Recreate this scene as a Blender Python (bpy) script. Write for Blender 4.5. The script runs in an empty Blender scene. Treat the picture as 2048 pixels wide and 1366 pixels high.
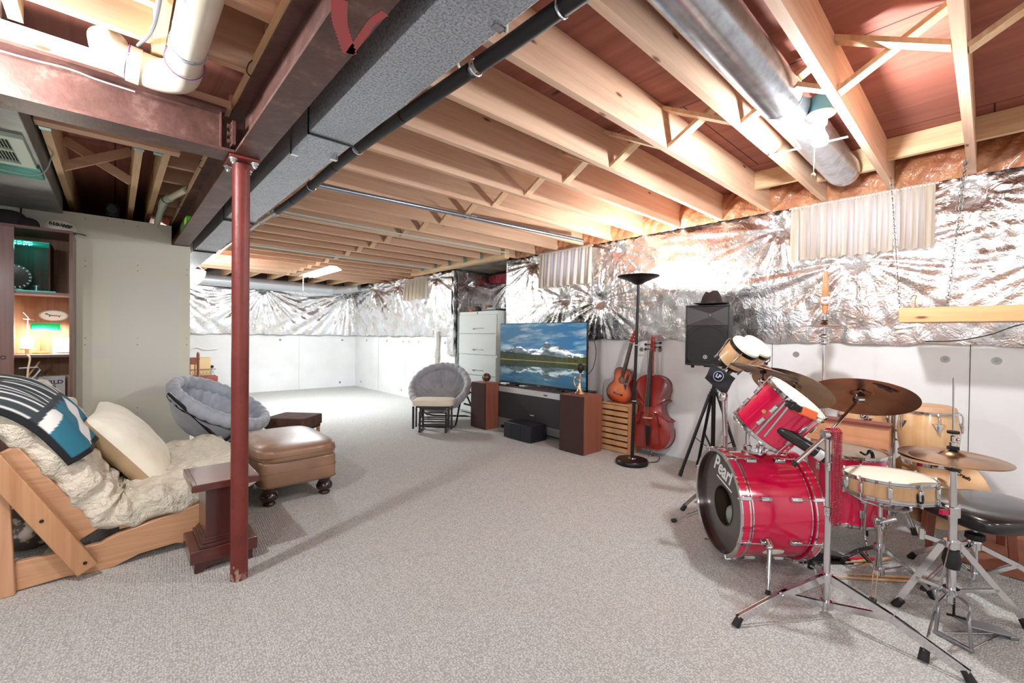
import bpy, math, random
import numpy as np
from math import pi, sin, cos, sqrt, radians
from mathutils import Vector, Matrix

# ---------------------------------------------------------------- camera, world, lights, exposure
SC = bpy.context.scene
COL = SC.collection
CAM_H = 1.215
_y, _p, _r = radians(47.615), radians(-.614), radians(.696)
_f = Vector((cos(_y)*cos(_p), sin(_y)*cos(_p), sin(_p)))
_rt = Vector((sin(_y), -cos(_y), 0))
_up = _rt.cross(_f)
_rt2 = cos(_r)*_rt + sin(_r)*_up
_up2 = -sin(_r)*_rt + cos(_r)*_up
cam = bpy.data.cameras.new('camera')
cam.sensor_width = 36
cam.lens = 870.75/2048*36
cam.clip_start = .02
camo = bpy.data.objects.new('camera', cam)
COL.objects.link(camo)
camo.matrix_world = Matrix(((_rt2.x, _up2.x, -_f.x, 0), (_rt2.y, _up2.y, -_f.y, 0),
                            (_rt2.z, _up2.z, -_f.z, CAM_H), (0, 0, 0, 1)))
SC.camera = camo
SC.view_settings.view_transform = 'Standard'
SC.view_settings.look = 'None'
SC.view_settings.gamma = 1
SC.view_settings.use_curve_mapping = False
SC.view_settings.exposure = 0.54
w = bpy.data.worlds.new('world'); SC.world = w; w.use_nodes = True
w.node_tree.nodes['Background'].inputs[0].default_value = (.75, .85, 1, 1)
w.node_tree.nodes['Background'].inputs[1].default_value = .6

def point(name, loc, watts, col=(1, 1, 1), rad=.05):
    l = bpy.data.lights.new(name, 'POINT'); l.energy = watts; l.color = col; l.shadow_soft_size = rad
    o = bpy.data.objects.new(name, l); o.location = loc; COL.objects.link(o); return o
def area(name, loc, watts, sx, sy, rot=(0, 0, 0), col=(1, 1, 1)):
    l = bpy.data.lights.new(name, 'AREA'); l.energy = watts; l.color = col
    l.shape = 'RECTANGLE'; l.size = sx; l.size_y = sy
    o = bpy.data.objects.new(name, l); o.location = loc; o.rotation_euler = rot; COL.objects.link(o); return o
point('left_bulb_light', (-.50, 2.12, 2.12), 60, (.95, .97, 1), .035)
point('right_bulb_light', (2.612, .585, 2.155), 72, (.96, .97, 1), .045)
area('tube_light', (2.5, 7.55, 2.18), 86, .2, 1.2, col=(.88, .95, 1))
point('shade_light', (.72, 7.5, 2.13), 135, (.92, .97, 1), .06)
point('torchiere_light', (3.725, 2.285, 1.835), 66, (1, .97, .93), .05)
point('back_fill_light', (1.7, -1.6, 2.05), 30, (.88, .95, 1), .16)  # this and the next two: fill added behind the camera to brighten the room
point('back_left_fill_light', (-1.6, -.9, 2.05), 84, (.90, .96, 1), .16)
point('back_right_fill_light', (3.2, -2.0, 2.05), 14, (.88, .95, 1), .16)

# ---------------------------------------------------------------- mesh builder
def srgb(c):
    if isinstance(c, str):
        c = tuple(int(c[i:i+2], 16) for i in (0, 2, 4))
    o = []
    for v in c[:3]:
        v = v/255.0
        o.append(v/12.92 if v <= .04045 else ((v+.055)/1.055)**2.4)
    return (o[0], o[1], o[2], 1)

def frame(o, z, x=None):
    """4x4 with local z along z, origin o."""
    z = Vector(z).normalized()
    a = Vector(x) if x is not None else (Vector((0, 0, 1)) if abs(z.z) < .9 else Vector((1, 0, 0)))
    xx = (a - z*a.dot(z)).normalized()
    yy = z.cross(xx)
    return Matrix(((xx.x, yy.x, z.x, o[0]), (xx.y, yy.y, z.y, o[1]), (xx.z, yy.z, z.z, o[2]), (0, 0, 0, 1)))
def rotz(a, o=(0, 0, 0)):
    return Matrix.Translation(o) @ Matrix.Rotation(a, 4, 'Z')

def smooth_path(pts, n=6, closed=False):
    P = [Vector(p) for p in pts]
    if len(P) < 3: return P
    out = []; N = len(P)
    rng = range(N) if closed else range(N-1)
    for i in rng:
        p0 = P[(i-1) % N] if closed or i > 0 else P[0]*2-P[1]
        p1 = P[i]; p2 = P[(i+1) % N]
        p3 = P[(i+2) % N] if closed or i+2 < N else P[-1]*2-P[-2]
        for k in range(n):
            t = k/n
            out.append(.5*((2*p1)+(-p0+p2)*t+(2*p0-5*p1+4*p2-p3)*t*t+(-p0+3*p1-3*p2+p3)*t**3))
    if not closed: out.append(P[-1])
    return out

class MB:
    def __init__(s, M=None):
        s.v = []; s.f = []; s.M = M
    def add(s, vs, fs, M=None):
        b = len(s.v); M = M if M is not None else s.M
        if M is not None: vs = [M @ Vector(q) for q in vs]
        s.v.extend([tuple(q) for q in vs]); s.f.extend([tuple(b+i for i in f) for f in fs]); return s
    def box(s, x0, x1, y0, y1, z0, z1, M=None):
        if x0 > x1: x0, x1 = x1, x0
        if y0 > y1: y0, y1 = y1, y0
        if z0 > z1: z0, z1 = z1, z0
        vs = [(x, y, z) for z in (z0, z1) for y in (y0, y1) for x in (x0, x1)]
        return s.add(vs, [(0, 2, 3, 1), (4, 5, 7, 6), (0, 1, 5, 4), (2, 6, 7, 3), (0, 4, 6, 2), (1, 3, 7, 5)], M)
    def bar(s, p0, p1, w, h, up=(0, 0, 1), M=None):
        """box from p0 to p1, w across, h along up"""
        p0 = Vector(p0); p1 = Vector(p1); d = p1-p0; L = d.length; z = d.normalized()
        u = Vector(up); u = (u-z*u.dot(z)).normalized(); x = u.cross(z)
        vs = [p0+z*c+x*a+u*b for c in (0, L) for b in (-h/2, h/2) for a in (-w/2, w/2)]
        return s.add(vs, [(0, 2, 3, 1), (4, 5, 7, 6), (0, 1, 5, 4), (2, 6, 7, 3), (0, 4, 6, 2), (1, 3, 7, 5)], M)
    def cyl(s, p0, p1, r0, r1=None, n=16, M=None, caps=True):
        r1 = r0 if r1 is None else r1
        F = frame(p0, Vector(p1)-Vector(p0)); L = (Vector(p1)-Vector(p0)).length
        vs = []
        for z, r in ((0, r0), (L, r1)):
            for i in range(n):
                a = 2*pi*i/n; vs.append(F @ Vector((r*cos(a), r*sin(a), z)))
        fs = [(i, (i+1) % n, n+(i+1) % n, n+i) for i in range(n)]
        if caps: fs += [tuple(range(n-1, -1, -1)), tuple(range(n, 2*n))]
        return s.add(vs, fs, M)
    def lathe(s, prof, M=None, n=32, a0=0, a1=None):
        """profile of (r, z) around local z; r=0 points close it"""
        vs = []; rings = []; full = a1 is None; A = 2*pi if full else a1-a0; m = n if full else n+1
        for r, z in prof:
            if r < 1e-6: rings.append([len(vs)]); vs.append((0, 0, z))
            else:
                rings.append(list(range(len(vs), len(vs)+m)))
                for i in range(m):
                    a = a0+A*i/n; vs.append((r*cos(a), r*sin(a), z))
        fs = []
        for A_, B_ in zip(rings, rings[1:]):
            for i in range(n):
                j = (i+1) % m if full else i+1
                if len(A_) == 1 and len(B_) == 1: continue
                if len(A_) == 1: fs.append((A_[0], B_[j], B_[i]))
                elif len(B_) == 1: fs.append((A_[i], A_[j], B_[0]))
                else: fs.append((A_[i], A_[j], B_[j], B_[i]))
        return s.add(vs, fs, M)
    def ring(s, R, w, h, z=0, M=None, n=48):
        """rectangular-section ring: inner radius R, wall w, height h from z"""
        return s.lathe([(R, z), (R+w, z), (R+w, z+h), (R, z+h), (R, z)], M, n)
    def torus(s, R, r, M=None, n=48, m=8):
        return s.tube([(R*cos(2*pi*i/n), R*sin(2*pi*i/n), 0) for i in range(n)], r, m, True, M)
    def tube(s, pts, r, n=8, closed=False, M=None, caps=True):
        P = [Vector(p) for p in pts]; N = len(P); vs = []; prev = None
        for i, p in enumerate(P):
            t = (P[(i+1) % N]-P[i-1]) if closed else (P[min(i+1, N-1)]-P[max(i-1, 0)])
            if t.length < 1e-9: t = Vector((0, 0, 1))
            t.normalize()
            if prev is None:
                a = Vector((0, 0, 1)) if abs(t.z) < .9 else Vector((1, 0, 0))
            else: a = prev
            x = (a-t*a.dot(t)).normalized(); prev = x; y = t.cross(x)
            rr = r[min(i, len(r)-1)] if hasattr(r, '__len__') else r
            for k in range(n):
                q = 2*pi*k/n; vs.append(p+x*rr*cos(q)+y*rr*sin(q))
        fs = []
        for i in range(N if closed else N-1):
            j = (i+1) % N
            for k in range(n):
                l = (k+1) % n; fs.append((i*n+k, i*n+l, j*n+l, j*n+k))
        if caps and not closed:
            fs += [tuple(range(n-1, -1, -1)), tuple((N-1)*n+k for k in range(n))]
        return s.add(vs, fs, M)
    def prism(s, poly, z0, z1, M=None):
        n = len(poly)
        ar = sum(poly[i][0]*poly[(i+1) % n][1]-poly[(i+1) % n][0]*poly[i][1] for i in range(n))
        if ar < 0: poly = poly[::-1]
        vs = [(x, y, z0) for x, y in poly]+[(x, y, z1) for x, y in poly]
        fs = [tuple(range(n-1, -1, -1)), tuple(range(n, 2*n))]+[(i, (i+1) % n, n+(i+1) % n, n+i) for i in range(n)]
        return s.add(vs, fs, M)
    def ellipsoid(s, c, r, n=20, m=12, M=None):
        r = (r, r, r) if not hasattr(r, '__len__') else r
        vs = [(c[0], c[1], c[2]+r[2])]
        for j in range(1, m):
            t = pi*j/m
            for i in range(n):
                a = 2*pi*i/n; vs.append((c[0]+r[0]*sin(t)*cos(a), c[1]+r[1]*sin(t)*sin(a), c[2]+r[2]*cos(t)))
        vs.append((c[0], c[1], c[2]-r[2])); fs = []
        for i in range(n):
            fs.append((0, 1+i, 1+(i+1) % n)); b = 1+(m-2)*n
            fs.append((b+(i+1) % n, b+i, len(vs)-1))
        for j in range(m-2):
            for i in range(n):
                a = 1+j*n+i; b = 1+j*n+(i+1) % n; fs.append((a, a+n, b+n, b))
        return s.add(vs, fs, M)
    def grid(s, fn, nu, nv, M=None, cu=False, cv=False):
        """surface fn(u,v), u,v in 0..1"""
        U = nu if cu else nu+1; V = nv if cv else nv+1
        vs = [fn(i/nu, j/nv) for i in range(U) for j in range(V)]
        fs = []
        for i in range(nu):
            for j in range(nv):
                a = i*V+j; b = ((i+1) % U)*V+j; c = ((i+1) % U)*V+(j+1) % V; d = i*V+(j+1) % V
                fs.append((a, b, c, d))
        return s.add(vs, fs, M)
    def rbox(s, c, size, e=4.0, n=24, m=16, M=None, f=None):
        """superellipsoid cushion of full size"""
        def sg(v, p): return math.copysign(abs(v)**p, v)
        k = 2.0/e
        def fn(u, v):
            a = 2*pi*u; t = -pi/2+pi*v
            p = Vector((size[0]/2*sg(cos(t), k)*sg(cos(a), k), size[1]/2*sg(cos(t), k)*sg(sin(a), k), size[2]/2*sg(sin(t), k)))
            if f: p = f(p)
            return (p[0]+c[0], p[1]+c[1], p[2]+c[2])
        return s.grid(fn, n, m, M, cu=True)

MESHN = 0
ORG = {}
def mk(name, mb, mat, org, smooth=35, bevel=0, seg=2, sub=0, solid=0):
    me = bpy.data.meshes.new(name)
    o_ = org
    me.from_pydata([(a-o_[0], b-o_[1], c-o_[2]) for a, b, c in mb.v], [], mb.f)
    if smooth:
        me.polygons.foreach_set('use_smooth', [True]*len(me.polygons))
        me.update()
        try: me.set_sharp_from_angle(angle=radians(smooth))
        except Exception: pass
    me.update()
    mats = mat if isinstance(mat, (list, tuple)) else [mat]
    for m_ in mats: me.materials.append(m_)
    ob = bpy.data.objects.new(name, me); COL.objects.link(ob)
    if solid:
        md = ob.modifiers.new('s', 'SOLIDIFY'); md.thickness = solid; md.offset = 0
    if bevel:
        md = ob.modifiers.new('b', 'BEVEL'); md.width = bevel; md.segments = seg; md.limit_method = 'ANGLE'
    if sub:
        md = ob.modifiers.new('u', 'SUBSURF'); md.levels = sub; md.render_levels = sub
    return ob
def thing(name, label, cat, loc, group=None):
    o = bpy.data.objects.new(name, None); COL.objects.link(o); o.location = loc
    o.empty_display_size = .1
    ORG[o.name] = tuple(loc); o['label'] = label; o['category'] = cat
    if group: o['group'] = group
    return o
def part(name, mb, mat, parent, label=None, stuff=False, **k):
    org = ORG[parent.name]
    ob = mk(name, mb, mat, org, **k); ob.parent = parent
    ORG[ob.name] = org
    if label: ob['label'] = label
    if stuff: ob['kind'] = 'stuff'
    return ob
def solo(name, mb, mat, label, cat, loc=None, group=None, **k):
    if loc is None:
        xs = [q[0] for q in mb.v]; ys = [q[1] for q in mb.v]; zs = [q[2] for q in mb.v]
        loc = ((min(xs)+max(xs))/2, (min(ys)+max(ys))/2, min(zs))
    ob = mk(name, mb, mat, loc, **k); ob.location = loc; ORG[ob.name] = tuple(loc)
    ob['label'] = label; ob['category'] = cat
    if group: ob['group'] = group
    return ob
def struct(name, mb, mat, **k):
    ob = mk(name, mb, mat, (0, 0, 0), **k); ob['kind'] = 'structure'; ORG[ob.name] = (0, 0, 0); return ob
def dup(root, loc=None, rz=None, label=None):
    r = root.copy(); COL.objects.link(r)
    if loc is not None: r.location = loc
    if rz is not None: r.rotation_euler = (0, 0, rz)
    if label: r['label'] = label
    for ch in list(root.children):
        c = ch.copy(); COL.objects.link(c); c.parent = r
        for g in list(ch.children):
            d = g.copy(); COL.objects.link(d); d.parent = c
    return r
def text_mb(body, size, M, depth=.001, shear=0.0, bold=0.0, align='CENTER', sx=1.0):
    """lettering from the built-in font as a mesh; M maps local x right, y up, z out"""
    cu = bpy.data.curves.new('t', 'FONT'); cu.body = body; cu.size = size; cu.extrude = depth; cu.shear = shear
    cu.align_x = align; cu.align_y = 'CENTER'; cu.offset = bold; cu.resolution_u = 3
    o = bpy.data.objects.new('t', cu); COL.objects.link(o)
    dg = bpy.context.evaluated_depsgraph_get(); dg.update()
    me = bpy.data.meshes.new_from_object(o.evaluated_get(dg))
    mb = MB(); mb.add([M @ Vector((v.co.x*sx, v.co.y, v.co.z)) for v in me.vertices], [tuple(p.vertices) for p in me.polygons])
    bpy.data.objects.remove(o); bpy.data.curves.remove(cu); bpy.data.meshes.remove(me)
    return mb

# ---------------------------------------------------------------- materials
MATS = {}
def _new(name):
    m = bpy.data.materials.new(name); m.use_nodes = True
    nt = m.node_tree; b = nt.nodes['Principled BSDF']; MATS[name] = m
    return m, nt, b
def _coord(nt, scale=(1, 1, 1), kind='Object', rot=(0, 0, 0)):
    tc = nt.nodes.new('ShaderNodeTexCoord'); mp = nt.nodes.new('ShaderNodeMapping')
    mp.inputs['Scale'].default_value = scale; mp.inputs['Rotation'].default_value = rot
    nt.links.new(tc.outputs[kind], mp.inputs[0]); return mp.outputs[0]
def _noise(nt, vec, scale, detail=4, rough=.6, dist=0):
    n = nt.nodes.new('ShaderNodeTexNoise'); n.inputs['Scale'].default_value = scale
    n.inputs['Detail'].default_value = detail; n.inputs['Roughness'].default_value = rough
    n.inputs['Distortion'].default_value = dist
    nt.links.new(vec, n.inputs['Vector']); return n.outputs['Fac']
def _ramp(nt, fac, stops):
    r = nt.nodes.new('ShaderNodeValToRGB'); e = r.color_ramp.elements
    while len(e) < len(stops): e.new(.5)
    for i, (p, c) in enumerate(stops): e[i].position = p; e[i].color = c
    nt.links.new(fac, r.inputs[0]); return r.outputs[0]
def _bump(nt, b, h, strength, dist=.01):
    n = nt.nodes.new('ShaderNodeBump'); n.inputs['Strength'].default_value = strength
    n.inputs['Distance'].default_value = dist
    nt.links.new(h, n.inputs['Height'])
    if b.inputs['Normal'].is_linked: nt.links.new(b.inputs['Normal'].links[0].from_socket, n.inputs['Normal'])
    nt.links.new(n.outputs[0], b.inputs['Normal'])
def _mix(nt, fac, a, b_):
    m = nt.nodes.new('ShaderNodeMix'); m.data_type = 'RGBA'
    if isinstance(fac, float): m.inputs[0].default_value = fac
    else: nt.links.new(fac, m.inputs[0])
    for i, q in ((6, a), (7, b_)):
        if isinstance(q, tuple): m.inputs[i].default_value = q
        else: nt.links.new(q, m.inputs[i])
    return m.outputs[2]
def mat(name, c, rough=.5, metal=0.0, c2=None, vs=8, vr=(.35, .65), bump=0, bs=60, bd=.003, coat=0, spec=None, stretch=(1, 1, 1), emit=None, es=1, trans=0, alpha=1, sheen=0, detail=4):
    if name in MATS: return MATS[name]
    m, nt, b = _new(name)
    b.inputs['Roughness'].default_value = rough; b.inputs['Metallic'].default_value = metal
    b.inputs['Base Color'].default_value = srgb(c)
    if c2 or bump: v = _coord(nt, stretch)
    if c2:
        f = _noise(nt, v, vs, detail)
        nt.links.new(_ramp(nt, f, [(vr[0], srgb(c)), (vr[1], srgb(c2))]), b.inputs['Base Color'])
    if bump: _bump(nt, b, _noise(nt, v, bs, 4), bump, bd)
    if coat: b.inputs['Coat Weight'].default_value = coat; b.inputs['Coat Roughness'].default_value = .08
    if spec is not None: b.inputs['Specular IOR Level'].default_value = spec
    if emit: b.inputs['Emission Color'].default_value = srgb(emit); b.inputs['Emission Strength'].default_value = es
    if trans: b.inputs['Transmission Weight'].default_value = trans
    if alpha < 1: b.inputs['Alpha'].default_value = alpha
    if sheen: b.inputs['Sheen Weight'].default_value = sheen
    return m
def wood(name, c1, c2, axis='X', rough=.6, scale=1.0, knots=None, coat=0, grain=.25, c3=None):
    """procedural grain running along axis"""
    if name in MATS: return MATS[name]
    m, nt, b = _new(name)
    lo, hi = 1.2*scale, 26*scale
    sc = {'X': (lo, hi, hi), 'Y': (hi, lo, hi), 'Z': (hi, hi, lo)}[axis]
    v = _coord(nt, sc); f = _noise(nt, v, 1.0, 6, .62, .9)
    col = _ramp(nt, f, [(.32, srgb(c1)), (.68, srgb(c2))])
    v2 = _coord(nt, tuple(q*.12 for q in sc)); f2 = _noise(nt, v2, 1.4, 3)
    col = _mix(nt, _ramp(nt, f2, [(.40, (0, 0, 0, 1)), (.7, (.55, .55, .55, 1))]), col, srgb(c3 or c1))
    if knots:
        kx = {'X': (2.2, 7, 7), 'Y': (7, 2.2, 7), 'Z': (7, 7, 2.2)}[axis]
        vv = _coord(nt, tuple(q*scale for q in kx))
        vo = nt.nodes.new('ShaderNodeTexVoronoi'); vo.inputs['Scale'].default_value = 1
        nt.links.new(vv, vo.inputs['Vector'])
        k = _ramp(nt, vo.outputs['Distance'], [(.04, (1, 1, 1, 1)), (.085, (0, 0, 0, 1))])
        col = _mix(nt, k, col, srgb(knots))
    nt.links.new(col, b.inputs['Base Color'])
    b.inputs['Roughness'].default_value = rough
    if coat: b.inputs['Coat Weight'].default_value = coat; b.inputs['Coat Roughness'].default_value = .12
    _bump(nt, b, f, grain, .002)
    return m
# ---------------------------------------------------------------- surface materials
def m_carpet():
    m, nt, b = _new('berber_carpet')
    v = _coord(nt, (1, 1, 1), rot=(0, 0, .08)); b.inputs['Roughness'].default_value = .95
    vo = nt.nodes.new('ShaderNodeTexVoronoi'); vo.inputs['Scale'].default_value = 125; vo.inputs['Randomness'].default_value = .7
    nt.links.new(v, vo.inputs['Vector'])
    wv = nt.nodes.new('ShaderNodeTexWave'); wv.inputs['Scale'].default_value = 26; wv.inputs['Distortion'].default_value = 2.2; wv.inputs['Detail'].default_value = 2
    wv.inputs['Detail Scale'].default_value = 3
    nt.links.new(v, wv.inputs['Vector'])
    base = _ramp(nt, vo.outputs['Distance'], [(.1, srgb((232, 234, 231))), (.66, srgb((170, 170, 165)))])
    n = _noise(nt, v, 150, 2)
    base = _mix(nt, _ramp(nt, n, [(.62, (0, 0, 0, 1)), (.70, (.5, .5, .5, 1))]), base, srgb((146, 130, 120)))
    n2 = _noise(nt, v, 1.3, 3)
    base = _mix(nt, _ramp(nt, n2, [(.42, (0, 0, 0, 1)), (.7, (.16, .16, .16, 1))]), base, srgb((190, 178, 165)))
    base = _mix(nt, _ramp(nt, wv.outputs['Fac'], [(0.0, (.22, .22, .22, 1)), (.5, (0, 0, 0, 1))]), base, srgb((156, 148, 143)))
    nt.links.new(base, b.inputs['Base Color'])
    inv = nt.nodes.new('ShaderNodeMath'); inv.operation = 'SUBTRACT'; inv.inputs[0].default_value = 1
    nt.links.new(vo.outputs['Distance'], inv.inputs[1])
    _bump(nt, b, inv.outputs[0], .8, .006); _bump(nt, b, wv.outputs['Fac'], .35, .004)
    return m
def m_foam():
    m, nt, b = _new('foam_board')
    b.inputs['Roughness'].default_value = .7
    v = _coord(nt, (1, 1, 1)); n = _noise(nt, v, 1.5, 5)
    nt.links.new(_ramp(nt, n, [(.35, srgb((232, 234, 235))), (.75, srgb((218, 219, 218)))]), b.inputs['Base Color'])
    v2 = _coord(nt, (60, 60, 2)); _bump(nt, b, _noise(nt, v2, 1, 3), .25, .003)
    return m
def m_foil():
    m, nt, b = _new('foil_facing')
    b.inputs['Metallic'].default_value = 1
    v = _coord(nt, (1, 1, 1))
    n = _noise(nt, v, 3.0, 5)
    nt.links.new(_ramp(nt, n, [(.30, srgb((224, 218, 212))), (.60, srgb((242, 244, 248)))]), b.inputs['Base Color'])
    nt.links.new(_ramp(nt, _noise(nt, v, 6, 3), [(.3, (.22,)*3+(1,)), (.7, (.34,)*3+(1,))]), b.inputs['Roughness'])
    n1 = _noise(nt, v, 9, 4, .55, 1.2)
    ab = nt.nodes.new('ShaderNodeMath'); ab.operation = 'SUBTRACT'; ab.inputs[1].default_value = .5; nt.links.new(n1, ab.inputs[0])
    a2 = nt.nodes.new('ShaderNodeMath'); a2.operation = 'ABSOLUTE'; nt.links.new(ab.outputs[0], a2.inputs[0])
    _bump(nt, b, a2.outputs[0], .65, .020)
    n3 = _noise(nt, v, 38, 5, .6, .6)
    ab = nt.nodes.new('ShaderNodeMath'); ab.operation = 'SUBTRACT'; ab.inputs[1].default_value = .5; nt.links.new(n3, ab.inputs[0])
    a3 = nt.nodes.new('ShaderNodeMath'); a3.operation = 'ABSOLUTE'; nt.links.new(ab.outputs[0], a3.inputs[0])
    _bump(nt, b, a3.outputs[0], .38, .006)
    vo = nt.nodes.new('ShaderNodeTexVoronoi'); vo.inputs['Scale'].default_value = 70; nt.links.new(v, vo.inputs['Vector'])
    _bump(nt, b, vo.outputs['Distance'], .22, .005)
    return m
def m_galv(name, c1, c2, rough=.35, sc=60, metal=.9):
    m, nt, b = _new(name)
    b.inputs['Metallic'].default_value = metal
    v = _coord(nt, (1, 1, 1)); n = _noise(nt, v, sc, 6, .75); n2 = _noise(nt, v, 3, 4)
    col = _ramp(nt, n, [(.38, srgb(c2)), (.56, srgb(c1))])
    col = _mix(nt, _ramp(nt, n2, [(.5, (0, 0, 0, 1)), (.75, (.4, .4, .4, 1))]), col, srgb(c2))
    nt.links.new(col, b.inputs['Base Color']); b.inputs['Roughness'].default_value = rough
    _bump(nt, b, n2, .15, .01)
    return m
def m_steel(name, c1, c2, c3):
    m, nt, b = _new(name)
    v = _coord(nt, (1, 1, 1)); n = _noise(nt, v, 7, 7, .7); n2 = _noise(nt, v, 40, 4)
    col = _ramp(nt, n, [(.30, srgb(c1)), (.55, srgb(c2)), (.76, srgb(c3))])
    nt.links.new(col, b.inputs['Base Color']); b.inputs['Roughness'].default_value = .45
    b.inputs['Metallic'].default_value = .12
    _bump(nt, b, n2, .35, .004)
    return m
def m_drywall():
    m, nt, b = _new('drywall'); b.inputs['Roughness'].default_value = .8
    v = _coord(nt, (1, 1, 1)); n = _noise(nt, v, 1.1, 2)
    nt.links.new(_ramp(nt, n, [(.35, srgb((224, 221, 202))), (.7, srgb((214, 214, 200)))]), b.inputs['Base Color'])
    return m
CARPET = m_carpet(); FOAM = m_foam(); FOIL = m_foil(); DRY = m_drywall()
GALV = m_galv('galvanised_duct', (200, 208, 218), (118, 126, 136), .40, 130, .3)
GALV_R = m_galv('galvanised_round', (208, 212, 220), (176, 178, 182), .24, 9, .95)
BEAM = m_steel('primed_steel_beam', (74, 48, 43), (102, 70, 63), (146, 118, 108))
COLRED = m_steel('red_primer', (98, 34, 28), (114, 44, 36), (128, 60, 50))
JOIST = wood('joist_pine', (220, 186, 158), (194, 152, 124), 'X', .7, 1.0, knots=(122, 66, 44), grain=.2)
JOIST_Y = wood('joist_pine_y', (228, 200, 160), (202, 160, 120), 'Y', .7, 1.0, knots=(122, 66, 44), grain=.2)
STUD_Z = wood('stud_pine', (228, 198, 160), (200, 158, 120), 'Z', .7, 1.0, knots=(122, 66, 44), grain=.2)
def m_ply():
    m = wood('subfloor_plywood', (158, 98, 82), (128, 72, 60), 'Y', .75, .55, knots=(70, 28, 20), grain=.3)
    nt = m.node_tree; b = nt.nodes['Principled BSDF']
    base = b.inputs['Base Color'].links[0].from_socket
    br = nt.nodes.new('ShaderNodeTexBrick'); br.inputs['Scale'].default_value = 1
    br.inputs['Mortar Size'].default_value = .004; br.inputs['Brick Width'].default_value = 2.44; br.inputs['Row Height'].default_value = 1.22
    br.inputs['Color1'].default_value = (0, 0, 0, 1); br.inputs['Color2'].default_value = (0, 0, 0, 1); br.inputs['Mortar'].default_value = (1, 1, 1, 1)
    nt.links.new(_coord(nt, (1, 1, 1), rot=(0, 0, pi/2)), br.inputs['Vector'])
    nt.links.new(_mix(nt, br.outputs['Color'], base, (.01, .005, .004, 1)), b.inputs['Base Color'])
    return m
PLY = m_ply()
KRAFT = mat('kraft_facing', (160, 96, 66), .38, 0, c2=(196, 140, 98), vs=5, bump=.9, bs=9, bd=.04, coat=.4)
PINK = mat('pink_insulation', (196, 80, 92), .95, c2=(150, 50, 66), vs=12, bump=.8, bs=40, bd=.02)

XW, YW, ZJ, ZS = 4.26, 10.24, 2.33, 2.565      # right wall, far wall, joist underside, subfloor
R0, R1, RX = 4.78, 6.10, 5.05                    # the recess in the right wall
XL, YB = -2.6, -3.2

# floor, walls and subfloor ------------------------------------------------
struct('floor', MB().box(XL-.1, RX+.2, YB-.1, YW+.2, -.08, 0), CARPET, smooth=0)
struct('ceiling', MB().box(XL-.1, RX+.2, YB-.1, YW+.2, ZS, ZS+.03), PLY, smooth=0)
FZ = 1.22
mb = MB(); mb.box(XW, XW+.12, YB, R0, 0, FZ); mb.box(XW, XW+.12, R1, YW, 0, FZ)
struct('wall_right', mb, FOAM, smooth=0)
mb = MB(); mb.box(XW+.06, XW+.2, YB, R0, FZ, ZS); RIM = mat('rim_concrete', (120, 110, 105), .9, bump=.4, bs=30)
struct('wall_right_upper', mb, RIM, smooth=0)
struct('wall_right_upper_far', MB().box(XW+.06, XW+.2, R1+.061, YW, FZ, ZS), RIM, smooth=0)
struct('wall_recess_back', MB().box(RX+.02, RX+.1, R0-.1, R1+.1, 0, ZS), RIM, smooth=0)
struct('wall_recess_near', MB().box(XW+.121, RX, R0-.06, R0, 0, ZS), RIM, smooth=0)
struct('wall_recess_far', MB().box(XW+.121, RX, R1+.001, R1+.06, 0, ZS), RIM, smooth=0)
struct('wall_far', MB().box(XL, XW, YW, YW+.12, 0, FZ), FOAM, smooth=0)
struct('wall_far_upper', MB().box(XL, XW+.1, YW+.06, YW+.2, FZ, ZS), mat('rim_concrete', (120, 110, 105)), smooth=0)
struct('wall_left', MB().box(XL-.1, XL, YB, YW, 0, ZS), FOAM, smooth=0)
struct('wall_back', MB().box(XL, XW, YB-.1, YB, 0, ZS), FOAM, smooth=0)
# gaps and dark seams between foam boards, screws with washers
seam = mat('seam_dark', (70, 62, 58), .8)
washer = mat('grey_washer', (150, 152, 150), .4, .6)
mb = MB()
for y in (.084, -1.14, 1.28, 2.485, 3.70, 7.78, 9.0):
    mb.box(XW-.0015, XW+.01, y-.002, y+.002, 0, FZ)
for x in (3.0, 1.78, .56): mb.box(x-.001, x+.001, YW-.0015, YW+.01, 0, FZ)
struct('trim_1', mb, seam, smooth=0)
def washer_at(p, n):
    w_ = MB(); F = frame(p, n); w_.lathe([(0, .004), (.006, .003), (.008, .001), (.024, .0015), (.026, -.002)], F, 20)
    return w_
wpts = []
for y in (.204, -.035, 2.345, 2.563, 3.3, 4.3, 6.4, 7.3, 7.66, 7.9, 8.6, 9.6, 1.1): wpts.append(((XW, y, 1.095), (-1, 0, 0)))
for y in (7.6, 7.95, 9.9): wpts.append(((XW, y, .12), (-1, 0, 0)))
for x in (.9, 2.62, 3.95): wpts.append(((x, YW, 1.09), (0, -1, 0)))
for x in (3.9, 1.5): wpts.append(((x, YW, .1), (0, -1, 0)))
for p, n in wpts:
    o = solo('washer', washer_at(p, n), washer, 'small round grey screw washer pressed into the white foam board wall', 'washer', loc=p, group='screw washers on the foam boards')

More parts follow.
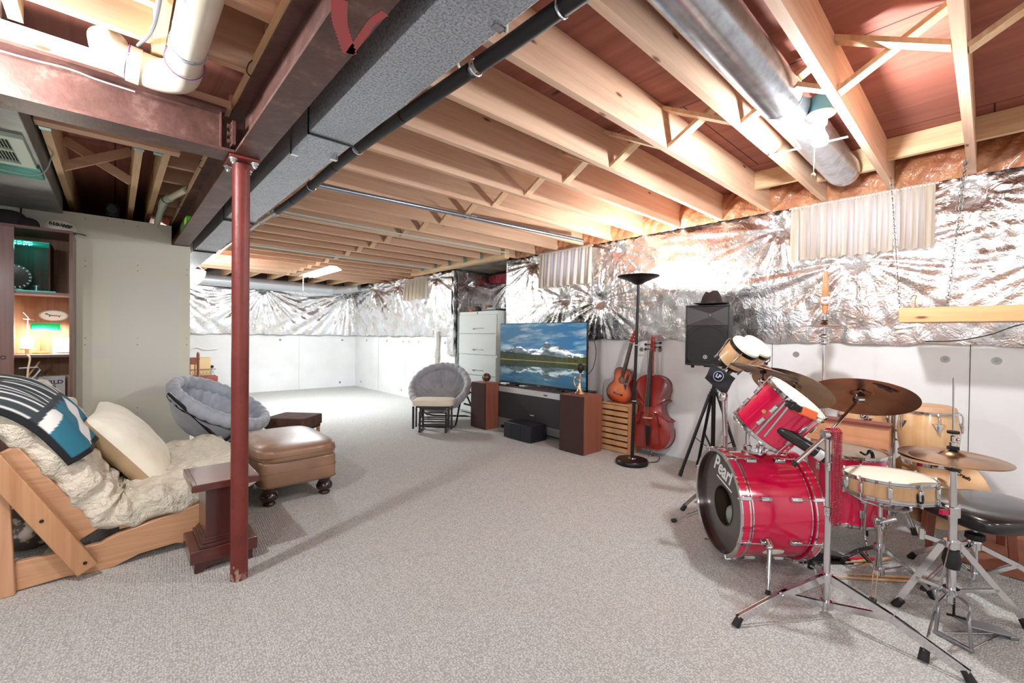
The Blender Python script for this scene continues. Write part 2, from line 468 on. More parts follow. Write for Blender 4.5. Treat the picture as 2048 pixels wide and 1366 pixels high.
# drywall partition, notched for the beam ----------------------------------
DY = 5.29
T = MB()
T.prism([(XL, 0), (.545, 0), (.545, 2.055), (.40, 2.055), (.40, 2.235), (XL, 2.235)], 0, .10,
        Matrix(((1, 0, 0, 0), (0, 0, 1, DY), (0, 1, 0, 0), (0, 0, 0, 1))))
wp = struct('wall_partition', T, DRY, smooth=0)
struct('wall_partition_side', MB().box(.36, .458, DY+.101, YW-.13, 0, 2.055), DRY, smooth=0)
mb = MB()
for x in (-.19, .155, .52):
    for z in (2.19, 1.83, 1.78, 1.16, 1.10, .52, .47, .1):
        if x > .5 and z > 2.05: continue
        mb.cyl((x, DY-.001, z), (x, DY+.002, z), .004, n=8)
for x in (-.5, -.05, .06, .3): mb.cyl((x, DY-.001, 2.21), (x, DY+.002, 2.21), .004, n=8)
struct('trim_2', mb, seam)
patch = mat('primer_patch', (217, 217, 208), .75)
struct('trim_3', MB().box(-.03, .46, DY-.001, DY+.01, .62, 1.72), patch, smooth=0)
struct('trim_4', MB().box(-.16, -.03, DY-.001, DY+.01, .98, 1.10), patch, smooth=0)

# foil-faced insulation blankets --------------------------------------------
rng = np.random.RandomState(7)
def foil_height(U, Z, z0, z1, pins, amp=1.0):
    h = .035*np.sin(np.pi*np.clip((Z-z0)/(z1-z0), 0, 1))**.7
    for k in range(16):
        a = rng.uniform(0, 2*np.pi); fr = rng.uniform(3, 16); ph = rng.uniform(0, 6)
        h = h+.0028*amp*np.abs(np.sin(fr*(U*np.cos(a)+Z*np.sin(a))+ph))*(8/fr)**.4
    for (pu, pz, R, A) in pins:
        du, dz = U-pu, Z-pz; d = np.hypot(du, dz)+1e-4; th = np.arctan2(dz, du)
        pl = 0
        for k in range(7):
            n = rng.randint(9, 52); pl = pl+np.abs(np.sin(n*th*.5+rng.uniform(0, 6)+.8*np.sin(3*d+k)))*(14.0/n)**.6
        env = np.exp(-d/R)*np.clip(d/.10, 0, 1)
        h = h+A*.016*pl*env-.05*np.exp(-(d/.10)**2)
    return h
def foil(name, label, plane, c, u0, u1, z0, z1, pins, step=.016, holes=()):
    nu = int((u1-u0)/step); nv = int((z1-z0)/step)
    us = np.linspace(u0, u1, nu+1); zs = np.linspace(z0, z1, nv+1)
    U, Z = np.meshgrid(us, zs, indexing='ij')
    H = foil_height(U, Z, z0, z1, pins)
    ed = .010*np.sin(9*U)+.007*np.sin(23*U+1)
    Zm = Z+np.where((Z-z0) < .1, ed*(1-(Z-z0)/.1), 0)*.7
    if plane == 'X': P = np.stack([c-H, U, Zm], -1)
    elif plane == 'Y': P = np.stack([U, c-H, Zm], -1)
    V = P.reshape(-1, 3); m_ = nv+1
    I = np.arange(nu)[:, None]*m_+np.arange(nv)[None, :]
    q = np.stack([I, I+m_, I+m_+1, I+1], -1).reshape(-1, 4)
    if holes:
        cu = (U[:-1, :-1]+step/2).ravel(); cz = (Z[:-1, :-1]+step/2).ravel(); keep = np.ones(len(q), bool)
        for (a0, a1, c0, c1) in holes: keep &= ~((cu > a0) & (cu < a1) & (cz > c0) & (cz < c1))
        q = q[keep]
    b = MB(); b.v = [tuple(r) for r in V.tolist()]; b.f = [tuple(r) for r in (q if plane == 'Y' else q[:, ::-1]).tolist()]
    return solo(name, b, FOIL, label, 'insulation', smooth=80)
FT = 2.325
foil('foil_insulation', 'long crinkled foil insulation blanket on the wall behind the drums and instruments', 'X', XW+.035, YB, R0-.02, 1.195, FT,
     [(1.205, 2.17, .45, 1), (.69, 1.835, .55, 1.25), (2.83, 2.2, .6, 1.1), (4.2, 2.22, .4, 1), (3.05, 1.65, .5, .9), (-.5, 1.9, .5, 1), (3.6, 1.7, .4, .8), (.1, 2.2, .35, 1)], holes=((.34, 1.05, 1.91, 2.27), (3.26, 3.94, 1.91, 2.27)))
foil('foil_insulation', 'foil insulation blanket on the wall left of the filing cabinet, round the small far curtain', 'X', XW+.035, R1+.02, YW-.05, 1.205, FT-.01,
     [(7.9, 2.22, .7, 1.6), (8.9, 2.22, .9, 1.8), (6.6, 2.24, .6, 1.4), (YW-.2, 2.2, .9, 2.2)], holes=((6.91, 7.59, 1.93, 2.25),))
foil('foil_insulation', 'foil insulation blanket across the far end wall under the round duct', 'Y', YW+.035, XL, XW-.03, 1.205, 2.28,
     [(2.25, 2.14, .9, 2.2), (4.0, 2.18, 1.3, 2.8), (.6, 2.2, .9, 2.0)])
foil('foil_insulation', 'foil insulation on the recess side wall above the filing cabinet', 'Y', R1, XW, RX-.02, .4, 2.30, [(4.5, 2.1, .3, .8)])
foil('foil_insulation', 'foil insulation on the recess back wall behind the filing cabinet', 'X', RX, R0, R1-.02, .4, 2.16, [(5.5, 2.15, .4, 1.2)])
b = MB(); b.rbox((RX-.09, 5.4, 2.22), (.16, 1.25, .16), 5, 20, 10)
solo('pink_insulation', b, PINK, 'strip of bare pink insulation above the recess foil', 'insulation')
# foil edges wrapping the recess corner
b = MB(); b.grid(lambda u, v: ((XW+.12-.18*(v/.4)+.006*sin(40*u), R1-.035-.008*sin(31*u), .9+1.42*u) if v < .4 else (XW-.06+.03*((v-.4)/.6)+.008*sin(33*u+6*v), R1-.035+.235*((v-.4)/.6), .9+1.42*u)), 70, 20)
solo('foil_corner', b, FOIL, 'crumpled foil strip wrapping the wall corner left of the filing cabinet', 'insulation', smooth=80)
b = MB(); b.grid(lambda u, v: (XW+.02-.06*sin(pi*v), R0-.10+.14*v, .0+2.32*u), 60, 8)
solo('foil_corner', b, FOIL, 'smooth foil strip on the wall corner right of the filing cabinet', 'insulation', smooth=80)
# little foil-wrapped vertical pipe at the far part of the right wall
b = MB(); b.tube(smooth_path([(XW-.03, 6.62, 0.3), (XW-.04, 6.62, .8), (XW-.035, 6.60, 1.1), (XW-.05, 6.58, 1.3)]), .045, 12)
b.lathe([(.05, 0), (.058, .01), (.058, .10), (.05, .11)], frame((XW-.04, 6.62, .84), (0, 0, 1)), 16)
solo('wall_pipe', b, mat('pipe_offwhite', (226, 222, 214), .4), 'white drain pipe running down the foam wall behind the far grey saucer chair', 'pipe')
# ---------------------------------------------------------------- ceiling framing
JG = 'pine floor joists overhead'
J0 = .093; JS = .405; JW = .038
JL = 'bare pine floor joist running overhead from the steel beam to the foil wall'
JL2 = 'bare pine floor joist overhead ending on the header beam over the recess'
def joist(yc, x0, x1, label, group, z0=ZJ):
    return solo('floor_joist', MB().box(x0, x1, yc-JW/2, yc+JW/2, z0, ZS-.001), JOIST, label, 'joist',
                loc=((x0+x1)/2 if False else x0, yc, z0), group=group, smooth=0)
jobj = {}
JR = random.Random(3)
firstA = firstB = None
for k in range(-7, 23):
    y = J0+JS*k
    if 4.6 < y < 6.95:
        if firstB is None: firstB = joist(y, .478, 3.90, JL2, 'pine joists ending over the recess')
        else:
            o = firstB.copy(); COL.objects.link(o); o.location = (.478, y, ZJ)
    else:
        if firstA is None: firstA = joist(y, .478, 4.215, JL, JG)
        else:
            me = firstA.data.copy(); o = firstA.copy(); COL.objects.link(o)
            o.location = (.478, y, ZJ)
            o.data = me
            # slide each board's grain along so the repeats differ
            sh = JR.uniform(-4, 4)
            for v in me.vertices: v.co.x += sh
            o.location = (.478-sh, y, ZJ)
# joists of the short bay left of the steel beam
for y in (-2.3, -1.9, -1.5, -1.09, -.69, -.28, .12, .53, .93, 1.34, 1.745):
    joist(y, XL+.02, .470, 'bare pine floor joist overhead left of the steel beam near the camera', 'near pine joists left of the steel beam')
joist(2.15, .146, .470, 'short pine joist overhead in the corner between the white drain pipe and steel beam', None)
def yboard(x, y0, y1, label, group=None, z0=ZJ, name='floor_joist', w=JW):
    return solo(name, MB().box(x-w/2, x+w/2, y0, y1, z0, ZS-.001), JOIST_Y, label, 'joist', loc=(x, y0, z0), group=group, smooth=0)
yboard(.125, 1.77, 2.38, 'short pine board overhead alongside the white drain pipe elbow')
yboard(-.265, 1.77, 2.38, 'brightly lit short pine board overhead at the top left, near the side steel beam')
for (y, z, lab) in ((2.215, 2.345, 'lowest pine cross board overhead behind the curved white pipe'), (2.06, 2.40, 'middle pine cross board overhead behind the curved white pipe'), (1.90, 2.37, 'nearest pine cross board overhead left of the white pipe')):
    solo('cross_board', MB().box(-.245, .105, y-.019, y+.019, z, z+.13), JOIST, lab, 'board', smooth=0)
# framing behind the side steel beam
solo('header_board', MB().box(-.32, .30, 3.41, 3.49, ZJ, ZS-.001), JOIST, 'pine header board just behind the side steel beam carrying the joist hangers', 'board', smooth=0)
LG = 'pine joists above the drywall partition'
for x in (-.285, .108, .238, -.69, -1.1, -1.5, -1.9):
    yboard(x, 3.492, YW-.1, 'pine joist running over the drywall partition towards the far wall', LG)
hang = mat('hanger_steel', (150, 185, 190), .35, .7)
for x in (-.285, .108, .2):
    b = MB(); b.box(x-.022, x+.022, 3.492, 3.54, ZJ-.003, ZJ); b.box(x-.024, x-.0195, 3.492, 3.54, ZJ, ZJ+.12); b.box(x+.0195, x+.024, 3.492, 3.54, ZJ, ZJ+.12)
    b.box(x-.05, x+.05, 3.489, 3.4925, ZJ+.02, ZJ+.12)
    solo('joist_hanger', b, hang, 'small galvanised joist hanger on the header board above the drywall', 'bracket', group='joist hangers on the header board')
for y in [3.86+.405*i for i in range(5)]:
    solo('ladder_block', MB().box(.258, .46, y-.019, y+.019, ZJ+.04, ZS-.001), JOIST, 'short pine block overhead between the joist and the long steel beam', 'block', group='short ladder blocks by the steel beam', smooth=0)
# cross bridging
def strut(p0, p1, label, group, m=None):
    return solo('bridging_strut', MB().bar(p0, p1, .020, .060, (1, 0, 0)), m or JOIST_Y, label, 'strut', group=group, smooth=0)
BL = 'pine cross-bridging strut set diagonally between two joists of the main ceiling'
for k in range(-4, 22):
    ya = J0+JS*k+JW/2; yb = J0+JS*(k+1)-JW/2
    strut((2.35, ya, ZJ+.012), (2.35, yb, ZS-.02), BL, 'cross-bridging of the main ceiling', STUD_Z)
    strut((2.42, ya, ZS-.02), (2.42, yb, ZJ+.012), BL, 'cross-bridging of the main ceiling', STUD_Z)
for (a, b_) in (((-.266, 4.28, ZJ+.01), (.089, 4.28, ZS-.02)), ((-.266, 4.34, ZS-.02), (.089, 4.34, ZJ+.01))):
    strut(a, b_, 'pine cross strut overhead just in front of the drywall partition', 'cross struts before the drywall', JOIST)
# solid blocking by the rim
for k in (-3, -2, -1, 0, 1, 2):
    ya = J0+JS*k+JW/2; yb = J0+JS*(k+1)-JW/2
    if k == 1:
        solo('rim_block', MB().box(3.86, 3.90, ya, yb, 2.40, ZS-.002), JOIST_Y, 'pine block between joists at the end of the big round duct', 'block', smooth=0); continue
    solo('rim_block', MB().box(3.80, 3.838, ya, yb, 2.425, ZS-.002), JOIST_Y, 'pine block between two joists near the window wall', 'block', group='pine blocks near the window wall', smooth=0)
# kraft-faced batts between the joist ends
for k in range(-7, 22):
    ya = J0+JS*k+JW/2; yb = J0+JS*(k+1)-JW/2
    if 4.5 < (ya+yb)/2 < 6.4: continue
    b = MB(); n_ = JR.uniform(0, 9)
    b.grid(lambda u, v: (XW-.07-.035*sin(pi*v)*(1+.3*sin(7*u+n_))-.006*sin(23*u+11*v+n_), ya+(yb-ya)*u, ZJ-.01+(ZS-ZJ+.008)*v), 24, 16)
    solo('insulation_batt', b, KRAFT, 'brown paper-faced insulation batt tucked between joist ends above the foil wall', 'insulation', group='brown insulation batts at the wall top', smooth=80)
# dropped header over the recess with its ply soffit
solo('header_beam', MB().box(3.905, 3.99, 4.45, 6.98, 2.285, ZS-.002), JOIST_Y, 'pale header beam carrying the joist ends above the filing cabinet recess', 'beam', smooth=0)
solo('soffit_panel', MB().box(3.995, RX-.01, R0+.02, R1-.02, 2.345, 2.36), mat('soffit_grey', (170, 165, 150), .7, c2=(120, 108, 95), vs=3), 'grey soffit panel over the filing cabinet recess', 'panel', smooth=0)
for k in range(12, 17):
    y = J0+JS*k
    b = MB(); b.box(3.86, 3.904, y-.024, y-.020, ZJ-.002, ZJ+.12); b.box(3.86, 3.904, y+.020, y+.024, ZJ-.002, ZJ+.12); b.box(3.86, 3.904, y-.024, y+.024, ZJ-.005, ZJ-.001)
    solo('joist_hanger', b, hang, 'small joist hanger where a joist meets the recess header beam', 'bracket', group='joist hangers on the recess header', smooth=0)
# short look-out joists beyond the last long joist
for i in range(9):
    x = .75+.405*i
    yboard(x, J0+JS*22+JW/2+.002, YW-.03, 'short pine look-out joist above the far round duct', 'short look-out joists at the far wall')

# ---------------------------------------------------------------- steel beams and post
t = thing('steel_beam', 'long brown-primed steel beam overhead with a pink spray-paint mark, resting on the red post', 'beam', (.4725, 0, 2.06))
b = MB(); b.box(.415, .530, YB, 9.74, 2.06, 2.072); b.box(.415, .530, YB, 9.74, 2.273, 2.285); b.box(.468, .477, YB, 9.74, 2.072, 2.273)
part('girder', b, BEAM, t, smooth=0)
part('nailer', MB().box(.408, .537, YB, 9.9, 2.286, 2.328), JOIST_Y, t, label='pale wooden nailer plate', smooth=0)
pinkp = mat('pink_spray', (196, 78, 82), .6, c2=(170, 90, 88), vs=22)
b = MB()
def blobs(pts, w):
    P = smooth_path([(x, y, 0) for x, y in pts], 10)
    L = []; R = []
    for i, p in enumerate(P):
        d = (P[min(i+1, len(P)-1)]-P[max(i-1, 0)]).normalized(); n_ = Vector((-d.y, d.x, 0))*w*(1+.18*sin(3.1*i))
        L.append(p+n_); R.append(p-n_)
    for i in range(len(P)-1): b.add([(q.x, q.y, 2.0592) for q in (L[i], R[i], R[i+1], L[i+1])], [(0, 1, 2, 3)])
blobs([(.416, 1.115), (.445, 1.19), (.475, 1.24), (.520, 1.31)], .020)
blobs([(.520, 1.31), (.515, 1.20), (.512, 1.13), (.522, 1.08)], .011)
part('spray_mark', b, pinkp, t, smooth=0)
b = MB()
for y in (1.33, 2.02, 3.4, 4.1, 4.6): b.tube(smooth_path([(.408, y, 2.318), (.396, y+.01, 2.30), (.400, y+.05, 2.285), (.44, y+.08, 2.284)], 5), .0022, 5)
part('bent_nail', b, mat('nail_dark', (40, 34, 32), .5, .5), t, stuff=True)
t = thing('steel_beam', 'shorter brown-primed steel beam overhead at the left, meeting the long beam at right angles', 'beam', (-1.1, 2.465, 2.06))
b = MB(); b.box(XL, .412, 2.39, 2.54, 2.06, 2.072); b.box(XL, .380, 2.39, 2.54, 2.245, 2.257); b.box(XL, .464, 2.46, 2.469, 2.0725, 2.245)
part('girder', b, BEAM, t, smooth=0)
b = MB(); b.box(.362, .366, 2.42, 2.46, 2.073, 2.244)
part('stiffener', b, BEAM, t, smooth=0)
part('nailer', MB().box(XL, .40, 2.40, 2.53, 2.2575, 2.296), JOIST, t, label='pale wooden nailer plate', smooth=0)
b = MB(); b.box(.40, .413, 2.37, 2.455, 2.09, 2.20)
for z in (2.11, 2.145, 2.18): b.cyl((.40, 2.40, z), (.385, 2.40, z), .010, n=6)
part('clip_angle', b, BEAM, t, smooth=0)

t = thing('support_post', 'red-painted steel support post standing on the carpet under the beam junction', 'post', (.458, 2.492, 0))
b = MB(); b.cyl((.458, 2.492, 0), (.458, 2.492, 2.045), .038, n=40)
part('pole', b, COLRED, t)
peel = mat('peeled_primer', (172, 150, 138), .8, c2=(120, 70, 62), vs=30)
b = MB()
for i in range(26):
    a = -2.2+JR.uniform(-1.3, 1.3); z = JR.uniform(0, .075)*JR.random()+.004; s_ = JR.uniform(.004, .011)
    c_ = (.458+.0385*cos(a), 2.492+.0385*sin(a), z); F = frame(c_, (cos(a), sin(a), 0), (0, 0, 1))
    b.prism([(s_*1.4*cos(q)*JR.uniform(.6, 1.2), s_*sin(q)*JR.uniform(.6, 1.2)) for q in [i_*pi/4 for i_ in range(8)]], -.001, .0006, F)
part('worn_paint', b, peel, t, label='patches where the red paint has flaked at the foot', stuff=True, smooth=0)
b = MB(); b.box(.395, .521, 2.40, 2.585, 2.046, 2.0585)
part('cap_plate', b, COLRED, t, bevel=.002)
for (x, y) in ((.413, 2.425), (.503, 2.425), (.413, 2.56), (.503, 2.56)):
    b = MB(); b.cyl((x, y, 2.045), (x, y, 2.040), .017, n=20); b.cyl((x, y, 2.040), (x, y, 2.026), .0115, n=6); b.cyl((x, y, 2.026), (x, y, 2.018), .006, n=10)
    part('bolt', b, mat('zinc_bolt', (205, 205, 200), .3, .8), t)

# ---------------------------------------------------------------- ducts
t = thing('rectangular_duct', 'long galvanised rectangular duct hung beside the steel beam', 'duct', (.71, 2, 2.08))
part('near_section', MB().box(.607, .797, YB, 1.96, 2.072, 2.31), GALV, t, bevel=.003)
part('far_section', MB().box(.617, .802, 1.96, 7.2, 2.083, 2.31), GALV, t, bevel=.003)
dk = mat('duct_gap', (30, 32, 36), .6)
for y in (1.96, 3.9, 5.6):
    b = MB(); b.box(.603, .802, y-.004, y+.006, 2.066, 2.083); b.box(.603, .608, y-.004, y+.006, 2.066, 2.31)
    part('seam_cleat', b, dk, t, smooth=0)
for (x, y) in ((.617, 2.24), (.80, 2.17), (.617, 3.55), (.795, .93)):
    b = MB(); sx_ = 1 if x < .7 else -1
    b.box(x-.002*sx_, x+.030*sx_, y-.012, y+.012, 2.066, 2.069); b.box(x-.004*sx_, x-.001*sx_, y-.012, y+.012, 2.066, 2.33)
    part('hanger_strap', b, GALV_R, t, smooth=0)

t = thing('insulated_pipe', 'long pipe in black foam insulation running under the joists beside the duct', 'pipe', (1.04, 2, 2.285))
segs = [(YB, .95), (.965, 1.37), (1.42, 1.93), (1.94, 2.45), (2.50, 2.82), (2.83, 3.3), (3.32, 3.75), (3.76, 4.2)]
blk = mat('black_foam', (26, 25, 27), .55, bump=.2, bs=40)
cop = mat('pipe_grey', (190, 186, 182), .35, .2)
def pw(y): return (1.075-.03*min(1, max(0, (y-.5)/1.2))+.010*sin(2*y)-.006*max(0, y-3), y, 2.287+.005*sin(3*y))
b = MB(); b.tube([pw(YB+.1*i) for i in range(112)], .017, 12); part('inner_pipe', b, cop, t)
for a_, c_ in segs:
    b = MB(); n_ = max(3, int((c_-a_)/.12)); b.tube([pw(a_+(c_-a_)*i/n_) for i in range(n_+1)], .030, 14); part('foam_sleeve', b, blk, t)
for y in (.955, 1.39, 2.475, 3.31, 4.3, 4.7, 5.2):
    p = pw(y); b = MB(); b.torus(.032, .004, frame(p, (0, 1, 0)), 20, 6); b.box(p[0]-.002, p[0]+.002, y-.008, y+.008, p[2]+.03, p[2]+.043)
    part('clamp', b, GALV_R, t)

t = thing('round_duct', 'fat round galvanised duct running between two joists by the bare bulb', 'duct', (2, .71, 2.42))
b = MB(); b.lathe([(0, .93), (.098, .93), (.098, 2.4), (.101, 2.405), (.098, 2.41), (.098, 3.72), (.101, 3.73), (.098, 3.74), (.094, 3.80), (.082, 3.86), (.05, 3.90), (0, 3.91)], frame((0, .712, 2.405), (1, 0, 0)), 40)
part('pipe_shell', b, GALV_R, t)
b = MB(); b.lathe([(.1005, 2.42), (.1005, 2.425)], frame((0, .712, 2.405), (1, 0, 0)), 40)
part('crimp', b, GALV_R, t)
b = MB(); b.bar((2.89, .525, 2.305), (2.89, .90, 2.318), .022, .002); b.box(2.879, 2.901, .895, .8985, 2.318, 2.36)
part('strap', b, GALV, t, smooth=0)
t = thing('far_round_duct', 'round duct running along the top of the far end wall', 'duct', (1, 9.88, 2.2))
b = MB(); b.cyl((XL+.05, 9.88, 2.215), (3.55, 9.88, 2.215), .105, n=32); part('pipe_shell', b, mat('bright_duct', (205, 210, 216), .4, .6), t)
b = MB(); b.tube(smooth_path([(3.5, 9.88, 2.215), (3.75, 9.86, 2.22), (3.95, 9.78, 2.25), (4.08, 9.6, 2.28)], 8), .085, 20); part('flexible_elbow', b, mat('elbow_duct', (196, 198, 200), .5, .4, bump=.5, bs=30), t)
b = MB(); b.bar((3.62, 9.76, 2.21), (3.66, 9.76, 2.36), .02, .003); part('strap', b, GALV_R, t)

t = thing('supply_duct', 'grey sheet-metal duct overhead at the far left above the bookcase', 'duct', (-.6, 4, 2.2))
part('duct_body', MB().box(-.95, -.325, 2.60, 5.28, 2.205, 2.50), mat('duct_dull', (150, 152, 150), .5, .4, c2=(120, 124, 124), vs=5), t, bevel=.003)
b = MB(); b.box(-.315, -.30, 2.6, 5.28, 2.20, 2.215)
t2 = thing('return_grille', 'teal-tinted slatted air grille under the duct above the bookcase', 'grille', (-.5, 3.7, 2.18))
gm = mat('grille_cream', (190, 205, 190), .5); tealm = mat('teal_glow_metal', (50, 130, 120), .4, .3)
b = MB(); b.box(-.95, -.345, 3.31, 3.36, 2.180, 2.203); b.box(-.95, -.345, 3.80, 3.85, 2.180, 2.203); b.box(-.40, -.345, 3.36, 3.80, 2.180, 2.203); b.box(-.95, -.40, 3.565, 3.58, 2.182, 2.2)
part('grille_frame', b, gm, t2, smooth=0)
b = MB()
for i in range(44):
    x = -.945+i*.0125; b.bar((x, 3.36, 2.192), (x, 3.80, 2.192), .010, .0015, (1, 0, .9))
part('louvre', b, gm, t2, stuff=True, smooth=0)
part('backing', MB().box(-.95, -.35, 3.32, 3.84, 2.198, 2.204), mat('grille_dark', (16, 36, 30), .8), t2, smooth=0)
part('filter_tray', MB().box(-.95, -.335, 3.85, 4.12, 2.185, 2.204), tealm, t2, smooth=0)
b = MB(); b.tube(smooth_path([(-1.2, 3.9, 2.19), (-.6, 3.92, 2.165), (-.35, 3.95, 2.175), (-.285, 3.96, 2.325)], 8), .004, 6)
solo('ceiling_wire', b, mat('wire_white', (190, 205, 200), .5), 'thin pale wire slung across under the grille above the bookcase', 'wire')

# ---------------------------------------------------------------- pipes, conduit
PVC = mat('pvc_white', (236, 230, 214), .3, c2=(224, 214, 192), vs=3, coat=.2)
purple = mat('primer_purple', (140, 96, 150), .5)
t = thing('drain_pipe', 'thick white plastic drain pipe with an elbow overhead at the upper left', 'pipe', (.2, 1, 2.265))
b = MB(); b.cyl((.198, YB, 2.262), (.198, 2.14, 2.262), .056, n=32); part('straight_run', b, PVC, t)
b = MB(); E_ = smooth_path([(.198, 2.12, 2.262), (.198, 2.20, 2.262), (.185, 2.255, 2.262), (.135, 2.295, 2.265), (.06, 2.30, 2.27)], 8); b.tube(E_, .063, 28); part('elbow', b, PVC, t)
b = MB(); b.cyl((.075, 2.30, 2.27), (.035, 2.30, 2.274), .067, n=30); part('coupling', b, PVC, t)
b = MB(); b.tube(smooth_path([(.038, 2.30, 2.274), (.008, 2.303, 2.282), (-.014, 2.315, 2.308), (-.020, 2.325, 2.338), (-.021, 2.330, 2.350), (-.021, 2.331, 2.358)], 8), [.060]*33+[.056, .052, .047, .041, .033, .024, .012, .004], 28); part('elbow', b, PVC, t)
b = MB(); b.torus(.0635, .0022, frame((.198, 2.115, 2.262), (0, 1, 0)), 32, 6); part('primer_ring', b, purple, t)
b = MB(); b.torus(.0635, .004, frame((.037, 2.30, 2.275), (-1, 0, .1)), 32, 6); part('primer_ring', b, purple, t)
b = MB(); b.ring(.057, .003, .022, 0, frame((.198, 1.98, 2.262), (0, 1, .1)), 32); b.box(.15, .153, 1.98, 2.0, 2.27, 2.34); part('hanger_band', b, GALV, t)
part('pipe_print', text_mb('PVC PIPE', .028, Matrix(((0, .5, -.85, .152), (-1, 0, 0, 1.62), (0, -.85, -.5, 2.232), (0, 0, 0, 1))), .0006), mat('print_red', (206, 110, 100), .6), t, smooth=0)
b = MB(); b.tube(smooth_path([(.155, 1.3, 2.325), (.118, 1.72, 2.34), (.10, 2.02, 2.30), (.065, 2.26, 2.335)], 8), .006, 8)
solo('grey_cable', b, mat('cable_grey', (110, 110, 118), .5), 'grey cable dropping behind the white drain pipe elbow', 'cable')
b = MB(); b.tube(smooth_path([(XL, 2.386, 2.20), (-.8, 2.384, 2.215), (-.30, 2.386, 2.21), (-.14, 2.386, 2.218), (-.05, 2.384, 2.208), (.06, 2.386, 2.205)], 8), .003, 6)
solo('beam_wire', b, mat('wire_white', (230, 220, 210), .5), 'thin white wire running along the side steel beam', 'wire')
solo('flange_strip', MB().box(XL, .02, 2.375, 2.40, 2.297, 2.318), mat('white_strip', (228, 230, 236), .5), 'white painted strip lying on top of the side steel beam', 'strip', smooth=0)
t = thing('small_drain_pipe', 'narrow pale plastic drain pipe bending down over the drywall notch', 'pipe', (.3, 5, 2.24))
b = MB(); b.tube([(.292, 5.28, 2.245), (.298, 4.72, 2.29)], .024, 20); part('lower_run', b, mat('pvc_green', (196, 214, 190), .4), t)
b = MB(); b.tube(smooth_path([(.297, 4.78, 2.285), (.300, 4.62, 2.298), (.315, 4.52, 2.30), (.335, 4.44, 2.30)], 6), .029, 20); part('elbow', b, mat('pvc_green', (196, 214, 190)), t)
b = MB(); b.tube([(.325, 4.48, 2.30), (.40, 4.12, 2.30)], .024, 20); part('upper_run', b, PVC, t)
b = MB(); b.ring(.029, .002, .02, 0, frame((.308, 4.55, 2.30), (.3, -1, 0)), 20); part('hanger_band', b, mat('band_dark', (70, 80, 78), .4, .5), t)
t = thing('conduit', 'slim steel conduit fixed across the underside of the joists', 'conduit', (2.4, 3.2, 2.3))
b = MB(); b.cyl((1.08, 3.34, 2.310), (3.9, 3.11, 2.310), .018, n=16); part('tube', b, mat('conduit_steel', (150, 158, 168), .3, .8), t)
b = MB(); b.bar((2.36, 3.10, 2.288), (2.36, 3.32, 2.288), .012, .002); b.bar((2.33, 3.10, 2.288), (2.40, 3.12, 2.288), .012, .002); part('bracket', b, GALV, t)
for i, (x, y0) in enumerate(((0, 0),)):
    pass
for n_, (y, dx) in enumerate(((4.32, 0), (4.36, .01), (6.2, 0), (6.24, .02), (6.28, -.01))):
    b = MB(); b.tube([(1.0+dx, y, 2.324), (2.2, y+.02, 2.322), (3.85, y-.03, 2.324)], .005, 6)
    solo('ceiling_cable', b, mat('wire_white', (230, 220, 210), .5), 'thin white cable stapled across the undersides of the joists', 'cable', group='thin cables under the joists')
for (y, x) in ((1.12, .98), (1.44, .99), (1.95, 1.0)):
    b = MB(); b.tube(smooth_path([(x+.03, y-.05, 2.325), (x+.05, y+.05, 2.345), (x+.14, y+.16, 2.40), (x+.18, y+.225, 2.46)], 6), .006, 8)
    solo('cable_loop', b, mat('wire_white', (200, 196, 190), .5), 'short white cable looping from the black pipe into a joist', 'cable', group='cable loops by the black pipe')

t = thing('spirit_level', 'green plastic spirit level resting on the flange of the steel beam above the drywall', 'level', (.44, 4.55, 2.073))
b = MB(); b.box(.421, .427, 4.32, 4.78, 2.073, 2.15); b.box(.455, .461, 4.32, 4.78, 2.073, 2.15); b.box(.421, .461, 4.32, 4.34, 2.073, 2.15); b.box(.421, .461, 4.76, 4.78, 2.073, 2.15)
part('body', b, mat('level_green', (120, 205, 120), .3, alpha=.7), t, bevel=.002)
part('vial_block', MB().box(.419, .45, 4.34, 4.46, 2.10, 2.148), mat('level_vial', (190, 240, 40), .2, emit=(150, 220, 30), es=.25), t, bevel=.004)
b = MB(); b.cyl((-.02, 5.34, 2.25), (-.02, 5.34, 2.36), .05, n=20); b.cyl((-.02, 5.29, 2.30), (-.02, 5.24, 2.30), .035, n=16)
solo('duct_stub', b, mat('dark_galv', (70, 76, 82), .4, .8), 'small dark round duct fitting peeking over the drywall top', 'duct')
# ---------------------------------------------------------------- left side of the room
CREAM = mat('quilted_cream', (226, 218, 200), .85, c2=(212, 203, 184), vs=9, bump=1.0, bs=24, bd=.03, detail=6)
PINE = wood('futon_pine', (208, 162, 124), (182, 132, 96), 'X', .5, 1.1, knots=(86, 44, 26), grain=.12, coat=.15)
PINEZ = wood('futon_pine_z', (204, 158, 122), (178, 128, 94), 'Z', .5, 1.1, knots=(86, 44, 26), grain=.12, coat=.15)
def xz(Y0, Y1):   # map (x, z) polygon to a slab between two Y planes
    return Matrix(((1, 0, 0, 0), (0, 0, 1, Y0), (0, 1, 0, 0), (0, 0, 0, 1)))
t = thing('futon', 'pine-framed futon lounger with reclined quilted cream mattress at the left', 'futon', (0, 3.6, 0))
b = MB(); b.prism([(-.62, .0), (-.40, .0), (-.17, .012), (-.10, .0), (.0, .0), (.10, .035), (.25, .045), (.40, .0), (.60, .0), (.60, .268), (.39, .243), (.02, .168), (-.03, .150), (-.05, .138), (-.62, .138)], 0, .035, xz(3.03, 0))
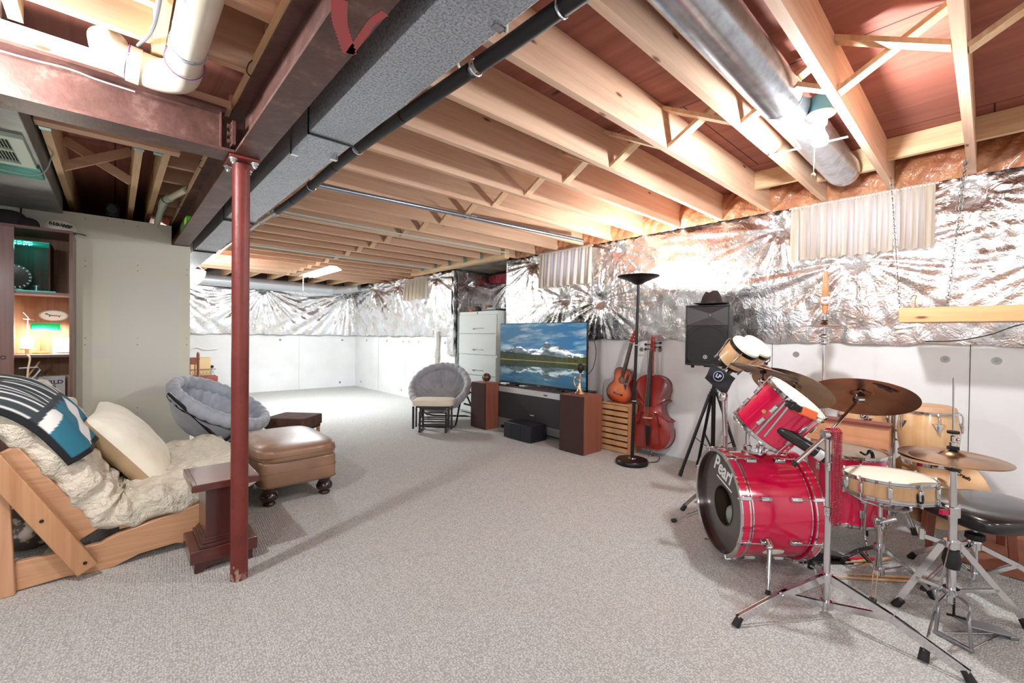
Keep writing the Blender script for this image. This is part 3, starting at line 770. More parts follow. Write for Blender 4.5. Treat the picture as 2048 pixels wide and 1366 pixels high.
for (w_, y0) in ((0, 3.03), (1, 4.27)):
    q = MB(); q.v = [(x, y+(y0-3.03), z) for x, y, z in b.v]; q.f = list(b.f)
    part('side_rail', q, PINE, t, bevel=.004)
    q = MB(); q.prism([(-.43, 0), (-.335, 0), (-.355, .555), (-.45, .60)], 0, .034, xz(y0-.036, 0)); part('leg', q, PINEZ, t, bevel=.004)
    q = MB(); q.bar((-.425, y0-.055, .665), (-.095, y0-.055, .045), .030, .085, (1, 0, .5)); part('diagonal_brace', q, wood('futon_pine_d', (196, 150, 110), (168, 116, 78), 'Z', .55, 1.1, knots=(86, 44, 26)), t, bevel=.004)
    for (x, z) in ((-.385, .585), (-.105, .085), (-.25, .33)):
        o_ = MB(); o_.cyl((x, y0-.070, z), (x, y0-.0735, z), .008, n=12); part('bolt', o_, mat('bolt_dark', (60, 44, 38), .4, .6), t)
    q = MB(); q.bar((-.38, y0+.02, .66), (-.10, y0+.02, .19), .035, .10, (1, 0, .55)); part('back_frame_rail', q, PINE, t, bevel=.006)
for (x, z) in ((-.30, .52), (-.22, .38), (-.14, .24), (.05, .20), (.3, .24), (.52, .27)):
    part('slat', MB().box(x-.03, x+.03, 3.066, 4.27, z-.02, z), PINE, t, smooth=0)
q = MB(); q.box(-.02, .13, 4.31, 4.40, .50, .545); part('arm_rest', q, wood('futon_arm', (150, 96, 70), (124, 74, 52), 'X', .5), t, bevel=.005)
q = MB(); q.box(.02, .06, 4.32, 4.38, .1, .50); part('arm_post', q, PINEZ, t, smooth=0)
# mattress: swept section, rounded ends
path = [(.66, .325), (.52, .32), (.36, .30), (.18, .268), (.05, .25), (-.03, .275), (-.085, .355), (-.15, .48), (-.23, .62), (-.32, .745), (-.43, .825), (-.58, .835), (-.70, .76)]
PP = smooth_path([(x, 0, z) for x, z in path], 5); NPp = len(PP)
def mat_sec(i, a, b_):
    p = PP[i]; d = (PP[min(i+1, NPp-1)]-PP[max(i-1, 0)]).normalized(); n_ = Vector((d.z, 0, -d.x))
    if n_.z < 0 and n_.x < 0: n_ = -n_
    return p, n_
def mattress(u, v):
    fi = u*(NPp-1); i = int(min(fi, NPp-2)); fr = fi-i
    p0, n0 = mat_sec(i, 0, 0); p1, n1 = mat_sec(i+1, 0, 0); p = p0.lerp(p1, fr); n_ = n0.lerp(n1, fr).normalized()
    A = 2*pi*v; e = .42
    def sg(q): return math.copysign(abs(q)**e, q)
    cap = min(1, (min(u, 1-u)/.05))**.5 if min(u, 1-u) < .05 else 1
    hw = .62*(.965+.035*cap); ht = .092*cap
    yy = 3.03+.615+sg(cos(A))*hw; hh = sg(sin(A))*ht
    wr = .009*sin(18*yy+4*sin(30*u))+.007*sin(41*yy+26*u)+.006*sin(70*u+5*yy)+.005*sin(90*u*1.3-33*yy)
    q = p+n_*(hh+(wr if hh > 0 else wr*.5)); 
    return (q.x, yy+.012*sin(60*u+3*A), q.z)
b = MB(); b.grid(mattress, 190, 150, cv=True)
part('mattress', b, CREAM, t, smooth=80)

def crest(u):   # outer (top) surface of the reclined back, u 0 at the seat side
    i = int(NPp*(.50+.46*u)); p, n_ = mat_sec(min(i, NPp-2), 0, 0); return p, n_
def blanket(u, v):
    i0 = .625+.33*(1-v); fi = i0*(NPp-1); i = int(fi); fr = fi-i
    p, n_ = mat_sec(i, 0, 0); p2, n2 = mat_sec(min(i+1, NPp-2), 0, 0); p = p.lerp(p2, fr); n_ = n_.lerp(n2, fr).normalized()
    k = min(1, u/.10); y = 2.998+.012*(1-k)+.80*max(0, u-.03)+.03*sin(3*v)*k
    h = .026+.098*sin(k*pi/2)+.008*sin(9*u+3*v)*k+.005*sin(22*u-9*v)*k
    if u > .93: h -= (u-.93)*.35
    q = p+n_*h
    return (q.x, y, q.z)

def colmat(name, rough=.9, bump=0, es=0):
    m, nt, bb = _new(name); a = nt.nodes.new('ShaderNodeVertexColor'); a.layer_name = 'Col'
    nt.links.new(a.outputs[0], bb.inputs['Base Color']); bb.inputs['Roughness'].default_value = rough
    if bump: _bump(nt, bb, _noise(nt, _coord(nt), 300, 3), bump, .002)
    if es:
        bb.inputs['Base Color'].default_value = (0, 0, 0, 1)
        for l in list(bb.inputs['Base Color'].links): nt.links.remove(l)
        nt.links.new(a.outputs[0], bb.inputs['Emission Color']); bb.inputs['Emission Strength'].default_value = es
    return m
def setcol(ob, arr):
    ca = ob.data.color_attributes.new('Col', 'FLOAT_COLOR', 'POINT'); ca.data.foreach_set('color', np.asarray(arr, np.float32).ravel())
BW = colmat('woven_blanket', .95, .5)
nu, nv = 220, 120
b = MB(); b.grid(blanket, nu, nv)
ob = solo('blanket', b, BW, 'striped charcoal, white and teal woven blanket draped over the futon back', 'blanket', smooth=80, solid=.018)
arr = np.ones(((nu+1)*(nv+1), 4)); u_ = np.repeat(np.linspace(0, 1, nu+1), nv+1); v_ = np.tile(np.linspace(0, 1, nv+1), nu+1)
dark = np.array(srgb((52, 60, 64))); white = np.array(srgb((226, 226, 222))); teal = np.array(srgb((44, 112, 134)))
arr[:] = dark
# v runs from back crest (0) to the lower hem (1); u from the near end (0) to the far end (1)
wu = np.where(u_ < .10, u_*3.6, .36+.64*(u_-.10)/.9)
st = ((wu*26) % 2 < .50) & (wu > .07) & (u_ < .92) & (v_ > .22+.12*np.abs(np.sin(u_*9))) & (v_ < .58)
arr[st] = white
far_ = v_ > .63+.012*np.sin(u_*70)
arr[far_] = teal
tri = far_ & (np.abs((v_*2.2+u_*1.6) % 1.0-.5) < .15)
arr[tri] = white
arr[far_ & (u_ > .93)] = white
arr[(v_ > .965) | (u_ < .02)] = np.array(srgb((26, 28, 32)))
setcol(ob, arr)
# pillow leaning on the back
PW = mat('pillow_cream', (236, 232, 216), .85, c2=(224, 218, 198), vs=4, bump=.5, bs=14, bd=.02); PT = mat('pillow_tan', (190, 164, 130), .9, bump=.3, bs=60)
nrm = Vector((.80, -.10, .59)); Fp = frame((.075, 3.62, .515), nrm, (0, 1, 0))
t = thing('pillow', 'large cream pillow with tan backing leaning on the reclined futon back', 'pillow', (.075, 3.62, .36))
def pil(sgn):
    def fn(u, v):
        x = (u-.5); y = (v-.5); k = max(0, (1-abs(2*x)**2.6))**.5*max(0, (1-abs(2*y)**2.6))**.5
        pinch = 1-.10*(abs(2*x)**4+abs(2*y)**4-abs(2*x*2*y)**2)*.6
        z = sgn*(.115*k)+.004*sin(30*x+18*y)*k
        return (.60*x*pinch*(1+.03*abs(2*y)), .58*y*pinch*(1+.03*abs(2*x)), z)
    return fn
part('cover_front', MB().grid(pil(1), 40, 40, M=Fp), PW, t, smooth=80)
part('cover_back', MB().grid(pil(-1), 40, 40, M=Fp), PT, t, smooth=80, label='tan back of the pillow')
# cat in the dark under the futon
CATM = mat('calico_fur', (66, 56, 50), .9, c2=(160, 148, 134), vs=9, vr=(.50, .56), bump=.4, bs=120)
t = thing('cat', 'dark patched cat crouching in the shadow underneath the futon, behind its frame', 'cat', (-.24, 3.42, 0))
b = MB(); b.tube(smooth_path([(-.50, 3.62, .12), (-.42, 3.56, .135), (-.32, 3.50, .13), (-.25, 3.45, .14), (-.215, 3.42, .17), (-.195, 3.395, .20), (-.18, 3.375, .19)], 6),
                 [.03, .05, .07, .085, .095, .105, .11, .112, .112, .11, .108, .105, .10, .098, .092, .086, .08, .075, .07, .066, .063, .062, .062, .062, .062, .062, .062, .061, .060, .058, .055, .052, .047, .04, .032, .02, .01], 18)
part('body', b, CATM, t)
for s_ in (-1, 1):
    b = MB(); b.lathe([(.026, 0), (.016, .025), (0, .048)], frame((-.192+.030*s_, 3.405-.012*s_, .245), (.2*s_, -.1, 1)), 8); part('ear', b, CATM, t)
    b = MB(); b.ellipsoid((-.20+.05*s_, 3.365, .03), (.028, .05, .024)); part('paw', b, mat('cat_white', (170, 165, 158), .9), t)
    b = MB(); b.ellipsoid((-.176+.022*s_, 3.330-.0*s_, .205), .007, 10, 8); part('eye', b, mat('cat_eye', (120, 140, 60), .15), t)
b = MB(); b.ellipsoid((-.178, 3.327, .176), (.022, .02, .016), 12, 8); part('muzzle', b, mat('cat_white', (170, 165, 158)), t)
b = MB(); b.tube(smooth_path([(-.50, 3.62, .08), (-.58, 3.58, .03), (-.52, 3.47, .025), (-.42, 3.40, .025)], 6), .016, 8); part('tail', b, CATM, t)
# white slats lying behind the futon end
for i, x in enumerate((-.355, -.295)):
    solo('wood_strip', MB().bar((x-.10, 4.0, .10), (x+.05, 4.0, .62), .012, .03, (1, 0, -.3)), mat('slat_white', (230, 232, 236), .4), 'thin white slat leaning in the dark behind the futon leg', 'slat', group='white slats behind the futon', smooth=0)

# dark cherry pedestal
CH = wood('dark_cherry', (78, 34, 30), (52, 22, 20), 'Z', .3, 1.0, coat=.5, grain=.08)
CHX = wood('dark_cherry_top', (92, 42, 36), (66, 28, 24), 'X', .28, 1.0, coat=.5, grain=.08)
t = thing('pedestal_table', 'dark cherry wood pedestal side table beside the red support post', 'side table', (.42, 2.815, 0))
b = MB(); b.box(.280, .575, 2.625, 2.990, .425, .462); part('table_top', b, CHX, t, bevel=.004)
part('inlay', MB().box(.300, .303, 2.64, 2.975, .4625, .463), mat('inlay_black', (30, 14, 12), .4), t, smooth=0)
b = MB(); b.box(.345, .51, 2.685, 2.925, .16, .425); part('column', b, CH, t, bevel=.003)
b = MB()
for i, (e, z) in enumerate(((.006, .150), (.014, .138), (.026, .124))): b.box(.345-e, .51+e, 2.685-e, 2.925+e, z, z+.016)
part('moulding', b, CH, t, bevel=.002)
b = MB(); b.prism([(.278, .055), (.278, .122), (.575, .122), (.575, .055)], 0, .30, xz(2.655, 0)); part('plinth', b, CHX, t, bevel=.005)
b = MB(); b.prism([(.298, 0), (.298, .056), (.555, .056), (.555, 0), (.525, 0), (.49, .022), (.36, .022), (.33, 0)], 0, .26, xz(2.675, 0)); part('base', b, CH, t, bevel=.002)

# leather ottoman
LEA = mat('tan_leather', (150, 116, 92), .36, c2=(132, 100, 78), vs=6, bump=.25, bs=150, bd=.002, coat=.3)
t = thing('ottoman', 'tan leather ottoman with nailhead trim and bun feet behind the red post', 'ottoman', (1.02, 3.73, 0))
oc = (1.0, 3.73)
b = MB(); b.rbox((oc[0], oc[1], .225), (.525, .79, .20), 12, 48, 20); part('upholstered_base', b, LEA, t, smooth=60)
def puff(p):
    w_ = 1+.03*sin(40*math.atan2(p[1], p[0]))*max(0, 1-abs(p[2])/.07)*.25
    return Vector((p[0]*w_, p[1]*w_, p[2]+.016*cos(min(1, (p[0]/.25)**2)*1.5)*cos(min(1, (p[1]/.38)**2)*1.5)*(1 if p[2] > 0 else 0)))
b = MB(); b.rbox((oc[0], oc[1], .355), (.56, .83, .125), 5, 72, 30, f=puff); part('cushion', b, LEA, t, smooth=80)
b = MB(); b.rbox((oc[0], oc[1], .352), (.566, .836, .012), 6, 72, 6); part('piping', b, mat('leather_pipe', (140, 100, 74), .4), t, smooth=80)
nail = mat('nailhead_brass', (120, 88, 60), .35, .8)
b = MB()
def rrect(hx, hy, r, n):
    P = []; L = 2*(2*hx-2*r+2*hy-2*r)+2*pi*r
    for i in range(n):
        s = L*i/n
        for (x0, y0, dx, dy, ln, cx, cy, a0) in ((hx-r, -hy, 0, 0, 0, 0, 0, 0),): pass
        segs_ = [('l', (hx, -hy+r), (0, 1), 2*hy-2*r), ('a', (hx-r, hy-r), 0, r*pi/2), ('l', (hx-r, hy), (-1, 0), 2*hx-2*r), ('a', (-hx+r, hy-r), pi/2, r*pi/2),
                 ('l', (-hx, hy-r), (0, -1), 2*hy-2*r), ('a', (-hx+r, -hy+r), pi, r*pi/2), ('l', (-hx+r, -hy), (1, 0), 2*hx-2*r), ('a', (hx-r, -hy+r), 1.5*pi, r*pi/2)]
        for g in segs_:
            if s <= g[3]:
                if g[0] == 'l': P.append((g[1][0]+g[2][0]*s, g[1][1]+g[2][1]*s))
                else: P.append((g[1][0]+r*cos(g[2]+s/r), g[1][1]+r*sin(g[2]+s/r)))
                break
            s -= g[3]
    return P
for z in (.238, .150):
    for (x, y) in rrect(.2605, .393, .05, 180): b.ellipsoid((oc[0]+x, oc[1]+y, z), .0038, 6, 4)
part('nailhead_trim', b, nail, t, stuff=True)
FT_ = mat('dark_foot', (44, 22, 20), .2, coat=.6)
for (x, y) in ((-.19, -.31), (.19, -.31), (-.19, .31), (.19, .31)):
    b = MB(); b.lathe([(0, 0), (.035, 0), (.042, .012), (.036, .026), (.040, .03), (.056, .045), (.060, .065), (.052, .085), (.042, .098), (.045, .115), (.045, .135), (0, .135)], Matrix.Translation((oc[0]+x, oc[1]+y, 0)), 28); part('foot', b, FT_, t)
# small brown footstool
yaw_ = radians(-47.5)
t = thing('footstool', 'small brown suede footstool on the carpet behind the tan leather ottoman', 'footstool', (1.38, 4.87, 0))
BS = mat('brown_suede', (92, 62, 50), .9, c2=(76, 48, 38), vs=14, bump=.2, bs=200)
Fm = rotz(yaw_, (1.38, 4.87, -.06))
b = MB(); b.rbox((0, 0, .375), (.43, .38, .11), 16, 40, 14, M=Fm); part('seat', b, BS, t, smooth=60)
part('skirt', MB(Fm).box(-.20, .20, -.172, .172, .29, .345), mat('suede_dark', (58, 40, 34), .9), t, bevel=.01)
for x in (-.18, .18):
    for y in (-.155, .155): part('leg', MB(Fm).box(x-.015, x+.015, y-.015, y+.015, .06, .30), PINEZ, t, bevel=.003)

# saucer chairs --------------------------------------------------------------
GREY = mat('grey_plush', (176, 183, 194), .85, c2=(158, 165, 176), vs=7, bump=.35, bs=30, bd=.01, sheen=.6)
GREY2 = mat('grey_plush_warm', (172, 172, 178), .85, c2=(152, 151, 156), vs=7, bump=.35, bs=30, bd=.01, sheen=.6)
BLKM = mat('black_frame', (22, 22, 24), .35, .3)
def saucer(name, label, C, nrm, R, depth, M_, frame_pts, xax, sq=1.0, loc=None):
    t = thing(name, label, 'chair', loc or (C[0], C[1], 0))
    F = frame(C, nrm, xax)
    def fn(u, v):
        a = 2*pi*u; r = v
        rr = R*(.10+.90*r**.85) if r > 0 else 0
        zz = -depth*(1-r**2.2)
        tuft = sum(math.exp(-((r-.52)/.07)**2)*math.exp(-((((a-c_+pi) % (2*pi))-pi)/.16)**2) for c_ in (.3, 1.55, 2.8, 4.05, 5.3))
        pleat = .028*abs(sin(14*a+.7*sin(3*a)))*min(1, max(0, (r-.35)/.4))+.006*sin(29*a)*r**2
        ridge = .020*math.exp(-((r-.80)/.14)**2)
        return (R*r*cos(a)*sq, R*r*sin(a), zz-.04*tuft-pleat+ridge+(.03*math.exp(-((r-1)/.08)**2)))
    def rim(u, v):
        a = 2*pi*u; q = 2*pi*v; rr = .052+.012*abs(sin(14*a+.7*sin(3*a)))
        return ((R+rr*cos(q)*.8)*cos(a)*sq, (R+rr*cos(q)*.8)*sin(a), .012+rr*sin(q))
    def under(u, v):
        a = 2*pi*u; r = v
        return ((R+.02)*r*cos(a)*sq, (R+.02)*r*sin(a), -.045-(depth+.015)*(1-r**2.4)-.008*abs(sin(6*a))*r)
    b = MB(); b.grid(fn, 144, 40, M=F, cu=True); part('seat_pad', b, M_, t, smooth=80)
    b = MB(); b.grid(rim, 144, 12, M=F, cu=True, cv=True); part('rolled_rim', b, M_, t, smooth=80)
    b = MB(); b.grid(under, 96, 16, M=F, cu=True); part('seat_sling', b, M_, t, smooth=80)
    b = MB(); b.torus(R*.995, .008, F @ Matrix.Translation((0, 0, -.012)) @ Matrix.Diagonal((sq, 1, 1, 1)), 64, 8); part('rim_tube', b, BLKM, t)
    for P in frame_pts:
        b = MB(); b.tube(smooth_path(P, 6) if len(P) > 2 else P, .0125, 10); part('leg', b, BLKM, t)
    return t
saucer('saucer_chair', 'light grey plush folding saucer chair behind the futon, partly hidden by the red post', (.71, 4.70, .570), (.42, -.26, .87), .385, .26, GREY,
       [[(.315, 4.40, .735), (.56, 4.37, .43), (.88, 4.34, .02), (.98, 4.45, .012), (1.0, 4.75, .012), (.98, 4.95, .02)],
        [(.80, 4.30, .40), (.60, 4.33, .24), (.42, 4.40, .015), (.36, 4.50, .012), (.36, 4.8, .012), (.42, 4.95, .02)],
        [(.38, 5.12, .60), (.98, 5.02, .02)], [(1.02, 4.86, .42), (.44, 4.95, .02)]], (0, 1, 0))
saucer('saucer_chair', 'grey plush folding saucer chair in the middle distance beside the filing cabinet', (3.43, 5.27, .49), (-.50, -.46, .74), .40, .25, GREY2,
       [[(3.76, 4.98, .42), (3.62, 5.02, .30), (3.42, 4.86, .02), (3.30, 4.80, .012), (3.10, 5.0, .012), (3.02, 5.12, .012)],
        [(3.68, 4.98, .40), (3.98, 5.18, .025), (3.9, 5.33, .012), (3.6, 5.62, .012), (3.5, 5.70, .03)],
        [(3.10, 5.52, .36), (3.22, 5.40, .25), (3.02, 5.14, .012)], [(3.12, 5.54, .36), (3.40, 5.68, .10), (3.5, 5.72, .02)], [(3.66, 5.0, .26), (3.86, 5.06, .20)]], (0, 0, 1), 1.0)

# glider footstool
GD = mat('espresso_wood', (40, 27, 26), .3, coat=.4)
t = thing('glider_footstool', 'dark slatted glider footstool with a cream pad in front of the far saucer chair', 'footstool', (3.0, 4.75, 0))
Fm = rotz(radians(-42.5), (3.03, 4.78, 0))
b = MB(); b.rbox((0, 0, .372), (.52, .36, .085), 6, 40, 14, M=Fm); part('seat_pad', b, mat('pad_cream', (222, 212, 192), .7), t, smooth=70)
part('top_frame', MB(Fm).box(-.21, .21, -.14, .14, .315, .335), GD, t, bevel=.003)
for s in (-1, 1):
    b = MB(Fm)
    b.box(s*.165-.012, s*.165+.012, -.14, .14, .0, .026); part('floor_runner', b, GD, t, bevel=.004)
    for y in (-.10, .10): part('post', MB(Fm).box(s*.165-.012, s*.165+.012, y-.014, y+.014, .02, .26), GD, t, bevel=.003)
    for y in (-.12, .12): part('swing_arm', MB(Fm).box(s*.205-.010, s*.205+.010, y-.014, y+.014, .07, .32), GD, t, bevel=.003)
    part('swing_arm', MB(Fm).box(s*.24-.012, s*.24+.012, -.15, -.12, .05, .33), GD, t, bevel=.003)
for z in (.075, .13, .185, .24, .29): part('cross_slat', MB(Fm).box(-.165, .165, -.125, -.110, z, z+.016), GD, t, bevel=.002)
for z in (.05, .12): part('cross_slat', MB(Fm).box(-.165, .165, .09, .105, z, z+.016), GD, t, bevel=.002)

# far left corner things -----------------------------------------------------
CHW = wood('chair_walnut', (124, 70, 50), (92, 48, 34), 'Z', .4, 1.2, coat=.3)
t = thing('wooden_chair', 'turned walnut chair half hidden behind the drywall edge', 'chair', (.72, 7.9, 0))
for i, (x, y) in enumerate(((.52, 7.85), (.925, 8.0))):
    b = MB(); b.lathe([(.017, 0), (.020, .1), (.017, .42), (.022, .46), (.017, .5), (.019, .8), (.024, .83), (.018, .85), (.022, .87), (.020, .905), (.008, .93), (0, .932)], Matrix.Translation((x, y, 0)), 14); part('back_post', b, CHW, t)
b = MB(); b.bar((.52, 7.85, .80), (.925, 8.0, .80), .022, .11); part('top_rail', b, CHW, t, bevel=.006)
b = MB(); b.bar((.52, 7.85, .57), (.925, 8.0, .57), .018, .04); part('mid_rail', b, CHW, t, bevel=.004)
for f_ in (.25, .5, .75, .9):
    b = MB(); x = .52+.405*f_; y = 7.85+.15*f_; b.cyl((x, y, .46), (x, y, .75), .007, n=8); part('spindle', b, CHW, t)
b = MB(); b.rbox((.78, 7.72, .45), (.44, .42, .035), 5, 30, 8); part('seat', b, CHW, t)
for (x, y) in ((.62, 7.55), (.98, 7.66)):
    b = MB(); b.cyl((x, y, 0), (x, y, .44), .018, n=12); part('leg', b, CHW, t)
solo('red_cabinet', MB().box(.60, 1.39, 9.45, 9.95, 0, .435), wood('red_cherry', (150, 66, 50), (118, 48, 38), 'X', .4, 1.0, coat=.3), 'low reddish cherry chest against the far wall behind the wooden chair', 'chest', bevel=.006)
solo('cardboard_box', MB().box(.95, 1.30, 9.62, 9.88, .437, .765), mat('carton_tan', (206, 178, 132), .8), 'plain tan cardboard panel standing upright on the red chest', 'box', smooth=0)
t = thing('wire_basket', 'low diamond-mesh wire basket on the red chest', 'basket', (1.1, 9.56, .437))
b = MB()
for i in range(9):
    x0 = .90+.05*i; b.cyl((x0, 9.52, .445), (x0+.05, 9.52, .56), .002, n=5); b.cyl((x0+.05, 9.52, .445), (x0, 9.52, .56), .002, n=5)
part('mesh_side', b, mat('wire_brown', (120, 100, 84), .5), t, stuff=True)
b = MB(); b.tube([(.90, 9.52, .56), (1.37, 9.52, .56), (1.37, 9.60, .56), (.90, 9.60, .56)], .004, 6, True); b.tube([(.90, 9.52, .442), (1.37, 9.52, .442), (1.37, 9.60, .442), (.90, 9.60, .442)], .004, 6, True); part('rim_wire', b, mat('wire_brown', (120, 100, 84)), t)
t = thing('ornament', 'tiny dark-topped ornament standing at the right end of the red chest', 'ornament', (1.33, 9.68, .437))
b = MB(); b.lathe([(0, 0), (.035, 0), (.025, .05), (.03, .1), (.012, .13), (0, .135)], Matrix.Translation((1.33, 9.68, .437)), 14); part('body', b, mat('orn_white', (196, 200, 214), .5), t)
b = MB(); b.ellipsoid((1.33, 9.68, .595), .03, 14, 10); part('head', b, mat('orn_dark', (40, 36, 46), .5), t)
b = MB(); b.tube(smooth_path([(.80, 10.20, .88), (1.0, 10.2, .90), (1.15, 10.2, .945), (1.3, 10.2, .90), (1.5, 10.2, .91)], 8), .009, 8)
solo('power_cable', b, mat('cord_white', (240, 242, 244), .4), 'white cord looping along the far wall above the wooden chair', 'cord')

# pendant bowl with its lamp -----------------------------------------------
t = thing('bowl_lamp', 'round white bowl lampshade glowing past the top corner of the drywall', 'lamp', (.72, 7.5, 2.30))
b = MB(); b.lathe([(0, -.235)]+[(.235*sin(a), -.235*cos(a)) for a in [pi/2*i/14 for i in range(1, 15)]]+[(.229*sin(a), -.229*cos(a)) for a in [pi/2*(14-i)/14 for i in range(0, 14)]]+[(0, -.229)], Matrix.Translation((.72, 7.5, 2.085)), 48)
part('shade', b, mat('shade_white', (240, 242, 240), .35, trans=.5), t)
for a in (0, 2.1, 4.2):
    b = MB(); b.cyl((.72+.22*cos(a), 7.5+.22*sin(a), 2.09), (.72, 7.5, 2.30), .003, n=6); part('hanging_wire', b, mat('cord_white', (240, 242, 244)), t)
b = MB(); b.ellipsoid((.72, 7.5, 2.13), (.03, .03, .04)); part('bulb', b, mat('bulb_glow', (255, 250, 235), .5, emit=(255, 248, 230), es=22), t)

# wall unit / bookcase -----------------------------------------------------
WAL = wood('walnut_laminate', (122, 84, 74), (96, 62, 54), 'Z', .38, 1.3, coat=.15, grain=.08)
WALX = wood('walnut_laminate_x', (104, 64, 58), (80, 46, 42), 'X', .38, 1.3, coat=.15, grain=.08)
t = thing('bookcase', 'tall walnut laminate wall unit with open shelves against the drywall at the far left', 'bookcase', (-.9, 5.05, 0))
BX0, BX1, BY0, BY1, BH = -1.7, -.245, 4.86, 5.285, 2.0
part('side_panel', MB().box(BX1-.019, BX1, BY0, BY1, 0, BH-.022), WAL, t, smooth=0)
part('divider', MB().box(-.76, -.741, BY0, BY1, 0, BH-.022), WAL, t, smooth=0)
part('back_panel', MB().box(BX0, BX1-.02, BY1-.008, BY1, 0, BH-.022), wood('unit_back', (176, 134, 100), (140, 98, 72), 'Z', .6, 1.3), t, smooth=0)
part('top_panel', MB().box(BX0, BX1, BY0-.012, BY1, BH-.022, BH), WALX, t, smooth=0)
for z in (1.512, 1.035, .40): part('shelf', MB().box(-.741, BX1-.019, BY0+.004, BY1-.009, z-.02, z), WALX, t, smooth=0)
part('cabinet_door', MB().box(BX0, -.548, BY0-.022, BY0-.003, .03, BH-.024), WAL, t, label='wide closed door left of the open shelves', smooth=0)
b = MB(); b.torus(.012, .002, frame((-.60, BY0-.026, 1.02), (0, 1, 0)), 16, 6); part('handle', b, mat('handle_dark', (70, 60, 54), .4, .7), t)
# teal-lit display case
t = thing('display_case', 'glass display case glowing teal on the upper shelf of the wall unit', 'display case', (-.45, 5.05, 1.512))
part('case_back', MB().box(-.70, -.375, 5.20, 5.21, 1.53, 1.90), wood('case_walnut', (84, 42, 30), (46, 22, 16), 'Z', .6, 1.5), t, smooth=0)
part('case_side', MB().box(-.378, -.372, 4.93, 5.20, 1.53, 1.90), wood('case_walnut', (90, 46, 32), (52, 26, 20), 'Z'), t, smooth=0)
b = MB(); b.box(-.70, -.34, 4.90, 5.22, 1.513, 1.524); part('glass_base', b, mat('teal_glass', (60, 190, 175), .1, coat=.5, emit=(30, 170, 150), es=.15), t, smooth=0)
b = MB(); b.box(-.70, -.376, 4.93, 5.2, 1.892, 1.90); part('case_top', b, mat('teal_glass', (60, 190, 175)), t, smooth=0)
b = MB()
for i in range(7): b.ellipsoid((-.56+.014*i, 5.0+.02*(i % 2), 1.882), .005, 8, 6)
part('light_strip', b, mat('teal_led', (120, 255, 235), .3, emit=(90, 255, 225), es=9), t, stuff=True)
point('case_light', (-.50, 5.02, 1.868), .45, (.05, 1, .82), .02)
t = thing('commemorative_plate', 'round dark plate with lettering standing inside the teal-lit case', 'plate', (-.51, 5.05, 1.525))
Fp = frame((-.575, 5.08, 1.635), (.35, -1, .15))
b = MB(); b.lathe([(0, .004), (.075, .004), (.095, .010), (.097, .008), (.08, 0), (0, -.002)], Fp, 40); part('disc', b, mat('plate_dark', (74, 56, 58), .3), t)
b = MB()
for i in range(20):
    a = i*2*pi/20; b.box(-.004, .004, .078, .092, .010, .0115, Fp @ Matrix.Rotation(a, 4, 'Z'))
part('rim_marks', b, mat('plate_white', (200, 225, 220), .4), t, stuff=True, smooth=0)
part('plate_stand', MB().box(-.62, -.53, 5.05, 5.12, 1.525, 1.54), mat('plate_white', (200, 225, 220)), t, smooth=0)
b = MB(); b.cyl((-.455, 5.05, 1.525), (-.455, 5.05, 1.565), .010, n=12); b.cyl((-.455, 5.05, 1.565), (-.455, 5.05, 1.57), .02, n=16)
solo('small_stand', b, mat('teal_metal', (120, 180, 175), .3, .6), 'tiny metal stand inside the teal-lit display case', 'stand')
# oval sign with dachshund
t = thing('oval_sign', 'white oval sign with a green dachshund leaning at the back of the lit shelf', 'sign', (-.37, 5.24, 1.2))
Fo = frame((-.375, 5.262, 1.345), (0, -1, .05), (1, 0, 0))
b = MB(); b.prism([(.085*cos(a), .044*sin(a)) for a in [2*pi*i/48 for i in range(48)]], 0, .004, Fo); part('plaque', b, mat('sign_white', (238, 240, 238), .5), t, smooth=0)
b = MB(); b.lathe([(.078, .004), (.082, .0045), (.082, .0042)], Fo @ Matrix.Diagonal((1, .5, 1, 1)), 48); part('border', b, mat('sign_green', (50, 130, 90), .5), t)
dog = [(-.045, .006), (-.052, .012), (-.046, .018), (-.036, .019), (-.032, .012), (-.02, .006), (.02, .002), (.034, .001), (.05, .008), (.036, -.004), (.034, -.014), (.030, -.014), (.028, -.006), (-.018, -.003), (-.024, -.012), (-.028, -.012), (-.028, 0), (-.036, .006)]
part('dachshund', MB().prism(dog, .004, .005, Fo), mat('sign_green', (50, 130, 90)), t, smooth=0)
# glowing desk lamp
t = thing('desk_lamp', 'small banker lamp with glowing green shade on the middle shelf', 'lamp', (-.40, 5.08, 1.035))
b = MB(); b.lathe([(0, 0), (.05, 0), (.052, .008), (.02, .016), (.008, .02), (.007, .17), (0, .17)], Matrix.Translation((-.43, 5.10, 1.036)), 24); part('stem', b, mat('brass', (190, 150, 90), .3, .9), t)
def sh(u, v):
    a = pi*(v); return (-.485+.16*u, 5.08-.052*cos(a), 1.225+.052*sin(a)+.0*u)
b = MB(); b.grid(sh, 20, 16); part('shade', b, mat('green_glass', (20, 160, 90), .2, emit=(20, 170, 90), es=.5), t, solid=.004)
b = MB(); b.ellipsoid((-.44, 5.08, 1.232), (.035, .02, .02), 14, 10); part('bulb', b, mat('bulb_glow', (255, 250, 235), .5, emit=(255, 248, 230), es=22), t)
point('desk_lamp_light', (-.43, 5.02, 1.205), 13, (1, .96, .85), .03)
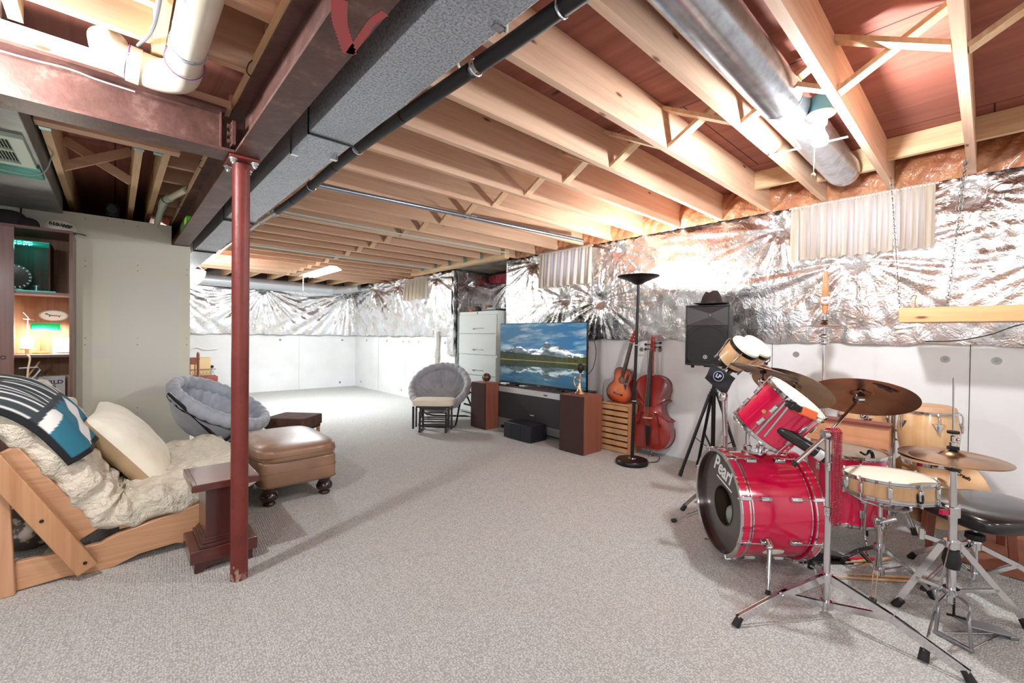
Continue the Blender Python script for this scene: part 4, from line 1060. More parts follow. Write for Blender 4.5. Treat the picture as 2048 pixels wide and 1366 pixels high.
# frames, model ship, ball holder etc. on the middle shelf
t = thing('picture_frame', 'small white-framed photo card standing at the right of the lit shelf', 'picture frame', (-.315, 5.18, 1.035))
Fo = frame((-.325, 5.20, 1.10), (-.1, -1, .15), (1, 0, 0))
b = MB(Fo); b.box(-.05, .05, -.06, .06, 0, .006); part('frame', b, mat('frame_white', (236, 232, 224), .5), t, smooth=0)
b = MB(Fo); b.box(-.038, .038, -.048, .048, .006, .007); part('print', b, mat('print_grey', (198, 196, 192), .6, c2=(150, 150, 152), vs=40), t, smooth=0)
solo('book', MB().box(-.275, -.266, 5.05, 5.18, 1.0365, 1.16), mat('book_brown', (150, 90, 70), .6, c2=(180, 140, 110), vs=50), 'thin brown book upright at the right end of the lit shelf', 'book', smooth=0)
t = thing('display_plaque', 'small pale plaque on a curved wooden stand at the left of the lit shelf', 'plaque', (-.50, 5.05, 1.035))
b = MB(); b.rbox((-.505, 5.05, 1.075), (.07, .05, .012), 4, 20, 8); b.box(-.515, -.495, 5.04, 5.06, 1.036, 1.07); part('stand', b, mat('stand_wood', (200, 160, 110), .5), t)
part('plate', MB().box(-.54, -.475, 5.06, 5.066, 1.082, 1.17), mat('plaque_white', (236, 236, 232), .5, c2=(170, 170, 175), vs=60, vr=(.6, .65)), t, smooth=0)
b = MB(); b.cyl((-.515, 5.1, 1.036), (-.505, 5.1, 1.33), .003, n=6); b.cyl((-.53, 5.1, 1.31), (-.47, 5.1, 1.30), .003, n=6); b.cyl((-.53, 5.1, 1.36), (-.49, 5.1, 1.30), .003, n=6)
solo('figurine', b, mat('figurine_pale', (226, 226, 220), .5), 'spindly pale figurine rising behind the plaque on the lit shelf', 'figurine')
b = MB(); b.tube(smooth_path([(-.49, 4.868, 1.04), (-.470, 4.848, 1.01), (-.478, 4.84, .93), (-.482, 4.845, .84), (-.474, 4.85, .72), (-.47, 4.85, .55)], 8), .006, 8)
solo('power_cable', b, mat('cord_cream', (232, 206, 176), .5), 'cream electric cord dropping from the lit shelf of the wall unit', 'cord')
t = thing('wire_rack', 'white wire rack on the dark lower shelf of the wall unit', 'rack', (-.5, 5.0, .4))
wr = mat('rack_white', (210, 214, 220), .4)
for P in ([(-.54, 4.98, .93), (-.44, 4.98, .935), (-.428, 4.98, .915), (-.46, 4.98, .86), (-.495, 4.98, .83), (-.50, 4.98, .78), (-.50, 4.98, .42)],
          [(-.545, 4.98, .84), (-.515, 4.98, .82), (-.512, 4.98, .42)]):
    b = MB(); b.tube(P, .006, 8); part('wire', b, wr, t)
solo('wooden_stick', MB().bar((-.50, 5.03, .86), (-.435, 5.03, .975), .012, .010), mat('stand_wood', (200, 160, 110)), 'short pale wooden stick poking up behind the wire rack', 'stick', smooth=0)
t = thing('printed_sign', 'white sign reading WORLD SERIES standing on the lower shelf behind the blanket', 'sign', (-.42, 5.2, .4))
part('board', MB().box(-.515, -.305, 5.20, 5.206, .42, .845), mat('sign_board', (206, 204, 202), .6), t, smooth=0)
Fs = lambda x, z: Matrix(((1, 0, 0, x), (0, 0, -1, 5.1985), (0, 1, 0, z), (0, 0, 0, 1)))
navy = mat('navy_ink', (40, 42, 92), .6)
part('lettering', text_mb('WORLD', .042, Fs(-.405, .795), .0004, bold=.0012, sx=1.15), navy, t, smooth=0)
part('lettering', text_mb('SERIES', .042, Fs(-.425, .758), .0004, bold=.0012, sx=1.15), navy, t, smooth=0)
b = MB(); b.box(-.272, -.266, 4.95, 4.96, .62, .86); b.cyl((-.285, 4.955, .86), (-.268, 4.955, .86), .004, n=6)
solo('metal_rod', b, mat('rod_steel', (170, 165, 165), .3, .8), 'slim metal rod fixed inside the right wall of the lower shelf', 'rod')
# caps on top
def cap(name, label, c, rz, colr, brim, scale=1.0, brimr=None, txt=None, tcol=None):
    t = thing(name, label, 'cap', (c[0], c[1], c[2]))
    F = rotz(rz, c) @ Matrix.Scale(scale, 4)
    def crown(u, v):
        a = 2*pi*u; t_ = v*pi/2; r = .088*cos(t_)**.55; fl = 1+.04*abs(sin(3*a))
        return (r*cos(a)*1.1*fl, r*sin(a)*fl, .002+.105*sin(t_)**.9)
    part('crown', MB().grid(crown, 36, 14, M=F, cu=True), colr, t, smooth=80)
    def brimf(u, v):
        a = -.95+1.9*u; r = .085+.075*v*cos(a*.9)**.5
        return (r*cos(a)*1.1, r*sin(a), .006-.10*(abs(a)/1.0)**2*v*.25)
    part('brim', MB().grid(brimf, 20, 8, M=F), brim, t, smooth=80, solid=.004)
    if txt:
        o_ = text_mb(txt, .030, F @ Matrix(((0, 0, 1, .097), (1, 0, 0, 0), (0, 1, 0, .045), (0, 0, 0, 1))), .002, bold=.001)
        part('lettering', o_, tcol, t, smooth=0)
    return t
blackf = mat('cap_black', (26, 24, 26), .85); whitef = mat('cap_white', (214, 206, 192), .85, c2=(196, 188, 174), vs=14)
t = thing('cap', 'white baseball cap printed 610-WIP on top of the wall unit', 'cap', (-.31, 5.0, 2.0))
Fc = rotz(radians(-90), (-.325, 5.0, 2.0))
def crown(u, v):
    a = 2*pi*u; t_ = v*pi/2; r = .082*cos(t_)**.5; fl = 1+.05*abs(sin(3*a))
    return (r*cos(a)*fl, r*sin(a)*1.12*fl, .002+.095*sin(t_)**.85)
part('crown', MB().grid(crown, 40, 16, M=Fc, cu=True), whitef, t, smooth=80)
def brimf(u, v):
    a = -.2+1.6*u; r = .08+.07*v*max(0, cos((a-.6)*.9))**.5; return (r*cos(a)*.9, r*sin(a)*1.1, .008-.012*v)
part('brim', MB().grid(brimf, 20, 8, M=Fc), mat('cap_green', (50, 62, 56), .8), t, smooth=80, solid=.004)
part('lettering', text_mb('610-WIP', .036, Matrix(((.98, 0, .2, -.313), (.17, 0, -.98, 4.908), (-.1, .98, 0, 2.045), (0, 0, 0, 1))), .003, bold=.0015), mat('ink_black', (24, 24, 28), .7), t, smooth=0)
cap('cap', 'black cap with pink script lettering at the left end of the wall unit top', (-.60, 5.0, 2.0), radians(-20), blackf, mat('cap_pink', (150, 90, 96), .8), 1.15, txt='Flyers', tcol=mat('cap_script', (222, 170, 186), .7))
cap('cap', 'black cap lying brim-down between the other two caps on the wall unit', (-.50, 4.97, 1.999), radians(15), blackf, blackf, .75)
b = MB(); b.tube(smooth_path([(-.575, 5.28, 2.25), (-.56, 5.275, 2.20), (-.565, 5.27, 2.12), (-.56, 5.2, 2.04)], 8), .005, 6)
solo('power_cable', b, blackf, 'thin black cord hanging over the drywall top behind the caps', 'cord')
# ---------------------------------------------------------------- middle: cabinet, television, speakers
CAB = mat('cabinet_putty', (206, 212, 208), .45)
t = thing('filing_cabinet', 'tall pale grey lateral filing cabinet standing in the wall recess', 'filing cabinet', (4.36, 5.32, 0))
CX0 = 4.12; CY0, CY1 = 4.83, 5.775
part('body', MB().box(CX0, CX0+.46, CY0, CY1, .02, 1.60), CAB, t, bevel=.004)
hz = [(1.285, 1.535), (.955, 1.262), (.635, .915), (.33, .612), (.05, .31)]
hz = [(1.262, 1.545), (.940, 1.248), (.625, .905), (.335, .612), (.045, .322)]
grip = mat('chrome_pull', (170, 172, 172), .25, .9)
for z0, z1 in hz:
    d = part('drawer', MB().box(CX0-.016, CX0-.001, CY0+.012, CY1-.012, z0, z1), CAB, t, bevel=.004)
    b = MB(); zc = z0+.07
    b.box(CX0-.0185, CX0-.016, 5.13, 5.39, zc-.017, zc+.017)
    part('handle_plate', b, mat('pull_white', (226, 230, 228), .3), d, smooth=0)
    b = MB(); b.box(CX0-.034, CX0-.018, 5.14, 5.36, zc+.004, zc+.014); b.box(CX0-.034, CX0-.018, 5.355, 5.385, zc-.012, zc+.014)
    part('handle', b, grip, d, bevel=.002)
b = MB(); b.cyl((CX0-.002, 5.31, 1.575), (CX0-.006, 5.31, 1.575), .012, n=20)
part('lock', b, mat('lock_dark', (90, 88, 86), .3, .8), t)
t = thing('laptop_stack', 'stack of dark folders and thin electronics on the filing cabinet', 'stack', (4.3, 5.15, 1.6))
b = MB(); b.box(4.16, 4.44, 4.93, 5.26, 1.601, 1.618); part('folder', b, mat('folder_dark', (44, 50, 60), .5), t)
b = MB(); b.box(4.18, 4.42, 4.95, 5.24, 1.619, 1.636); part('folder', b, mat('folder_slate', (80, 90, 104), .4), t)
b = MB(); b.box(4.20, 4.40, 5.04, 5.18, 1.637, 1.65); part('folder', b, mat('folder_white', (225, 228, 230), .4), t)
b = MB(); b.rbox((4.32, 5.30, 1.655), (.16, .05, .105), 8, 16, 10)
solo('small_box', b, mat('tan_card', (168, 140, 120), .7), 'little tan box beside the dark folders on the filing cabinet', 'box')
t = thing('toy_truck', 'small orange and dark model with wires at the left of the filing cabinet top', 'toy', (4.3, 5.55, 1.6))
b = MB(); b.rbox((4.30, 5.66, 1.635), (.12, .15, .06), 3, 16, 10); part('orange_body', b, mat('toy_orange', (176, 88, 60), .5), t)
b = MB(); b.rbox((4.30, 5.55, 1.65), (.12, .12, .09), 3, 16, 10); part('dark_body', b, mat('toy_dark', (70, 60, 48), .5, c2=(120, 110, 90), vs=30), t)
b = MB()
for i in range(5): b.tube(smooth_path([(4.26, 5.62-.05*i, 1.68), (4.24, 5.58-.05*i, 1.73), (4.22, 5.50-.04*i, 1.62)], 5), .003, 5)
part('wires', b, mat('wire_dark', (40, 38, 44), .5), t, stuff=True)
t = thing('trophy', 'crumpled shiny ornament at the right end of the filing cabinet top', 'ornament', (4.35, 4.93, 1.6))
b = MB(); b.ellipsoid((4.44, 4.98, 1.72), (.06, .05, .055), 14, 10); b.ellipsoid((4.47, 4.93, 1.68), (.05, .04, .05), 12, 8); part('crumple', b, FOIL, t)

# television -------------------------------------------------------------
TX, TY0, TY1, TZ0, TZ1 = 3.895, 3.025, 4.505, .602, 1.393
t = thing('television', 'large flat television showing snowy mountains mirrored in a lake', 'television', (TX, 3.77, .60))
BLKG = mat('black_gloss', (16, 16, 18), .25)
part('case', MB().box(TX, TX+.028, TY0, TY1, TZ0, TZ1), BLKG, t, bevel=.003)
part('rear_bulge', MB().box(TX+.028, TX+.07, TY0+.2, TY1-.2, TZ0+.06, TZ0+.45), BLKG, t, bevel=.01)
nx, nz = 330, 186
y0, y1, z0, z1 = TY1-.008, TY0+.008, TZ0+.020, TZ1-.008
b = MB(); b.v = [(TX-.0008, y0+(y1-y0)*i/nx, z0+(z1-z0)*j/nz) for i in range(nx+1) for j in range(nz+1)]
b.f = [(i*(nz+1)+j, (i+1)*(nz+1)+j, (i+1)*(nz+1)+j+1, i*(nz+1)+j+1) for i in range(nx) for j in range(nz)]
SCR = colmat('screen_image', .15, es=.95)
scr = part('screen', b, SCR, t, smooth=0)
X, Z = np.meshgrid(np.linspace(0, 1, nx+1), np.linspace(0, 1, nz+1), indexing='ij')
rs = np.random.RandomState(4)
def fbm(x, y, o=6, sx=3., sy=3., seed=1):
    r = np.random.RandomState(seed); g = r.rand(64, 64); out = 0*x; amp = 1; tot = 0
    for k in range(o):
        xx = x*sx*2**k; yy = y*sy*2**k; xi = np.floor(xx).astype(int); yi = np.floor(yy).astype(int); fx = xx-xi; fy = yy-yi
        fx = fx*fx*(3-2*fx); fy = fy*fy*(3-2*fy)
        a = g[xi % 64, yi % 64]; b_ = g[(xi+1) % 64, yi % 64]; c = g[xi % 64, (yi+1) % 64]; d = g[(xi+1) % 64, (yi+1) % 64]
        out = out+amp*((a*(1-fx)+b_*fx)*(1-fy)+(c*(1-fx)+d*fx)*fy); tot += amp; amp *= .55
    return out/tot
HZ_ = .385
def scene_col(X, Z):
    """colour of the picture above the shoreline; Z 0..1 of the full height"""
    C = np.zeros(X.shape+(3,))
    def cc(*v): return np.array(v, float)/255
    s = (Z-HZ_)/(1-HZ_)
    sky = cc(44, 84, 112)*(1-X[..., None]*.0)+(cc(34, 92, 136)-cc(44, 84, 112))*X[..., None]
    cl = np.clip((fbm(X*1.0+Z*.9, Z*1.6-X*.3, 6, 3.2, 5.5, 3)-.47)*5.5, 0, 1); cl2 = np.clip((fbm(X+Z*.7, Z*2.4-X*.5, 6, 5, 9, 8)-.50)*5, 0, 1)
    k = np.clip(cl*.8+cl2*.4-.25*X, 0, 1)[..., None]
    C[:] = sky*(1-k)+k*(cc(182, 190, 196)*(.55+.5*fbm(X, Z, 4, 8, 8, 5)[..., None]))
    ridge = .22+.20*np.exp(-((X-.58)/.055)**2)+.16*np.exp(-((X-.24)/.09)**2)+.19*np.exp(-((X-.70)/.13)**2)+.10*np.exp(-((X-.44)/.08)**2)+.06*np.exp(-((X-.95)/.1)**2)+.06*(fbm(X, X*0, 6, 9, 1, 9)-.5)*2
    m = s < ridge
    rk = fbm(X+s*.35, s-X*.2, 6, 11, 13, 12); snow = (np.clip((rk-.515)*9, 0, 1)*np.clip((s-ridge+.22)/.10, 0, 1))[..., None]
    rock = cc(74, 84, 92)*(.55+.9*fbm(X, s, 5, 14, 14, 2)[..., None])
    C[m] = (rock*(1-snow)+snow*cc(214, 220, 224))[m]
    hill = .20-.10*np.abs(X-.15)**.7*(X > .15)+.03*fbm(X, X*0, 4, 6, 1, 20)-.06*np.clip((X-.6)*2, 0, 1)+.05*np.clip((X-.7)*3, 0, 1)
    C[s < hill] = (cc(30, 46, 42)*(.4+.9*fbm(X, s, 4, 20, 20, 6)[..., None]))[s < hill]
    tr = .085+.055*fbm(X*1.0, X*0, 2, 60, 1, 30)+.02*fbm(X, X*0, 3, 8, 1, 31)+.05*np.clip((X-.55)*2, 0, 1)
    fo = (cc(40, 52, 26)*(.25+1.0*fbm(X, s, 4, 46, 16, 16)[..., None])+cc(44, 34, 0)*np.clip(X-.35, 0, 1)[..., None]*.8)
    C[s < tr] = fo[s < tr]
    sh = s < .012; C[sh] = cc(150, 118, 62)
    return C
up_ = scene_col(X, Z)
Zr = HZ_+(HZ_-Z)*(1-HZ_)/HZ_*.66+.004*np.sin(Z*260+X*9)
lo_ = scene_col(np.clip(X+.004*np.sin(Z*190), 0, 1), Zr)*.72+np.array([.0, .03, .035])
deep = np.clip((.16-Z)/.16, 0, 1)[..., None]; lo_ = lo_*(1-.45*deep)+np.array([.05, .20, .27])*.45*deep
img = np.where((Z >= HZ_)[..., None], up_, lo_)
lin = np.where(img <= .04045, img/12.92, ((img+.055)/1.055)**2.4)
arr = np.ones((lin.shape[0]*lin.shape[1], 4)); arr[:, :3] = np.clip(lin.reshape(-1, 3), 0, 1)
setcol(scr, arr)
for (a_, b_) in ((3.30, 3.46), (4.10, 4.26)):
    part('foot', MB().box(TX-.10, TX+.16, a_, b_, .587, .60), BLKG, t, bevel=.002)
part('lower_bezel', MB().box(TX-.006, TX+.01, TY0, TY1, TZ0, TZ0+.018), BLKG, t, bevel=.001)
part('badge', MB().box(TX-.008, TX-.006, 3.74, 3.79, TZ0+.004, TZ0+.011), mat('badge_grey', (150, 155, 160), .4), t, smooth=0)
b = MB(); b.tube(smooth_path([(3.93, 3.03, 1.30), (3.95, 2.98, 1.22), (3.96, 2.95, 1.05), (3.95, 2.98, .88), (3.93, 3.04, .80)], 8), .004, 6)
solo('power_cable', b, BLKG, 'black cable bowing out behind the right edge of the television', 'cord')
# stand
t = thing('media_console', 'wide dark media console with brushed silver bands under the television', 'media console', (3.98, 3.78, 0))
SX = 3.79
darkg = mat('console_grille', (50, 48, 52), .8, bump=.3, bs=500, bd=.001); silv = mat('brushed_silver', (196, 198, 202), .35, .4); topwood = wood('console_top', (74, 48, 44), (54, 34, 32), 'Y', .4, 1.2)
part('carcass', MB().box(SX+.02, SX+.42, 3.13, 4.46, .05, .565), mat('console_black', (36, 34, 36), .6), t, bevel=.003)
part('top_panel', MB().box(SX-.004, SX+.42, 3.12, 4.47, .566, .586), topwood, t, smooth=0)
part('upper_band', MB().box(SX, SX+.02, 3.125, 4.465, .492, .563), silv, t, smooth=0)
part('grille_cloth', MB().box(SX+.004, SX+.02, 3.125, 4.465, .150, .490), darkg, t, smooth=0)
part('lower_band', MB().box(SX, SX+.02, 3.125, 4.465, .055, .148), mat('band_grey', (140, 140, 142), .4, .5), t, smooth=0)
part('badge', MB().box(SX+.001, SX+.004, 3.74, 3.81, .245, .257), silv, t, smooth=0)
part('remote_eye', MB().box(SX-.002, SX, 3.52, 3.58, .512, .530), mat('eye_dark', (80, 76, 74), .3), t, smooth=0)
for (x, y) in ((SX+.06, 3.2), (SX+.38, 3.2), (SX+.06, 4.38), (SX+.38, 4.38)):
    part('foot', MB().cyl((x, y, 0), (x, y, .05), .022, n=16), BLKG, t)
for (x, y, w_, d_, h_, m_, lb, ct) in ((3.835, 4.33, .10, .075, .020, mat('white_plastic', (230, 230, 230), .4), 'small white box on the left end of the console under the television', 'box'), (3.84, 3.98, .10, .06, .014, silv, 'thin silver media box on the console below the screen', 'media box'), (3.835, 3.20, .14, .07, .022, BLKG, 'low black media box on the right end of the console', 'media box')):
    solo('media_box', MB().box(x-d_/2, x+d_/2, y-w_/2, y+w_/2, .5865, .5865+h_), m_, lb, ct, bevel=.002)
# tower speakers
SPW = wood('speaker_walnut', (150, 92, 72), (122, 70, 54), 'Z', .5, 1.4, grain=.08)
CLOTH = mat('speaker_cloth', (62, 40, 38), .95, bump=.3, bs=600, bd=.001)
def tower(label, x0, x1, y0, y1, h):
    t = thing('tower_speaker', label, 'speaker', ((x0+x1)/2, (y0+y1)/2, 0))
    part('cabinet', MB().box(x0+.02, x1, y0, y1, 0, h), SPW, t, bevel=.002)
    part('grille', MB().box(x0, x0+.019, y0+.002, y1-.002, .004, h-.004), CLOTH, t, bevel=.006)
    return t
tower('walnut floor speaker with dark cloth front at the left end of the television console', 3.548, 3.78, 4.395, 4.70, .606)
tower('walnut floor speaker with dark cloth front at the right end of the television console', 3.545, 3.865, 2.79, 3.115, .608)
t = thing('center_speaker', 'low black centre speaker lying on the carpet before the television console', 'speaker', (3.6, 3.73, 0))
BS_ = mat('black_satin', (30, 32, 36), .35)
part('cabinet', MB().box(3.505, 3.755, 3.50, 3.955, .002, .190), BS_, t, bevel=.004)
for (a_, b_) in ((3.505, 3.655), (3.660, 3.82), (3.825, 3.95)): part('grille', MB().box(3.487, 3.504, a_, b_, .008, .182), mat('black_cloth', (36, 38, 44), .9), t, bevel=.003)
t = thing('ball', 'brown glazed ball on a small ring on top of the left tower speaker', 'ball', (3.66, 4.50, .607))
b = MB(); b.ellipsoid((3.655, 4.50, .672), .058, 28, 18); part('sphere', b, mat('ball_brown', (64, 40, 36), .18, coat=.7, c2=(96, 66, 52), vs=16), t)
b = MB(); b.torus(.026, .006, Matrix.Translation((3.655, 4.50, .6135)), 24, 8); part('ring_base', b, mat('ring_tan', (180, 140, 100), .4), t)
b = MB()
for a in (0, .6, 1.2):
    b.tube([(3.655+.0585*cos(q)*cos(a), 4.50+.0585*cos(q)*sin(a), .672+.0585*sin(q)) for q in [pi*2*i/24 for i in range(24)]], .0012, 4, True)
part('gold_lines', b, mat('gold_line', (170, 120, 70), .3, .7), t)
# bulb horn
BR = mat('horn_brass', (214, 190, 156), .18, .95)
t = thing('bulb_horn', 'brass bulb horn with coiled tube and black rubber bulb on the right tower speaker', 'horn', (3.69, 2.955, .609))
hc = (3.69, 2.955)
b = MB(); b.lathe([(.056, .0), (.058, .003), (.045, .012), (.030, .035), (.019, .07), (.012, .11), (.009, .13)], Matrix.Translation((hc[0], hc[1], .609)), 32)
part('bell', b, BR, t, solid=.002)
coil = [(hc[0], hc[1], .735), (hc[0], hc[1]+.005, .765), (hc[0], hc[1]+.035, .79), (hc[0], hc[1]+.07, .77), (hc[0], hc[1]+.075, .72), (hc[0], hc[1]+.05, .68), (hc[0], hc[1]+.012, .69), (hc[0]+.005, hc[1]-.004, .74), (hc[0]+.003, hc[1]-.004, .80)]
b = MB(); b.tube(smooth_path(coil, 8), .009, 12); part('coiled_tube', b, BR, t)
b = MB(); b.cyl((hc[0]+.003, hc[1]-.004, .80), (hc[0]+.003, hc[1]-.004, .838), .012, n=16); part('collar', b, BR, t)
b = MB(); b.lathe([(.012, 0), (.016, .01), (.034, .03), (.042, .055), (.038, .082), (.020, .10), (0, .104)], Matrix.Translation((hc[0]+.003, hc[1]-.004, .835)), 28); part('rubber_bulb', b, mat('rubber_black', (26, 24, 26), .5), t)

# crates, guitar, cello, lamp ---------------------------------------------
CRW = wood('crate_pine', (216, 168, 120), (190, 138, 94), 'Y', .65, 1.4, knots=(120, 66, 40), grain=.15)
def crate(z, label):
    t = thing('crate', label, 'crate', (4.05, 2.69, z))
    Y0, Y1, X0, X1 = 2.512, 2.872, 3.945, 4.20
    for x in (X0+.012, X1-.012):
        for i in range(4): part('slat', MB().box(x-.005, x+.005, Y0+.02, Y1-.02, z+.006+.064*i, z+.052+.064*i), CRW, t, smooth=0)
    for y in (Y0+.009, Y1-.009): part('end_board', MB().box(X0+.018, X1-.018, y-.009, y+.009, z, z+.25), wood('crate_end', (200, 140, 100), (170, 110, 78), 'Z', .65, 1.4), t, smooth=0)
    part('bottom', MB().box(X0+.02, X1-.02, Y0+.02, Y1-.02, z+.004, z+.014), CRW, t, smooth=0)
    return t
crate(0, 'lower of the two stacked slatted pine crates under the guitar')
t = crate(.252, 'upper of the two stacked slatted pine crates, with the guitar on top')
part('lid', MB().box(3.945, 4.20, 2.512, 2.872, .503, .512), CRW, t, smooth=0)
def half(pts, n=6):
    P = smooth_path([(x, y, 0) for x, y in pts], n); R = [(p.x, p.y) for p in P]
    return R+[(-x, y) for x, y in reversed(R) if x > 1e-5]
def instr(o, up, nrm):
    up = Vector(up).normalized(); n_ = Vector(nrm); n_ = (n_-up*n_.dot(up)).normalized(); x = up.cross(n_)
    return Matrix(((x.x, up.x, n_.x, o[0]), (x.y, up.y, n_.y, o[1]), (x.z, up.z, n_.z, o[2]), (0, 0, 0, 1)))
def m_sunburst():
    m, nt, bb = _new('sunburst_top'); bb.inputs['Roughness'].default_value = .22; bb.inputs['Coat Weight'].default_value = .6
    a = nt.nodes.new('ShaderNodeVertexColor'); a.layer_name = 'Col'; nt.links.new(a.outputs[0], bb.inputs['Base Color']); return m
GF = instr((4.03, 2.725, .517), (.085, -.165, .80), (-1, .05, .1))
gout = half([(0, 0), (.07, .004), (.13, .03), (.163, .085), (.155, .145), (.125, .19), (.106, .225), (.108, .265), (.118, .30), (.112, .345), (.08, .375), (.035, .385), (0, .386)])
t = thing('guitar', 'small sunburst acoustic guitar with a decorated pickguard standing on the crates', 'guitar', (4.03, 2.72, .515))
gred = mat('guitar_side', (98, 26, 26), .25, coat=.6)
part('body_shell', MB().prism(gout, -.088, 0, GF), gred, t, smooth=50, bevel=.004)
# sunburst soundboard as concentric rings so that it carries its own colour
gy = .165; rings = 14; b = MB(); cols = []
vs = []; fs = []; n_o = len(gout)
for k in range(rings+1):
    f_ = k/rings
    for (x, y) in gout: vs.append((x*f_, gy+(y-gy)*f_, .001))
for k in range(rings):
    for i in range(n_o): fs.append((k*n_o+i, k*n_o+(i+1) % n_o, (k+1)*n_o+(i+1) % n_o, (k+1)*n_o+i))
b.add(vs, fs, GF)
top = part('soundboard', b, m_sunburst(), t, smooth=0)
arr = np.ones((len(vs), 4))
c0, c1, c2_ = [np.array(srgb(c)[:3]) for c in ((232, 140, 80), (206, 88, 46), (56, 16, 16))]
for i in range(len(vs)):
    f_ = (i//n_o)/rings; arr[i, :3] = c0*(1-min(1, f_/.68))+c1*min(1, f_/.68) if f_ < .68 else c1*(1-(f_-.68)/.32)+c2_*((f_-.68)/.32)
setcol(top, arr)
b = MB(); b.prism([(.036*cos(2*pi*i/32), .252+.036*sin(2*pi*i/32)) for i in range(32)], .001, .0018, GF); part('sound_hole', b, mat('hole_tan', (150, 120, 90), .7, c2=(90, 60, 44), vs=12), t, smooth=0)
b = MB(); b.torus(.039, .0018, GF @ Matrix.Translation((0, .252, .002)), 36, 6); part('rosette', b, mat('rosette', (40, 22, 20), .4), t)
pg = [(.022, .222), (.045, .20), (.07, .165), (.085, .16), (.080, .195), (.078, .235), (.088, .29), (.078, .335), (.055, .33), (.045, .29), (.046, .25), (.038, .232)]
part('pickguard', MB().prism(pg, .0015, .003, GF), mat('pickguard', (44, 44, 54), .25, c2=(180, 180, 186), vs=34, vr=(.56, .62)), t, smooth=0)
b = MB(GF); b.box(-.058, .058, .088, .104, .001, .010); part('bridge', b, mat('ebony', (26, 20, 20), .4), t, bevel=.002)
b = MB(GF); b.box(-.034, .034, .098, .1005, .010, .013); part('saddle', b, mat('bone', (230, 224, 206), .4), t, smooth=0)
b = MB(GF)
b.v = []; 
b.prism([(-.021, .285), (.021, .285), (.0175, .665), (-.0175, .665)], -.015, .009); part('neck', b, mat('neck_dark', (44, 26, 26), .35), t, bevel=.003)
b = MB(GF)
for i in range(17):
    y = .665-.36*(1-2**(-i/11.)); b.box(-.019, .019, y-.0008, y+.0008, .009, .0105)
part('frets', b, mat('fret_nickel', (170, 165, 155), .3, .9), t, smooth=0)
b = MB(GF); b.box(-.0185, .0185, .665, .669, .0, .012); part('nut', b, mat('bone', (230, 224, 206)), t, smooth=0)
HF = GF @ Matrix.Translation((0, .669, -.004)) @ Matrix.Rotation(radians(-12), 4, 'X')
b = MB(); b.prism([(-.019, 0), (.019, 0), (.030, .02), (.028, .13), (.012, .142), (-.012, .142), (-.028, .13), (-.030, .02)], -.007, .006, HF); part('headstock', b, mat('head_red', (140, 40, 40), .3, coat=.5), t, bevel=.002)
for s in (-1, 1):
    for y in (.035, .07, .105):
        b = MB(HF); b.cyl((s*.018, y, .006), (s*.018, y, .018), .0035, n=10); b.cyl((s*.028, y, -.003), (s*.046, y, -.003), .002, n=8); b.ellipsoid((s*.052, y, -.003), (.008, .008, .004), 12, 8)
        part('tuning_peg', b, mat('peg_cream', (228, 216, 196), .3, .2), t)
b = MB()
for i in range(6):
    x = -.0125+.005*i; b.tube([GF @ Vector((x*1.5, .0995, .013)), GF @ Vector((x, .667, .013))], .0005, 4)
part('strings', b, mat('string_steel', (200, 195, 180), .3, .9), t, stuff=True)
# cello
CEL = mat('cello_varnish', (150, 44, 34), .2, 0, c2=(122, 30, 26), vs=4, coat=.8, stretch=(3, 3, .6))
CF = instr((4.052, 2.335, .085), (.105, .035, 1.0), (-1, -.06, .1))
cout = half([(0, 0), (.10, .006), (.17, .045), (.213, .12), (.218, .19), (.205, .25), (.196, .283), (.214, .30), (.214, .304), (.185, .308), (.150, .335), (.125, .375), (.117, .42), (.125, .46), (.150, .488), (.175, .498), (.175, .502), (.155, .515), (.155, .55), (.170, .60), (.168, .66), (.14, .71), (.09, .742), (.035, .755), (0, .755)], 4)
t = thing('cello', 'glossy red-brown cello leaning against the white foam wall', 'cello', (4.09, 2.335, 0))
part('ribs', MB().prism(cout, -.112, 0, CF), mat('cello_ribs', (112, 30, 26), .25, coat=.7), t, smooth=50)
def arch(sign, z0):
    b = MB(); n_o = len(cout); K = 12; vs = []; fs = []; cy = .40
    for k in range(K+1):
        f_ = k/K; h = .026*(1-f_**2)**1.0*(1 if f_ < .97 else .5)
        for (x, y) in cout: vs.append((x*f_*1.022, cy*(1-f_)+ (y*1.012-.004)*f_ if True else y, z0+sign*(.004+h)))
    for k in range(K):
        for i in range(n_o): fs.append((k*n_o+i, k*n_o+(i+1) % n_o, (k+1)*n_o+(i+1) % n_o, (k+1)*n_o+i))
    b.add(vs, fs, CF)
    o = [(x*1.022, y*1.012-.004) for x, y in cout]
    b.prism(o, z0 if sign > 0 else z0-.005, z0+.005 if sign > 0 else z0, CF)
    return b
part('top_plate', arch(1, 0), CEL, t, smooth=60)
part('back_plate', arch(-1, -.112), CEL, t, smooth=60)
ebn = mat('ebony', (26, 20, 20))
for s in (-1, 1):
    P = [(s*.075, .335), (s*.062, .35), (s*.066, .365), (s*.085, .36), (s*.092, .33), (s*.100, .28), (s*.106, .245), (s*.122, .235), (s*.130, .25), (s*.120, .262)]
    b = MB(); b.tube([CF @ Vector((x, y, .030-.05*(abs(x)-.06))) for x, y in [(p.x, p.y) for p in smooth_path([(x, y, 0) for x, y in P], 6)]], .0035, 6); part('sound_hole', b, mat('f_hole', (20, 8, 8), .8), t)
